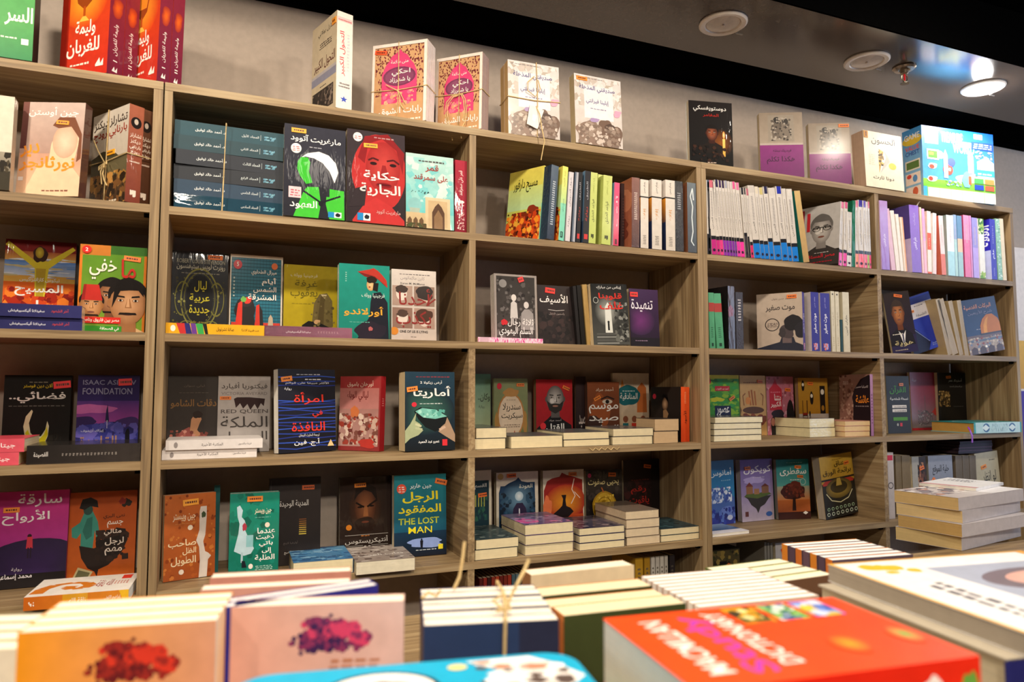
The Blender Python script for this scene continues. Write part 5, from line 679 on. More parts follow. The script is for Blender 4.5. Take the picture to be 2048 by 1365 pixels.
F('dark novel with a candlelit figure and a bright orange spine', 3, 1302, 1362, 775, '1C1614', [R(0, 0, 1, 1, '1A1412', '241C18'), B(.5, .2, .22, .2, 'B8902C', 4, .2), E(.48, .68, .1, .12, 'A88464', '4A3020'), P([(.36, .8), (.42, .86), (.56, .86), (.6, .7), (.58, .8), (.44, .8)], '0E0A0A'), P([(.42, .4), (.54, .4), (.6, .5), (.52, .58), (.42, .56)], '8A6848'), B(.62, .16, .2, .14, 'D8B848', 6, .2), E(.12, .82, .06, .05, 'D83048')], Y=(.17, .04), t=.034, lean=1, spc='D8481C', sart=[R(0, 0, 1, 1, 'C84018', 'E05424'), M(.4, .7, .6, .92, 'F0A070', 8), T('الأسود', .3, .32, .72, .56, '2A1410', .9, 90)])
# stacks lying in front, page edges to the aisle
def pile(where, r_, xl, xr, Y, n, t, deep=.185, jit=1, wrap=0, fcs=('4A4A4A',), page='E4D2A8', side='foot', arts=None, Yr=None, group=None, z=0, yaw=None):
    rr = random.Random(int(xl) * 7 + n); g = group or f'pile {where}'
    for i in range(n):
        d = rr.uniform(-1.5, 1.5) * jit; pos = {1: '', 2: ('lower ', 'upper ')[min(i, 1)], 3: ('lowest ', 'middle ', 'topmost ')[min(i, 2)]}.get(n, ('lowest ', 'second lowest ', 'third ', 'topmost ', 'top ')[min(i, 4)])
        wr = wrap[i] if isinstance(wrap, (tuple, list)) else wrap
        z = L(f'{pos}novel in the pile {where}' if n > 1 else f'single thick novel lying pages outward {where}', r_, xl + d, xr + d, Y + .002 + rr.uniform(0, .004) * jit, z, t * rr.uniform(.94, 1.06), fcs[i % len(fcs)], deep=deep, Yr=None if Yr is None else Yr + .002 + rr.uniform(0, .003), side=side, wrap=wr, page=page, art=(arts or {}).get(i, ()), group=g if n > 1 else None)
    return z
pile('below the pale green novel, third shelf', 3, 951, 1012, .012, 2, .0265, wrap=(0, 1), deep=.185)
pile('before the sage mirror novel, third shelf', 3, 1021, 1124, .012, 1, .031, wrap=(0,), deep=.16)
z = pile('below the bald man novel, third shelf', 3, 1127, 1218, .012, 2, .0185, wrap=0, deep=.175)
z = pile('wrapped in film below the hunting novel, third shelf', 3, 1226, 1306, .012, 2, .0225, wrap=1, deep=.165)
z = pile('of thick tan volumes near the orange spine, third shelf', 3, 1309, 1357, .012, 2, .0345, deep=.1, page='C8A880', fcs=('2A2420',))
m = MB(); X0 = x_at(1178, 0, ZS[3]); m.tube([(X0 + k * .0095, -.0016 - .002 * (k % 2), ZS[3] - .004 - (.007 if k % 2 else 0)) for k in range(11)], .0011, 'D0B480'); tag(m.build('twine', M_TWINE), 'short zigzag end of twine hanging over the third shelf edge', 'twine')
pile('wrapped in film below the green novel, third shelf', 3, 1429, 1524, .012, 4, .0175, wrap=1, deep=.165, page='E8DCB8')
c0, cl, c1 = at_z(1622, 876, ZS[3]), at_z(1538, 868, ZS[3]), at_z(1686, 871, ZS[3])
zz = ZS[3]
for i in range(2): zz = lie(f'{("lower", "upper")[i]} of two wrapped novels stacked cornerwise below the clock novel', (c0.x + .002, c0.y + .006), (c0.x + .118, c0.y + .012 + i * .002), zz, .030, .155, '6A5A48', side='foot', wrap=1, page='E8DCB0', group='two cornerwise wrapped novels')
pile('beside the lilac spine, third shelf', 3, 1690, 1743, .03, 3, .0165, deep=.12, page='E8C898', fcs=('C88878',))
F('green painted novel with a navy title box, third shelf', 3, 1417, 1481, 751, '4A8A30', [R(0, 0, 1, 1, '3A8A38', '4A9838'), K(0, 0, 1, .95, 70, .1, ['2E7A2C', '6AA838', '3A9848', '88B830'], 4, .5, 1.6), R(0, .94, 1, 1, 'C8C030'), B(.3, .6, .2, .04, 'C8C828', 3, .4), R(.24, .74, .7, .82, 'C02C38'), T('أحمد عبد اللطيف', .28, .755, .66, .8, 'F4EAE0', .7), R(.22, .02, .72, .5, '1C2448'), T('عصور', .27, .34, .67, .48, 'F4F0EC', 1.2), T('دانيال', .27, .18, .67, .31, 'F4F0EC', 1.2), M(.24, .05, .7, .13, 'D0D4E0', 1), E(.86, .16, .12, .12, '8A6A28'), E(.86, .14, .07, .08, '5A3A1C'), E(.04, .9, .08, .06, 'D03030')], Y=.19, t=.012, lean=1, stick=[(.76, .62, 30, 'F08A30', .024, .01)])
F('tan novel with fish and a small harp of brown shapes', 3, 1483, 1534, 752, 'C89C64', [R(0, 0, 1, 1, 'BC9058', 'CCA874'), E(.5, .42, .42, .06, '5A3C2C'), P([(.04, .42), (.0, .36), (.0, .48)], '5A3C2C'), B(.5, .2, .22, .16, '8A4A30', 4, .25), B(.2, .26, .18, .1, '7A4030', 6, .3), B(.8, .26, .18, .1, '7A3C2C', 8, .3), line([(.4, .5), (.34, .74)], .06, 'A86838'), line([(.5, .5), (.44, .76)], .06, '9A5C34'), line([(.6, .5), (.56, .74)], .06, 'A86838'), B(.3, .58, .1, .06, 'D08848', 2, .2), line([(.14, .5), (.1, .66), (.2, .7)], .03, '8A5A38'), line([(.86, .5), (.9, .66), (.8, .7)], .03, '8A5A38'), M(.12, .87, .9, .91, '9A6840', 1)], Y=.2, t=.012, lean=1, stick=[(.78, .9, -6, 'F07A28', .022, .009)])
F('pink novel with a red arch title and two dark veiled women', 3, 1536, 1590, 754, 'B86A7A', [R(0, 0, 1, 1, 'B46878', 'B86C80'), K(0, 0, 1, 1, 50, .07, ['C88090', 'A05868', 'D09AA8', '8A4858'], 5), P([(.1, .42), (.1, .78), (.24, .86), (.32, .96), (.4, .86), (.56, .78), (.56, .42)], 'B82030'), T('بنتنا', .28, .56, .52, .7, 'F4ECE8', 1), T('الكبير', .14, .46, .52, .57, 'F4ECE8', 1), M(.14, .72, .5, .76, 'D87080', 1), B(.86, .3, .14, .3, '1A1618', 3, .06), P([(.14, 0), (.12, .26), (.22, .32), (.34, .24), (.6, .2), (.95, .0)], '1C1618'), B(.4, .34, .24, .09, '2A1A1C', 5, .2), E(.2, .22, .07, .07, 'B87868')], Y=.2, t=.012, lean=1, stick=[(.78, .77, -3, 'F07A28', .024, .011)])
F('ochre and white novel with clocks, a chair and a cat', 3, 1600, 1659, 757, 'B88828', [R(0, 0, 1, .36, 'C0B4A8'), R(0, .36, 1, 1, 'B48020', 'B88C34'), B(.16, .86, .05, .1, '1E1612', 3, .1), E(.16, .88, .035, .03, 'E8E0D0'), B(.44, .64, .06, .12, '1E1612', 4, .08), E(.44, .68, .04, .035, 'E8E0D0'), R(.72, .36, .9, .86, '201814'), E(.81, .75, .06, .05, 'E8E0D0'), E(.81, .46, .05, .05, 'A87828'), P([(.12, .2), (.12, .6), (.14, .6), (.14, .36), (.26, .36), (.26, .6), (.29, .6), (.29, .2), (.27, .2), (.27, .32), (.14, .32), (.14, .2)], '3A1C14'), R(.13, .34, .28, .38, '8A2418'), B(.37, .24, .05, .07, '181210', 5, .2), E(.36, .36, .025, .05, '181210'), E(.18, .04, .12, .11, 'C83020'), T('عقارب', .6, .14, .84, .22, '3A2E28', .8), T('لحرب النهاية', .5, .03, .92, .11, '3A2E28', .8)], Y=.185, t=.016, lean=1, stick=[(.4, .9, -4, 'F07A28', .024, .011)], page='B89878')
F('mauve-brown novel with a dark archway and orange name, lilac spine', 3, 1682, 1744, 750, '8A6458', [R(0, 0, 1, 1, '7A5448', '8A6458'), K(0, 0, .5, 1, 60, .06, ['6A4438', '9A7868', 'A88878', '5A3830'], 5), P([(.42, 0), (.46, .5), (.42, .62), (.5, .76), (.7, .92), (.95, .99), (1, .98), (1, 0)], '1C1218'), T('كاميليا حسين', .52, .77, .94, .82, 'B8A8A8', .7), T('عائشة', .54, .53, .96, .66, 'E88828', 1.4), M(.52, .47, .96, .5, '8A7878', 1), M(.12, .84, .3, .9, 'B8A098', 2)], Y=(.15, .03), t=.014, lean=1, spc='B48AC0', sart=[R(0, 0, 1, 1, 'A87CB8', 'C098CC'), M(.3, .2, .7, .7, '6A4878', 10)])
F('black book with green title and two white boxes, far column', 3, 1777, 1823, 753, '242424', [R(0, 0, 1, 1, '1C1C1E', '2C2C2E'), T('القرآن', .14, .68, .84, .83, '4A9A30', .9), T('نسخة شخصية', .14, .57, .92, .63, 'E0E0DC', 1), R(.22, .44, .84, .49, 'E0D8D0'), R(.22, .37, .84, .42, 'E0D8D0'), M(.3, .45, .8, .48, '6A6664', 1), M(.3, .38, .8, .41, '6A6664', 1), R(.24, .22, .86, .28, '4A8A20'), R(.52, .12, .62, .18, 'C83040'), E(.42, .15, .04, .025, 'A8A8A0')], Y=.1, t=.02, lean=1, wrap=3, stick=[(.64, .85, 2, 'F08030', .02, .01)])
F('raspberry to grey book with a fine line drawing, far column', 3, 1825, 1880, 737, 'B8283C', [R(0, .5, 1, 1, '9A4A58', 'A01838'), R(0, .04, 1, .5, '8A807C', '9A4A58'), R(0, 0, 1, .04, 'B83038'), P([(.72, .3), (.9, .4), (.99, .44), (1, .22), (.9, .24)], 'C83830'), T('سنة', .08, .84, .22, .9, 'E8C8D0', .8), ring(.5, .2, .26, .1, .1, '6A605E'), ring(.5, .22, .18, .12, .1, '5A5250'), line([(.5, .1), (.5, .6)], .015, '6A605E'), K(.22, .08, .8, .34, 50, .03, ['5A5250', '6E6664', 'A89E9A'], 4)], Y=.21, t=.012, lean=1, h=.222)
F('large black book with a small photograph of books, far column', 3, 1882, 1938, 741, '1A1614', [R(0, 0, 1, 1, '161210', '1E1A18'), M(.04, .54, .42, .68, '7A5A30', 6), K(.02, .4, .42, .68, 40, .05, ['8A6838', 'A8824A', '5A4020', 'C8A060'], 5), T('أسترداد عمر', .38, .83, .86, .9, 'D8D4D0', .8), T('من السيرة إلى المسيرة', .42, .74, .86, .77, '9A9692', .6), M(.52, .4, .88, .42, '5A5450', 1)], Y=.2, t=.02, lean=0, stick=[(.38, .92, 3, 'F08030', .026, .01)], h=.222)
q0, ql, qr = at_z(1949, 868, ZS[3]), at_z(1826, 864.5, ZS[3]), at_z(2040, 861.5, ZS[3])
d1 = Vector((qr.x - q0.x, qr.y - q0.y, 0)); l1 = .25
lie('big book with gilt page edges and a turquoise patterned spine, lying flat', (q0.x, q0.y), (q0.x + l1 * cos(rad(-1)), q0.y + l1 * sin(rad(-1))), ZS[3], .038, .17, '2A8A88', side='spine', spc='8AC8CC', hard=True, page='C89A50',
    sart=[R(0, 0, 1, 1, 'B8DCDC', 'C8E4E4'), R(0, 0, 1, .03, '2AA0A0'), R(0, .97, 1, 1, '2AA0A0'), E(.5, .25, .42, .07, '3A6A98'), E(.5, .8, .42, .07, '3A6A98'), P([(.5, .16), (.8, .24), (.5, .32), (.2, .24)], 'E0F0F0'), P([(.5, .72), (.8, .8), (.5, .88), (.2, .8)], 'E0F0F0'), K(.12, .36, .88, .7, 40, .2, ['5A8AA8', '8AB8C8', 'DCECEC', '3A6A8A'], 4, .02)], art=[R(.1, .06, .9, .94, '3A9A98'), ring(.5, .5, .34, .4, .1, 'C8E4E4')])
m = MB(); rp = [(q0.x - .03, q0.y + .0045, ZS[3] + .024), (q0.x - .032, q0.y - .004, ZS[3] + .012), (q0.x - .031, q0.y - .010, ZS[3] - .006), (q0.x - .034, q0.y - .011, ZS[3] - .03)]
for (a, b2) in zip(rp, rp[1:]):
    m.poly([a, b2, (b2[0] + .008, b2[1], b2[2]), (a[0] + .008, a[1], a[2])], '8A28B0'); m.poly([(a[0], a[1] - .0006, a[2]), (a[0] + .008, a[1] - .0006, a[2]), (b2[0] + .008, b2[1] - .0006, b2[2]), (b2[0], b2[1] - .0006, b2[2])], '8A28B0')
tag(m.build('ribbon', M_PRINT), 'purple ribbon hanging over the shelf edge below the big gilt book', 'ribbon')

# ================================================================== fourth shelf down
F('magenta novel with a tiny figure on a dark planet, lower left', 4, -20, 130, 984, 'A0307A', [R(0, .3, 1, 1, 'A03088', 'C0307C'), E(.6, .12, .9, .38, '3A2458', '2A1C40', 36), R(0, 0, 1, .14, '1C1618'), E(.48, .53, .03, .02, '2A1420'), P([(.44, .4), (.45, .52), (.52, .52), (.53, .4)], 'C83848'), R(.46, .3, .48, .41, '2A1C30'), R(.495, .3, .515, .41, '2A1C30'), T('سارقة', .3, .83, .9, .97, 'F4ECF0', .9), T('الأرواح', .1, .65, .74, .8, 'F4ECF0', .9), T('رواية', .26, .17, .4, .21, 'D8D0D8', .6), T('محمد إسماعيل', .04, .08, .54, .15, 'F4ECF0', .8)], Y=.15, t=.025, lean=3, wrap=0, stick=[(.22, .81, 0, 'F08A30', .03, .011)], spc='8A2A6A')
F('burnt orange novel with a teal half rooster man, lower left', 4, 132, 268, 985, 'C05A1C', [R(0, 0, 1, 1, 'C8601C', 'A84818'), P([(.12, .48), (.05, .5), (.04, .6), (.16, .66), (.22, .78), (.34, .78), (.42, .66), (.46, .5), (.42, .44), (.38, .56), (.36, .36), (.18, .36), (.18, .54)], '3A8A7C'), P([(.2, .56), (.26, .7), (.34, .72), (.34, .5), (.26, .46)], '2A6A60'), E(.27, .8, .07, .06, '2A4A44'), P([(.14, .82), (.18, .92), (.3, .94), (.4, .9), (.42, .82), (.3, .84), (.22, .8)], '1C1614'), P([(.16, .4), (.2, .26), (.3, .14), (.4, .1), (.44, .04), (.46, .12), (.6, .16), (.8, .3), (.88, .44), (.84, .56), (.7, .58), (.6, .48), (.5, .4), (.38, .36)], '241814'), K(.4, .2, .9, .56, 30, .08, ['2A1C16', '34221A', '1A1210'], 4), B(.84, .86, .07, .05, '2A2018', 3, .4), B(.78, .88, .05, .04, '8A2A20', 4, .4), T('نهى البري', .5, .68, .82, .74, '3A1A10', .8), T('جسم', .56, .58, .8, .66, 'F4E8DC', 1), T('مثاليّ'.replace('ّ', ''), .52, .49, .78, .57, 'F4E8DC', 1), T('لرجل', .54, .38, .82, .47, 'F4E8DC', 1), T('مهم', .54, .27, .8, .36, 'F4E8DC', 1), P([(.06, .0), (.16, .16), (.38, .1), (.3, 0)], 'C8B888'), P([(.09, .0), (.17, .13), (.34, .09), (.28, .0)], '6A6848')], Y=.16, t=.022, lean=3, spc='7A3414')
zt = ZS[4]; A0, A1 = at_z(64, 1222, zt), at_z(273, 1204, zt)
lie('white novel with an orange swirl lying flat, orange spine outward', (A0.x, A0.y), (A1.x, A1.y), zt, .026, .14, 'F0E8DE', side='spine', spc='D87A20', sart=[R(0, 0, 1, 1, 'C86418', 'E08A28'), R(0, .36, 1, .6, 'D89820', 'E0A030'), P([(0, .9), (1, .96), (1, 1), (0, 1)], 'F0B828'), T('ناقة الله', .3, .42, .72, .58, 'FAF0E0', .9, 90), T('إبراهيم الكوني', .34, .76, .7, .92, 'FAF0E0', .9, 90), K(.3, .04, .7, .1, 8, .1, ['FAF0E0'], 2, .1)],
    art=[line([(.86, .08), (.6, .1), (.4, .2), (.34, .36), (.4, .5), (.56, .56), (.7, .5), (.72, .4), (.62, .34), (.54, .38)], .09, 'D87A1C', 1.5), T('ناقة', .3, .62, .7, .7, 'A83028', 1, 90), T('الله', .3, .72, .66, .78, 'A83028', 1, 90), R(.06, .84, .3, .94, 'E83828'), M(.4, .8, .6, .95, 'D88070', 5)], page=WHITE)
F('rust orange novel with a tall pale torn shape, lower shelf', 4, 318, 422, 990, 'A85420', [R(0, 0, 1, 1, '9A4A1C', 'B86028'), K(0, 0, 1, 1, 60, .05, ['8A3C14', 'A85420', 'C07030', '7A3210'], 5), P([(.68, .0), (.7, .2), (.68, .36), (.62, .44), (.68, .56), (.68, .78), (.7, .84), (.82, .84), (.82, .7), (.8, .5), (.76, .42), (.8, .3), (.86, .28), (.92, .24), (.86, .2), (.84, .0)], 'CFC4BC'), B(.76, .74, .04, .04, '3A4A30', 3, .3), E(.5, .6, .05, .03, 'E8D8C4'), T('جين ويبستر', .16, .68, .6, .77, 'E8D0B0', .8), M(.2, .65, .58, .66, 'C88850', 1), T('صاحب', .08, .37, .62, .47, 'E8D0A8', 1.2), T('الظل', .36, .28, .62, .37, 'E8D0A8', 1.2), T('الطويل', .14, .16, .62, .27, 'E8D0A8', 1.2), E(.34, .09, .05, .03, 'E0D0C0')], b=(1168, 1153), t=.022, lean=3, stick=[(.5, .9, 3, 'F0A030', .034, .014)], spc='9A4A1C')
F('teal book edge showing behind the rust orange novel', 4, 424, 436, 975, '1A5A58', (), Y=.14, t=.02, lean=0, h=.205)
F('emerald novel with a pale running girl, cream pages at left', 4, 456, 556, 988, '177A66', [R(0, 0, 1, 1, '126A58', '1C8870'), K(0, 0, 1, 1, 30, .14, ['167462', '1A8470', '12604F'], 4), P([(.14, .84), (.2, .86), (.26, .8), (.24, .72), (.3, .68), (.34, .6), (.3, .58), (.36, .5), (.5, .34), (.44, .28), (.3, .26), (.1, .32), (.18, .52), (.2, .64), (.16, .72)], 'B8D0D8'), R(.24, .18, .28, .3, 'A8C0C8'), P([(.26, .12), (.26, .2), (.32, .2), (.36, .12)], '1A2028'), B(.3, .6, .04, .05, 'A83848', 3, .3), R(.34, .36, .48, .5, '8ABCC0'), T('جين ويبستر', .5, .74, .84, .81, 'F0E4C8', .8), M(.5, .7, .82, .72, '6AB0A0', 1), E(.76, .61, .05, .03, 'F0DCC8'), T('عندما', .56, .51, .92, .58, 'F6F2EA', 1.4), T('ذهبت', .54, .43, .9, .5, 'F6F2EA', 1.4), T('باتي', .6, .35, .88, .42, 'F6F2EA', 1.4), T('إلى', .66, .27, .86, .34, 'F6F2EA', 1.4), T('الطلبة', .52, .18, .92, .26, 'F6F2EA', 1.4), M(.52, .08, .88, .14, 'A8D0C4', 3), E(.44, .13, .045, .03, 'F0E4D8')], b=(1161, 1152), t=.034, lean=2, wrap=1, stick=[(.5, .93, 0, 'F08A28', .034, .012)], page=WHITE)
F('dark brown novel with a small glowing window, behind the emerald one', 4, 536, 640, 957, '2A2220', [R(0, 0, 1, 1, '221A18', '2E2624'), T('المدينة الوحيدة', .2, .65, .76, .74, 'D8D0C8', .8), G(*[R(.58, .34 + k * .024, .72, .352 + k * .024, c_) for k, c_ in enumerate(('E8C850', 'D8B848', 'C8A040', 'C8A048', 'A87830', '9A6828', '8A5828', '7A4824'))]), T('أوليفيا لاينغ', .28, .23, .56, .27, '6A5E58', .6), T('محمد الضبع', .3, .12, .58, .16, 'C8C0B8', .7), line([(.03, .02), (.03, .98)], .01, '4A3E3A')], Y=.14, t=.02, lean=3, stick=[(.75, .88, 0, 'D86028', .03, .011)], page='A89878')
F('dark brown novel with a frowning bearded man, roman two below', 4, 679, 784, 956, '33241E', [R(0, 0, 1, 1, '32241E', '2A1E1A'), E(.48, .6, .32, .3, '5A3420', '2C1E18'), E(.48, .62, .2, .22, '8A5434', '4A2A1C', 26), P([(.26, .7), (.3, .86), (.5, .93), (.68, .86), (.72, .68), (.6, .8), (.46, .84), (.34, .78)], '1A1210'), line([(.3, .68), (.42, .63), (.46, .62)], .035, '1A100C'), line([(.52, .62), (.58, .65), (.7, .7)], .035, '1A100C'), E(.38, .62, .05, .012, '120A08'), E(.6, .63, .05, .012, '120A08'), P([(.46, .62), (.52, .62), (.54, .5), (.44, .5)], '9A6038'), B(.48, .4, .2, .09, '2A1A14', 5, .2), E(.48, .43, .07, .014, '6A3424'), E(.17, .37, .055, .036, 'E88828'), M(.4, .25, .56, .28, 'C87838', 1), T('أنتيكريستوس', .1, .15, .92, .24, 'E0D8D0', 1.2), line([(.1, .27), (.92, .27)], .008, 'C8C0B8'), line([(.1, .135), (.44, .135)], .008, 'C8C0B8'), line([(.6, .135), (.92, .135)], .008, 'C8C0B8'), T('II', .46, .08, .58, .13, 'E0D8D0', 1), R(0, 0, 1, .05, '6A4428')], Y=.165, t=.022, lean=3, wrap=1, stick=[(.38, .9, 2, 'F08A28', .03, .011)], page='B8A888')
F('teal to navy thriller with yellow lettering and a lone man', 4, 788, 893, 951, '14506A', [R(0, 0, 1, .3, '0C1424', '10304A'), R(0, .3, 1, 1, '12506A', '187C88'), T('جين هاربر', .3, .82, .72, .89, 'E8EEF0', .9), T('الرجل', .16, .65, .84, .79, 'E8D820', 1.8), T('المفقود', .08, .5, .9, .63, 'E8D820', 1.8), T('THE LOST', .08, .39, .86, .47, 'B8C038', 1.6), T('MAN', .27, .28, .72, .36, 'E8D820', .3), B(.6, .16, .34, .06, '8AA0D8', 5, .25), E(.52, .2, .016, .014, '101420'), P([(.5, .1), (.49, .19), (.55, .19), (.54, .1)], '101420'), E(.14, .83, .09, .06, 'E05038'), M(.08, .79, .2, .87, 'F4D8D0', 3), R(.84, .07, .93, .13, 'E8D830'), M(.4, .07, .8, .09, 'C8D0D8', 1)], b=(1119, 1110), t=.028, lean=3, stick=[(.9, .9, -14, 'E07028', .032, .014)], page=CREAM, spc='14506A')
zf = ZS[4]
A0, A1 = at_z(586, 1157, zf), at_z(706, 1146, zf)
lie('thick novel with a sea blue cover lying pages outward, lower shelf', (A0.x, A0.y), (A1.x, A1.y), zf, .034, .15, '3A6A98', side='foot', art=[R(0, 0, 1, 1, '3A6E9C', '5A92B8'), T('البيت', .2, .55, .8, .7, '9AC0D8', 1, 0), M(.15, .2, .85, .3, '1A3A5A', 2), K(0, 0, 1, 1, 40, .12, ['4A82B0', '7AA8C8', '2E5A88'], 3)], page='E8D8B0')
A0, A1 = at_z(712, 1152, zf), at_z(830, 1141, zf)
lie('wrapped novel with a pale lettered cover lying pages outward, lower shelf', (A0.x, A0.y), (A1.x, A1.y), zf, .03, .165, '8A7A70', side='foot', wrap=1, art=[R(0, 0, 1, 1, '9A8A80', 'B0A49C'), T('كتاب الموتى', .1, .3, .9, .45, 'E8E0D8', 1), T('الأول', .2, .55, .8, .68, '5A4A44', 1), K(0, 0, 1, 1, 30, .1, ['8A7A74', 'C8BCB4', '6A5A54'], 3)], page='E8DCC0')
dn = [R(0, 0, 1, 1, '0E2A34', '1A4A54'), R(0, .86, 1, 1, 'D8CCB4'), R(.9, 0, 1, 1, 'D8CCB4'), P([(.0, .8), (.2, .86), (.5, .84), (.86, .86), (.88, .8), (.86, .0), (0, 0)], '12303C'), K(0, .3, .85, .7, 30, .1, ['1E4A4A', '2A5A48', '143A3A'], 4), G(*[R(.2 + k * .12, .5, .24 + k * .12, .66, 'A8A850') for k in range(5)])]
F('dark green fantasy novel cut off by the middle upright, lower shelf', 4, 935, 983, 942, 'D8CCB4', dn + [T('القسم', .3, .74, .8, .82, 'D8D8D0', 1), T('بئر', .4, .06, .76, .2, 'E0D8A8', .9)], Y=.2, t=.016, lean=1, stick=[(.62, .66, 5, 'F07028', .026, .011)], page='A8987A')
F('deep blue fantasy novel with a moonlit stair, cream torn border', 4, 993, 1077, 945, 'D8CCB4', [R(0, 0, 1, 1, 'D4C8B0', 'DCD0BC'), P([(.06, 0), (.06, .7), (.1, .8), (.2, .8), (.3, .84), (.46, .88), (.52, .92), (.6, .86), (.74, .84), (.92, .84), (.94, 0)], '1C3A58'), E(.52, .6, .4, .26, '6A90A8', '203E58'), E(.54, .64, .1, .07, 'E8F0F0', 'A8C4D0'), P([(.3, 0), (.4, .46), (.48, .54), (.62, .54), (.7, .46), (.84, 0)], '2E2440'), K(.08, 0, .36, .7, 26, .07, ['142838', '2E5068', '0E1E2C'], 4), K(.7, 0, .93, .7, 26, .07, ['142838', '2E5068', '0E1E2C'], 7), R(.53, .36, .555, .46, 'E8E8F0'), T('العودة', .54, .74, .86, .82, 'D8D8C8', 1), E(.1, .94, .07, .045, 'C8A868')], Y=.2, t=.016, lean=1, stick=[(.36, .95, 2, 'F07028', .028, .011)], page='B8A888')
F('red and orange fantasy novel with a cloaked silhouette on a rock', 4, 1087, 1169, 941, 'D8CCB4', [R(0, 0, 1, 1, 'D4C8B0', 'DCD0BC'), P([(.02, 0), (.02, .7), (.1, .84), (.22, .88), (.4, .9), (.46, .96), (.58, .92), (.7, .9), (.96, .84), (.98, 0)], '9A2420'), E(.55, .52, .5, .26, 'F0A028', 'B03020'), R(.02, 0, .98, .26, '2A1418'), R(.02, .22, .98, .32, '7A2018', 'C85024'), line([(.76, .86), (.7, .7), (.78, .6), (.68, .48)], .02, 'F8E0D0'), line([(.76, .66), (.9, .56)], .015, 'F8E0D0'), B(.1, .44, .1, .18, 'E87848', 4, .3), P([(.24, .34), (.4, .42), (.46, .46), (.48, .56), (.44, .62), (.56, .62), (.54, .54), (.56, .45), (.66, .42), (.74, .36), (.6, .28), (.36, .28)], '1C1216'), T('يحيى صفوت', .26, .18, .72, .25, 'E8E0D8', .8), T('بئر الضبع', .24, .04, .82, .16, 'C83028', 1)], Y=.2, t=.016, lean=1, stick=[(.72, .93, -2, 'F08030', .026, .01)], page='B8A888')
F('black novel with a battered gold medallion, lower shelf', 4, 1173, 1246, 941, '201C1C', [R(0, 0, 1, 1, '1A1616', '2A2424'), K(0, 0, 1, 1, 50, .08, ['2A2424', '161212', '3A3230'], 4), B(.5, .42, .33, .24, 'A8801C', 3, .05, 30), B(.5, .42, .29, .21, 'C8A030', 4, .05, 30), ring(.5, .42, .2, .15, .1, '8A6414'), ring(.5, .42, .12, .09, .2, '9A741C'), K(.26, .26, .76, .6, 40, .05, ['E0BC48', '8A6818', 'B8902C'], 6), T('يحيى صفوت', .06, .74, .9, .86, 'D8C890', .8), line([(.42, .72), (.48, .64)], .03, 'B86030'), E(.1, .92, .05, .035, 'D83878'), T('أركان', .1, .06, .8, .18, 'E0D0A0', .8)], Y=.205, t=.014, lean=1, wrap=1, stick=[(.72, .92, -3, 'F07828', .026, .012)])
F('black novel with dim red lettering at the end of the column', 4, 1248, 1320, 934, '1E1212', [R(0, 0, 1, 1, '1A1010', '281616'), K(0, .2, .9, .7, 30, .1, ['2A1414', '1A0E0E', '3A1818'], 4), T('رقم', .2, .5, .62, .62, 'A82820', .9), T('ياقوت', .16, .34, .7, .47, 'A82820', .9), M(.2, .7, .7, .73, '6A3028', 1), R(.76, 0, 1, 1, '160E0E')], Y=.215, t=.012, lean=0, stick=[(.66, .9, -8, 'F07828', .026, .011)], h=.213)
sea = {1: [R(0, 0, 1, 1, '2A3A40', '3A4A4C'), K(0, 0, 1, 1, 30, .1, ['4A5A58', '1E2C30', '6A7470'], 3)]}
pile('below the dark green fantasy novel, lower shelf', 4, 951, 1036, .006, 2, .0245, deep=.18, fcs=('2A3A40', '2A3A40'), arts=sea)
pile('with a purple and pink cover on top, lower shelf', 4, 1051, 1147, .006, 3, .0255, deep=.17, fcs=('5A4A70',), wrap=(0, 0, 1), arts={2: [R(0, 0, 1, 1, '5A4A78', '8A7A98'), B(.2, .3, .2, .2, 'C84A90', 3, .3), K(0, 0, 1, 1, 30, .1, ['4A3A60', '9A8AA8', 'C87AA8'], 3)]})
pile('with a navy covered book on top, lower shelf', 4, 1158, 1248, .006, 3, .0185, deep=.17, fcs=('2A2A4A',), wrap=(0, 0, 1), arts={2: [R(0, 0, 1, 1, '34344A', '5A5460'), K(0, 0, 1, 1, 24, .1, ['6A5A68', '1E1E34', '8A7A80'], 3)]})
pile('wrapped in film, the tallest pile on the lower shelf', 4, 1253, 1319, .008, 4, .0235, deep=.175, fcs=('7A6A5C',), wrap=(1, 1, 1, 1), page='E0C8A4')
pile('in the right corner of the column, lower shelf', 4, 1323, 1399, .012, 2, .0185, deep=.16, fcs=('1E3A44',), arts={1: [R(0, 0, 1, 1, '1E343C', '2E4A50'), E(.4, .7, .12, .08, 'A8485A'), K(0, 0, 1, 1, 20, .1, ['14282E', '3A5A60'], 3)]})
F('blue novel with a snowy mountain peak, beside the double upright', 4, 1417, 1471, 922, '1E5AA0', [R(0, .4, 1, 1, '2A84B8', '1A6098'), R(0, 0, 1, .4, '2A2A88', '2A50A8'), P([(0, .34), (.12, .46), (.24, .52), (.36, .62), (.46, .56), (.56, .6), (.7, .5), (.86, .46), (1, .4), (1, .2), (0, .2)], '4A6AB0'), K(.1, .34, .9, .58, 40, .07, ['D8E0F0', '8AA0D8', 'F0F4FA', '3A50A0'], 4), B(.7, .18, .24, .1, '6A84D0', 5, .3), K(0, .0, 1, .26, 24, .1, ['2A3AA0', '5A78C8', '1E2478'], 6), T('أمانوس', .1, .74, .9, .88, 'E0ECF4', 1), M(.5, .68, .86, .7, '9AC8E0', 1), E(.8, .1, .1, .04, 'D0D8F0')], b=(1055, 1047), t=.012, lean=1)
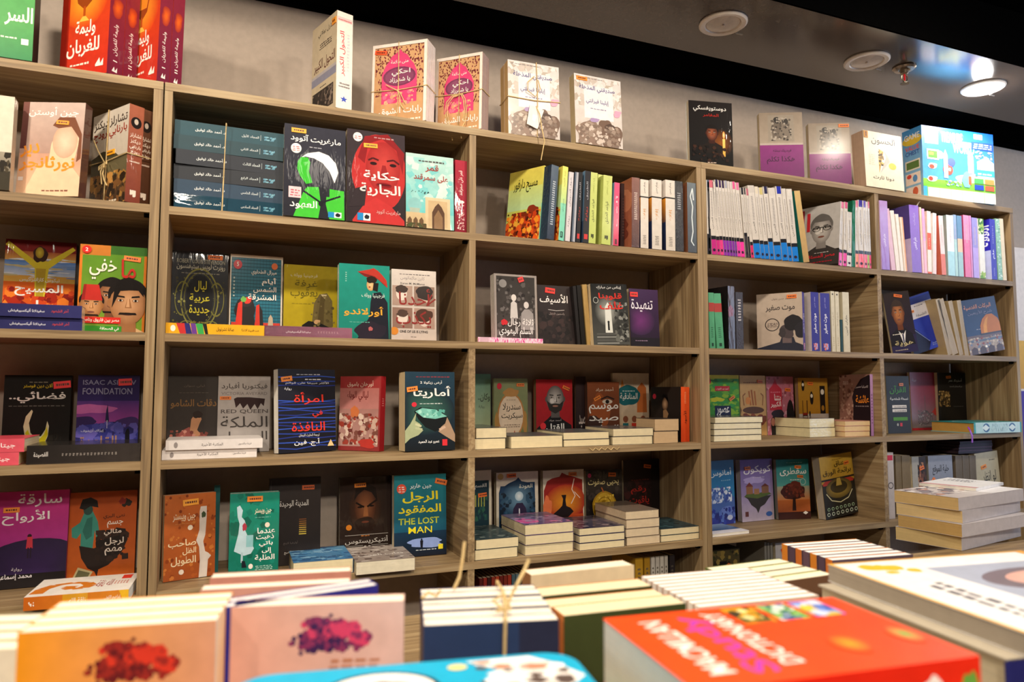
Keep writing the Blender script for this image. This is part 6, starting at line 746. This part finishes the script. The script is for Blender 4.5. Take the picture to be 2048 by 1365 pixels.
F('violet novel with a floating island town, pages showing at left', 4, 1485, 1549, 920, '8A74B8', [R(0, 0, 1, 1, 'B8A8C8', '6A54A8'), R(0, 0, 1, .4, 'C8B8C8', 'A898C0'), B(.4, .66, .3, .06, 'B8A8E0', 3, .3), P([(.1, .4), (.2, .36), (.3, .26), (.44, .2), (.5, .12), (.58, .22), (.72, .26), (.86, .36), (.94, .4)], '3A3430'), P([(.08, .4), (.2, .46), (.5, .44), (.8, .48), (.94, .42), (.5, .36)], '5A6A30'), G(R(.16, .44, .36, .56, '9A6A48'), P([(.14, .56), (.26, .63), (.38, .56)], '7A3A30'), R(.4, .43, .56, .52, 'A87850'), R(.64, .44, .86, .55, '8A6044'), P([(.62, .55), (.75, .6), (.88, .55)], '6A3428')), T('كويكول', .1, .76, .96, .9, 'F4F0F8', 1), M(.36, .7, .74, .72, 'D8D0EC', 1), R(.1, .08, .2, .16, '6A3A34'), E(.84, .1, .1, .04, '3A64B0')], b=(1046, 1040), t=.022, lean=2, stick=[(.22, .86, 3, 'F07828', .024, .011)], page='B8B0B0')
F('teal and sunset novel with a broad lone tree', 4, 1557, 1622, 920, '2A8A88', [R(0, .5, 1, 1, '5AA8A0', '1C7880'), R(0, .3, 1, .55, 'D88040', 'A0A890'), R(0, 0, 1, .32, '7A3A24', 'C06830'), B(.48, .46, .36, .14, '4A2420', 4, .16, 30), B(.56, .54, .2, .09, '6A2E24', 6, .2), P([(.44, .14), (.47, .36), (.55, .36), (.56, .14)], '2E1814'), K(.16, .36, .84, .58, 30, .06, ['3A1C1A', '7A3828', '5A2A20'], 5), R(0, 0, 1, .12, '3A1C18'), T('سقطرى', .1, .72, .92, .86, 'F4F4F0', 1.2), M(.4, .65, .72, .68, 'D8E8E4', 1), M(.3, .94, .8, .96, '8AC8C8', 1), ring(.8, .62, .09, .055, .15, 'C8D8D0'), P([(.76, .1), (.84, .13), (.92, .1), (.84, .07)], 'E0D8D0')], b=(1041, 1038), t=.018, lean=2, stick=[(.66, .87, -4, 'F08030', .024, .01), (.72, .71, -4, 'F08030', .022, .009)], page='A89C94')
F('leaning gold novel with an old typewriter, pages showing at left', 4, 1652, 1717, 914, 'B08A28', [R(0, .55, 1, 1, 'C09430', 'D0A840'), R(0, 0, 1, .56, '1C1C1A', '2A2620'), P([(.02, .56), (.1, .6), (.9, .6), (.98, .56), (.96, .53), (.04, .53)], 'B83828'), R(0, .6, 1, .63, '2A221C'), E(.5, .46, .4, .16, 'A88A3C', '5A4A24'), E(.5, .48, .26, .1, '3A301C'), P([(.42, .5), (.46, .62), (.56, .62), (.6, .5)], 'C8A850'), line([(.1, .4), (.24, .28), (.5, .23), (.76, .28), (.9, .4)], .02, 'D0C8A0'), G(*[E(.12 + k * .125, .15, .04, .026, 'A8C0A0') for k in range(7)]), G(*[E(.12 + k * .125, .15, .028, .018, '1E2A20') for k in range(7)]), G(*[E(.1 + k * .14, .07, .045, .03, 'C8D0C0') for k in range(7)]), G(*[E(.1 + k * .14, .07, .032, .02, '1E2A20') for k in range(7)]), T('عناق', .42, .8, .72, .9, '4A3A14', .8), T('برائحة الورق', .06, .67, .92, .78, '4A3A14', .8), M(.36, .92, .68, .94, '8A6A20', 1)], b=(1042, 1034), t=.03, lean=2, roll=-5, stick=[(.8, .84, 4, 'F08030', .024, .011)], page='B0A494')
A0, A1 = at_z(1427, 1076, ZS[4]), at_z(1500, 1068, ZS[4])
lie('thin white magazine lying flat in front of the mountain novel', (A0.x, A0.y + .004), (A1.x, A1.y + .004), ZS[4], .009, .12, 'E0DCE4', side='foot', page=WHITE, name='magazine', cat='magazine', art=[R(0, .3, 1, 1, '2A4A78', '8AA0C0')])
# far column
S('white spine with a red top and an emblem, far lower column', 4, 1777, 1791, 906, 'C8BCB8', [R(0, 0, 1, 1, 'BCB0AC', 'CCC2BE'), R(.1, .88, .9, .96, 'C82C48'), ring(.5, .5, .4, .05, .25, '4A4244')], Y=.03, w=.15)
for i, (xl, xr) in enumerate(((1795, 1806), (1807.5, 1824))):
    S(f'{ORD[i]} block of brown page edges beside the white emblem spine', 4, xl, xr, 912, '7A684E', [R(0, 0, 1, 1, '7A684C', '8A785A')] + [R(.08 + k * .1, 0, .11 + k * .1, 1, '7A6648') for k in range(9)], Y=.05, w=.14, group='page blocks, far lower column')
F('dark novel with a hand and pale strip, far lower column', 4, 1829, 1857, 913, '2A2018', [R(0, .42, .5, 1, 'A8A49C'), R(0, 0, 1, .42, '1E1410'), R(.5, .42, 1, 1, '3A2A20'), B(.6, .56, .16, .24, '8A5038', 4, .2), K(.4, .4, 1, .9, 20, .1, ['5A3A2A', '2A1C14', 'A87858'], 3)], Y=.05, t=.02, lean=1, stick=[(.68, .8, 15, 'F07828', .022, .012)], h=.2)
F('grey blue novel with curling script and diamond lines, far lower column', 4, 1862, 1910, 909, '9A98A0', [R(0, .42, 1, 1, '8A90A0', '9AA0B0'), R(0, 0, 1, .42, '1C2028'), P([(0, 0), (0, .3), (.24, .5), (.6, .06), (.56, 0)], '2E4460'), line([(.0, .3), (.6, 0)], .012, 'C8D0D8'), line([(.28, .42), (.0, .06)], .012, 'C8D0D8'), line([(.28, .42), (.62, .12)], .012, 'C8D0D8'), B(.88, .1, .1, .06, 'A88828', 4, .3), T('حلية الموقع', .16, .66, .84, .84, '2A2A30', .6), M(.4, .52, .72, .57, '5A5A64', 1)], Y=.05, t=.02, lean=1, stick=[(.14, .56, 45, 'F08030', .028, .011)], h=.2, page='8A847C')
pb = []
for i, (xl, xr) in enumerate(((1915, 1928), (1929, 1942), (1943, 1956))):
    pb.append(S(f'{ORD[i]} grey block of page edges under the dark purple stack', 4, xl, xr, 912, '6A5E50', [R(0, 0, 1, 1, '6A5F50', '7C7060')] + [R(.08 + k * .1, 0, .11 + k * .1, 1, '6A5E50') for k in range(9)], Y=.05, w=.14, group='page blocks under the purple stack'))
F('cream novel with looping black calligraphy, far lower column', 4, 1960, 2006, 908, 'C0B698', [R(0, 0, 1, 1, 'B8AE90', 'C4BA9E'), T('لو انظر', .26, .42, .84, .66, '2A2620', .8), M(.6, .84, .84, .88, '5A5444', 1)], Y=.05, t=.02, lean=1, roll=-4, stick=[(.34, .74, 12, 'F09030', .028, .013)], h=.2, page='8A7E70')
hz = max((o.matrix_world @ c).z for o in pb for c in [Vector((0, 0, o['dims'][1] if 'dims' in o else .2))]) - ZS[4]
z = hz + .0015
for i in range(4): z = L(f'{("lowest", "second", "third", "topmost")[i]} dark purple volume stacked on the page blocks under the shelf', 4, 1917 + i, 1985 - i % 2, .06, z, .0105, '2A1830', side='spine', sart=[R(0, 0, 1, 1, '24142A'), R(0, 0, .1, 1, '8A6A90')], deep=.13, wrap=3, page='4A3A44', group='dark purple volumes under the shelf')

# ================================================================== bottom row that still shows
for i in range(13):
    xl = 958 + i * 8.2; c_ = ['5A1E1A', '8A2A20', '3A1A18', '8A3020', 'A83A20', '6A2018', '7A2A1C', '9A3420', '4A6068', '5A7078', '3A2A24', '4A3428', '2A2420'][i]
    S(f'{ORD[i] if i < 12 else "thirteenth"} spine of the low row behind the twine tied table books', 5, xl, xl + 7.6, 1158 - i, c_, [R(0, .08, 1, .12, 'C8A878'), M(.3, .5, .7, .9, 'D8B8A8', 8)], Y=.06, w=.13, h_=0) if 0 else S(f'{ORD[i] if i < 12 else "thirteenth"} spine of the low row behind the twine tied table books', 5, xl, xl + 7.6, 1158 - i, c_, [R(0, .08, 1, .12, 'C8A878'), M(.3, .5, .7, .9, 'D8B8A8', 8)], Y=.06, w=.13, group='low row of red spines')
for i, (xl, xr, c_) in enumerate(((1272, 1288, 'B88A24'), (1290, 1302, 'A87C20'), (1304, 1312, 'C8C0B4'), (1313, 1321, 'C0B8AC'), (1322, 1330, 'C8C0B4'), (1331, 1338, 'BCB4A8'), (1341, 1352, '2A2426'))):
    S(f'{ORD[i]} spine of the low ochre and grey row near the double upright', 5, xl, xr, 1117 - i, c_, [R(0, .4, 1, .44, '3A342C'), M(.3, .6, .7, .9, '5A5248', 6)], Y=.05, w=.13, group='low row of ochre and grey spines')
r = empty('camouflage_box', 'low dark box printed with olive patches and an orange mark', 'box')
A0, A1 = Vector((x_at(1424, .05, ZS[5]), .05, 0)), Vector((x_at(1482, .05, ZS[5]), .05, 0)); bw = A1.x - A0.x; bh = h_at(Vector((A0.x, .05, ZS[5])), 1102)
r.location = ((A0.x + A1.x) / 2, .05, ZS[5] + .0004); m = MB(); m.box(-bw / 2, 0, 0, bw / 2, .16, bh - .004, '4A4024'); paint(m, [K(0, 0, 1, 1, 60, .12, ['6A5A30', '2A2416', '8A7438', '3A3A1E'], 4, .5), R(.3, .7, .55, .86, '141210'), B(.62, .78, .12, .05, 'D86828', 3, .3)], lambda u, v, e: (-bw / 2 + u * bw, -e, v * (bh - .004)), 0); m.build('carton', M_PRINT, r)
m = MB(); m.box(-bw / 2 - .001, -.0005, bh - .004, bw / 2 + .001, .161, bh, '3A3220'); m.build('lid', M_PRINT, r)
for i, (xl, xr) in enumerate(((1532, 1537), (1538, 1543), (1544, 1549))): S(f'{ORD[i]} slim grey magazine edge on the low shelf of the far bookcase', 5, xl, xr, 1085 + i, '8A8478', Y=.05, w=.13, name='magazine', cat='magazine', group='slim magazines on the low shelf')
F('white booklet with a red sticker on the low shelf of the far bookcase', 5, 1556, 1592, 1086, 'C8C0BC', [R(0, 0, 1, 1, 'C0B8B4', 'CCC4C0'), T('دليل', .3, .7, .8, .8, '3A3434', .8)], Y=.05, t=.015, lean=1, stick=[(.5, .9, 25, 'E83040', .026, .018)])

# ================================================================== the display table in front
TZ = 1.045
r = empty('display_table', 'oak display table carrying the near rows of books', 'table'); r.location = (.7, -.75, 0)
plain('tabletop', -1.15, -.62, TZ - .03, 1.75, .3, TZ, M_WX, r)
for sx in (-1.12, 1.66):
    for sy in (-.58, .2): plain('leg', sx, sy, 0, sx + .06, sy + .06, TZ - .03, M_WZ, r)
def V2(px, py, Z): q = at_z(px, py, Z); return Vector((q.x, q.y, 0))
def FS(label, pl, pr, Z, fc, art=(), n=1, t=.02, gap=.002, group=None, spc=None, back=None, name='novel', hs=None, zb=TZ, **kw):
    """standing on the table, cover to the camera: pl, pr = pixels of its upper corners at height Z; copies stand behind"""
    A, Bq = V2(*pl, Z), V2(*pr, Z); w_ = (Bq - A).length; yaw = math.atan2(Bq.y - A.y, Bq.x - A.x); nrm = Vector((-sin(yaw), cos(yaw), 0)); out = []
    for i in range(n):
        h = Z - zb - (hs[i] if hs else 0)
        lb = label if i == 0 else f'{ORD[i]} {back or "copy"} behind the {label.split(",")[0].split(" with ")[0]}'
        o = make_book(name, w_, h, t, fc, (spc[i % len(spc)] if isinstance(spc, list) else spc) or fc, art=art if i == 0 else (), label=lb, group=group, **{k: v for k, v in kw.items() if k != 'bcs'})
        ctr = (A + Bq) / 2 + nrm * (t / 2 + i * (t + gap)); o.matrix_world = Matrix.Translation((ctr.x, ctr.y, zb + .0004)) @ Matrix.Rotation(yaw, 4, 'Z'); out.append(o)
    return out
def flower(c1, c2, bg1, bg2, mid):
    rr = random.Random(5); d = []
    for cx, cy, sx, sy, n, cs in ((.47, .85, .09, .018, 60, (c1, c1, mid)), (.6, .84, .1, .018, 60, (c1, mid, c1)), (.56, .9, .1, .022, 80, (mid, c2, c1)), (.66, .9, .08, .022, 90, (c2, c2, mid)), (.5, .925, .04, .014, 30, (c1, mid)), (.73, .86, .05, .014, 40, (mid, c2))):
        for k in range(n): d.append((rr.gauss(cx, sx * .6), rr.gauss(cy, sy * .75), rr.uniform(.012, .028), rr.choice(cs)))
    return [R(0, 0, 1, 1, bg1, bg2, True)] + [('many', [([(x + q * cos(j * 1.047), y + q * .66 * sin(j * 1.047)) for j in range(6)], c) for x, y, q, c in d]), M(.55, .72, .86, .79, 'B87858', 3), T('قصة حياة', .3, .6, .86, .68, 'B05838', .8)]
FS('orange novel with a red flower standing on the table', (35, 1268), (433, 1242), 1.265, 'F0A030', flower('6A1C20', 'D83A28', 'F0981C', 'D89878', '9A2A24'), n=4, t=.0195, gap=.0015, sp=-1, group='flower cover novels on the table', page='F4E8D4', back='cream-topped copy')
FS('rose novel with a pink and violet flower standing on the table', (462, 1216), (808, 1203), 1.262, 'E8B8A8', flower('3E2050', 'D04068', 'DCA08C', 'D8B4AC', '86305C'), n=1, t=.022, group=None, page='F4E8D4')
FS('pale-topped navy covered novel behind the rose flower novel', (452, 1216), (756, 1171), 1.262, '2E2A88', [R(0, 0, 1, 1, '2E2A90', '2A2680')], n=2, t=.012, gap=.002, page='F2ECE4', back='navy covered copy', group='navy covered novels behind the rose novel')
FS('salmon covered novel standing further back on the table', (400, 1182), (700, 1166), 1.24, 'C88A78', [R(0, 0, 1, 1, 'C08070', 'D09888')], n=2, t=.02, gap=.03, page='F2E6D2', back='salmon copy', group='salmon novels on the table')
FS('brown covered novel at the far left back of the table row', (395, 1245), (440, 1243), 1.225, 'C09080', n=1, t=.02, page='F2E6D2') if 0 else None
FS('white paperback cut off at the left edge of the table', (-260, 1312), (42, 1300), 1.24, 'A8A048', [R(0, .4, 1, 1, 'E8E0CC'), R(.5, .0, 1, .8, '8A8838')], n=4, t=.022, gap=.003, page='EFE6D4', spc='C8C0A0', back='pale copy', group='pale paperbacks at the left edge of the table')
nb = FS('navy novel tied with twine on the table', (847, 1254), (1118, 1241), 1.235, '1E2C4A', [R(0, 0, 1, 1, '1C2A4C', '24365A'), R(.7, 0, 1, 1, '22263E')], n=6, t=.0215, gap=.001, hs=[0, .001, 0, .002, .001, .003], page='F2E8D8', spc='2A2458', back='bound copy', group='navy novels in the twine bundle on the table', sp=-1)
o = nb[0]; w_, h, t = o['dims']; y0, y1 = -t / 2 - .002, t / 2 + 5 * (t + .001) + .002; m = MB(); X = .012
m.tube([(X, y0, 0.002), (X - .002, y0 - .001, h * .6), (X, y0, h + .003), (X + .004, y0 + .03, h + .0035), (X + .01, y1 * .6, h + .004), (X + .01, y1, h + .002), (X + .01, y1, .002)], .0016, 'B8975C')
m.tube([(X + .002, y0 + .02, h + .005), (X + .012, y0 + .03, h + .02), (X + .024, y0 + .04, h + .036), (X + .03, y0 + .045, h + .046)], .0018, 'B8975C'); m.tube([(X, y0 + .025, h + .006), (X - .008, y0 + .03, h + .012), (X + .004, y0 + .035, h + .016), (X + .008, y0 + .022, h + .006), (X - .006, y0 + .018, h + .006)], .0016, 'B8975C')
m.tube([(X - .04, y1 * .75, h + .004), (X - .034, y1 * .8, h + .014), (X - .03, y1 * .84, h + .034), (X - .028, y1 * .86, h + .05)], .0018, 'B8975C'); m.tube([(X - .075, y1 * .5, h + .004), (X - .068, y1 * .52, h + .009), (X - .06, y1 * .55, h + .004), (X - .056, y1 * .5, h + .011)], .0016, 'B8975C')
tw = m.build('twine', M_TWINE); tag(tw, 'knotted twine standing up from the navy bundle on the table', 'twine'); tw.matrix_world = o.matrix_world
m = MB(); m.box(X - .016, y0 - .003, h - .062, X + .012, y0 - .002, h - .032, 'A8C8CC'); paint(m, [B(.5, .45, .3, .24, '8A4A28', 4, .3), P([(.2, .3), (.5, .1), (.8, .6), (.5, .4)], 'A86A38'), R(0, .85, 1, 1, 'D8E4E4')], lambda u, v, e: (X - .016 + u * .028, y0 - .003 - e, h - .062 + v * .03), 0, step=1e-4)
tg = m.build('price_tag', M_PRINT); tag(tg, 'small pale blue picture tag on the navy twine bundle', 'tag'); tg.matrix_world = o.matrix_world
FS('olive novel with thick cream pages on the table', (1128, 1234), (1372, 1208), 1.222, '2E3418', [R(0, 0, 1, 1, '242A14', '384020')], n=3, t=.034, gap=.002, page='EAD8B0', spc='C87838', back='cream-topped copy', group='olive novels on the table', sp=-1, hs=[0, .003, .0])
FS('brown edged thick paperback at the back of the table', (1062, 1152), (1268, 1131), 1.213, 'D8C4A0', n=1, t=.03, page='F0E2C8', spc='A07048', sp=-1)
FS('white paged slim novel in the long white row', (1400, 1216), (1638, 1192), 1.2, 'C8B0A0', n=10, t=.0125, gap=.0022, page='F4EEE8', back='slim white copy', group='slim white novels in the long table row')
FS('cream novel with a green spine tip in the table row', (1512, 1172), (1668, 1150), 1.195, '6A4A34', n=4, t=.024, gap=.002, page='F2E6C8', spc=['8AA82C', '3A4A2A', '7A9A2C', '5A6A2A'], back='green-tipped copy', group='green-tipped novels on the table', sp=-1)
FS('white novel with a coloured spine in the last table row', (1665, 1122), (1826, 1110), 1.19, '5A4A58', n=7, t=.0155, gap=.0025, page='F4F0EA', spc=['D87830', '5A4658', 'E08A30', '6A5060'], back='copy', group='orange-spined novels in the last table row', sp=-1)
FS('black covered novel lying in wait behind the dictionary', (1580, 1208), (1682, 1190), 1.192, '1E1A22', n=1, t=.016, page='EFE6D8') if 0 else None
# the dictionary and what it lies on
A, Bq = V2(1206, 1232, 1.265), V2(1664, 1190, 1.265); C4 = V2(1925, 1310, 1.265)
ln = (Bq - A).length; dp = .149; T_ = .052; base = 1.265 - T_
dx = (Bq - A).normalized(); dy = Vector((dx.y, -dx.x, 0))          # dy points to the camera: the spine side
P0, P1 = A + dy * dp, Bq + dy * dp
zz = TZ + .0004
for i, (c_, t_) in enumerate((('2A6A30', .056), ('8A3028', .055), ('1E8A28', .052))):
    q = -.004 * i; zz = lie(f'{("lowest", "middle", "topmost green")[i]} thick book hidden under the red orange dictionary', (P0 - dx * (.0 - q) - dy * .004), (P1 - dx * (.006 - q) - dy * .004), zz, t_, dp - .01, c_, side='spine', group=None, name='reference_book')
base = zz
# cover u runs fore edge -> spine; words start at the spine and run to the fore edge, their feet to the dictionary's tail
lie('thick red orange school dictionary lying on top, blurred, nearest the camera', P0, P1, base, T_, dp, 'FF4808', side='spine', sp=1, spc='E02814', page='E8E2D8', name='dictionary', cat='dictionary', wrap=0,
    art=[R(0, 0, 1, 1, 'FF4A0A', 'FF4208'), T('MACMILLAN', .12, .1, .86, .19, 'FCEFE6', 1.4, 180), T('Study', .1, .23, .9, .36, 'B038A8', 1.2, 180), T('DICTIONARY', .08, .36, .84, .44, 'FCEFE6', 1.4, 180),
         R(.03, .47, .3, .6, 'D8A020'), K(.03, .47, .3, .6, 16, .06, ['F4E8A0', '6A5A20', 'C89018', '3A3018'], 3), R(.03, .62, .3, .75, '4A8A30'), K(.03, .62, .3, .75, 16, .06, ['8AB860', 'E0E8E0', '2A5A90', '3A7A28'], 5), R(.03, .77, .3, .9, '4A68C0'), K(.03, .77, .3, .9, 18, .07, ['E0C040', '6A8AD8', 'D0D8F0', '3A50A8'], 7),
         E(.7, .68, .12, .06, 'F89A18', 'F24414'), E(.66, .93, .12, .05, '6AB050', 'EE4016')],
    sart=[R(0, 0, 1, 1, 'D82010', 'E82C14'), B(.5, .82, .3, .05, 'F8E8E0', 4, .3), B(.6, .96, .4, .04, '6AA040', 3, .3)])
# cyan children's book with rounded corners, lying on a pile of its own
A, Bq = V2(600, 1345, 1.232), V2(1085, 1306, 1.232); dx = (Bq - A).normalized(); dy = Vector((dx.y, -dx.x, 0)); zz = TZ + .0004
def rounded_book(label, O, dx, dy, W, Hh, z, t, rad_, col, art, name):
    root = empty(name, label, 'book'); pts = []
    for cx, cy, a0 in ((W - rad_, Hh - rad_, 0), (rad_, Hh - rad_, 90), (rad_, rad_, 180), (W - rad_, rad_, 270)):
        for k in range(7): pts.append((cx + rad_ * cos(rad(a0 + k * 15)), cy + rad_ * sin(rad(a0 + k * 15))))
    def slab(mb, z0, z1, c, s):
        q = [(W / 2 + (x - W / 2) * s, Hh / 2 + (y - Hh / 2) * s) for x, y in pts]; mb.poly([(x, y, z1) for x, y in q], c); mb.poly([(x, y, z0) for x, y in q][::-1], c)
        for i in range(len(q)): a, b = q[i - 1], q[i]; mb.poly([(a[0], a[1], z0), (b[0], b[1], z0), (b[0], b[1], z1), (a[0], a[1], z1)], c)
    m = MB(); slab(m, 0, .002, col, 1); slab(m, t - .002, t, col, 1); paint(m, art, lambda u, v, e: (u * W, v * Hh, t + e), 0, step=6e-5); m.build('cover', M_PRINT, root)
    m = MB(); slab(m, .002, t - .002, 'F0ECE6', .985); m.build('page_block', M_PAGES, root)
    root.matrix_world = Matrix(((dx.x, -dy.x, 0, O.x), (dx.y, -dy.y, 0, O.y), (0, 0, 1, z), (0, 0, 0, 1))); return root
for i in range(4):
    rounded_book(f'{ORD[i]} hidden children book under the cyan one, counted from the table', A + dy * .175 + dx * .003 * i, dx, dy, .215, .17, zz, .0415, .012, ['D88030', '3A9A50', '8A50A8', 'E0C040'][i], (), 'picture_book'); zz += .0418
rounded_book('cyan rounded picture book with white pictures, bottom edge of the view', A + dy * .175 - dx * .045, dx, dy, .262, .175, zz, 1.232 - zz, .028, '18A8D0',
    [E(.40, .72, .17, .2, '1A2A38', n=30), E(.40, .72, .155, .18, 'F4F2EE', n=30), B(.41, .74, .08, .08, '8A8484', 3, .3), P([(.66, .96), (.86, .97), (.93, .86), (.99, .7), (.86, .5), (.7, .6), (.76, .82)], 'EDE6E0'), K(.68, .55, .95, .95, 26, .05, ['B8A090', 'F6F2EE', '5A4A44', 'C8886A'], 5, 1), R(.5, .56, .68, .62, 'D83848'), E(.63, .9, .03, .035, 'E8D890'), E(.88, .55, .02, .02, 'E8F0F0')], 'picture_book')
# big white book with a portrait and its pile at right
Z1 = 1.235
A, Bq = V2(1655, 1130, Z1), V2(2048, 1268, Z1); C5 = V2(1985, 1082, Z1)
dl = (Bq - A).normalized(); du = Vector((-dl.y, dl.x, 0));  # along the visible long side (towards camera) and away to the right
Wd = .30; Ln = .25; zz = TZ + .0004
cols = [('E4DCC8', .06, 'C8B490'), ('D8D0B8', .055, 'B8A070'), ('B8AC98', .0525, 'D0C2A4')]
for i, (c_, t_, pg) in enumerate(cols):
    off = dl * (.02 - .006 * i) - du * (.012, .016, .02)[i]
    zz = lie(f'{("lowest", "middle", "upper navy edged")[i]} thick book of the pile under the white portrait book', A + off, A + off + dl * Ln, zz, t_, Wd - .03, c_, side='foot', page=pg, name='reference_book', hard=i == 2, spc='2A2A6A')
lie('large white book with a face photo and yellow blots, right front', A, A + dl * (Ln + .03), zz, Z1 - zz, Wd, 'E8E4E0', side='foot', page='A89C8C', name='reference_book',
    art=[R(0, 0, 1, 1, 'E4E0E0', 'ECEAEA'), R(0, 0, .018, 1, 'F0B030'), R(0, 0, 1, .012, 'F0B030'), R(.0, .42, .75, 1, '9AA0B4', 'B0B4C4'), E(.24, .72, .23, .34, '4A3A40', '6A5A60', 30), E(.27, .74, .17, .25, 'E0B8A8', 'C89080', 30), B(.62, .16, .1, .06, 'F0B418', 4, .25), B(.72, .1, .06, .05, 'F0B418', 6, .25), B(.42, .2, .05, .03, 'F0B418', 7, .25), M(.1, .24, .55, .34, '6A6468', 2), T('اللغة', .2, .06, .4, .16, '4A4448', 1)] if 0 else
    [R(0, 0, 1, 1, 'E8E4E2', 'ECEAEA'), P([(.16, 1), (.16, .34), (.66, .34), (.66, 1)], 'A0A6BA'), E(.42, .72, .17, .32, '5A4A50', '6A5A64', 30), E(.42, .74, .125, .24, 'E4BCAC', 'CC988A', 30), B(.1, .13, .045, .05, 'F0B418', 4, .25), B(.12, .2, .05, .055, 'F0B418', 6, .25), B(.19, .16, .02, .03, 'F0B418', 7, .25), B(.18, .27, .03, .03, 'F0B418', 9, .25), M(.36, .14, .95, .24, '5A545A', 2, 5), R(0, 0, .012, 1, 'F0B030'), R(0, 0, 1, .014, 'F0B030'), R(.0, .955, .3, 1, 'E8A028')])
# far pile of thick paperbacks at right
Z2 = 1.178; Cn = V2(1920, 997, Z2); th = rad(8); dl = Vector((sin(th), -cos(th), 0)); Ln = .168; A = Cn - dl * Ln; zz = TZ + .0004
ths = [.0352, .0325, .0315, .0325]; sc = (Z2 - zz) / sum(ths)
for i in range(4):
    off = dl * (.004 * ((i * 5) % 3 - 1)); q = Matrix.Rotation(rad((2.5, -1.5, 3, 0)[i]), 3, 'Z') @ dl
    zz = lie(f'{("lowest", "second lowest", "third", "topmost")[i]} thick tan paperback of the pile at the far right of the table', A + off, A + off + q * Ln, zz, ths[i] * sc - .0006, .33, 'C8C0C0', side='foot', page=('D8BC84', 'C8A468', 'DCC08C', 'D4B47C')[i], name='reference_book', group=None,
        art=[R(0, 0, 1, 1, 'C8BEBC', 'E0DAD8'), K(0, 0, .7, .5, 40, .1, ['8A8088', 'B8A8A4', 'E8E0DC', '6A6470', 'C89888'], 4), R(.3, .5, 1, 1, 'EEEAEA')] if i == 3 else ())
lie('white booklet with small print lying on the far right pile', A + dl * .02 + Vector((.14, .06, 0)), A + dl * (Ln * .9) + Vector((.16, .05, 0)), zz, .008, .2, 'F0EEEE', side='foot', page=WHITE, name='booklet', art=[M(.1, .6, .6, .9, '6A6A72', 3), R(.0, .0, 1, .1, 'D8A0A0')])

# books that would touch an upright are slid clear of it
bpy.context.view_layer.update()
for o in [o for o in bpy.data.objects if o.parent is None and o.get('category') in ('book', 'magazine')]:
    vs = [c.matrix_world @ v.co for c in o.children if c.type == 'MESH' for v in c.data.vertices]
    if not vs or min(v.y for v in vs) < -.15 or max(v.z for v in vs) > 2.13: continue
    a, b = min(v.x for v in vs), max(v.x for v in vs)
    for p0, p1 in ((-.0208, .0183), (.7213, .7399), (1.4412, 1.476), (2.1758, 2.1944), (2.8765, 2.894)):
        if a < p1 and b > p0: o.location.x += (p0 - b - .0004) if (a + b) < (p0 + p1) else (p1 - a + .0004)
for o in bpy.data.objects: del_dims(o)
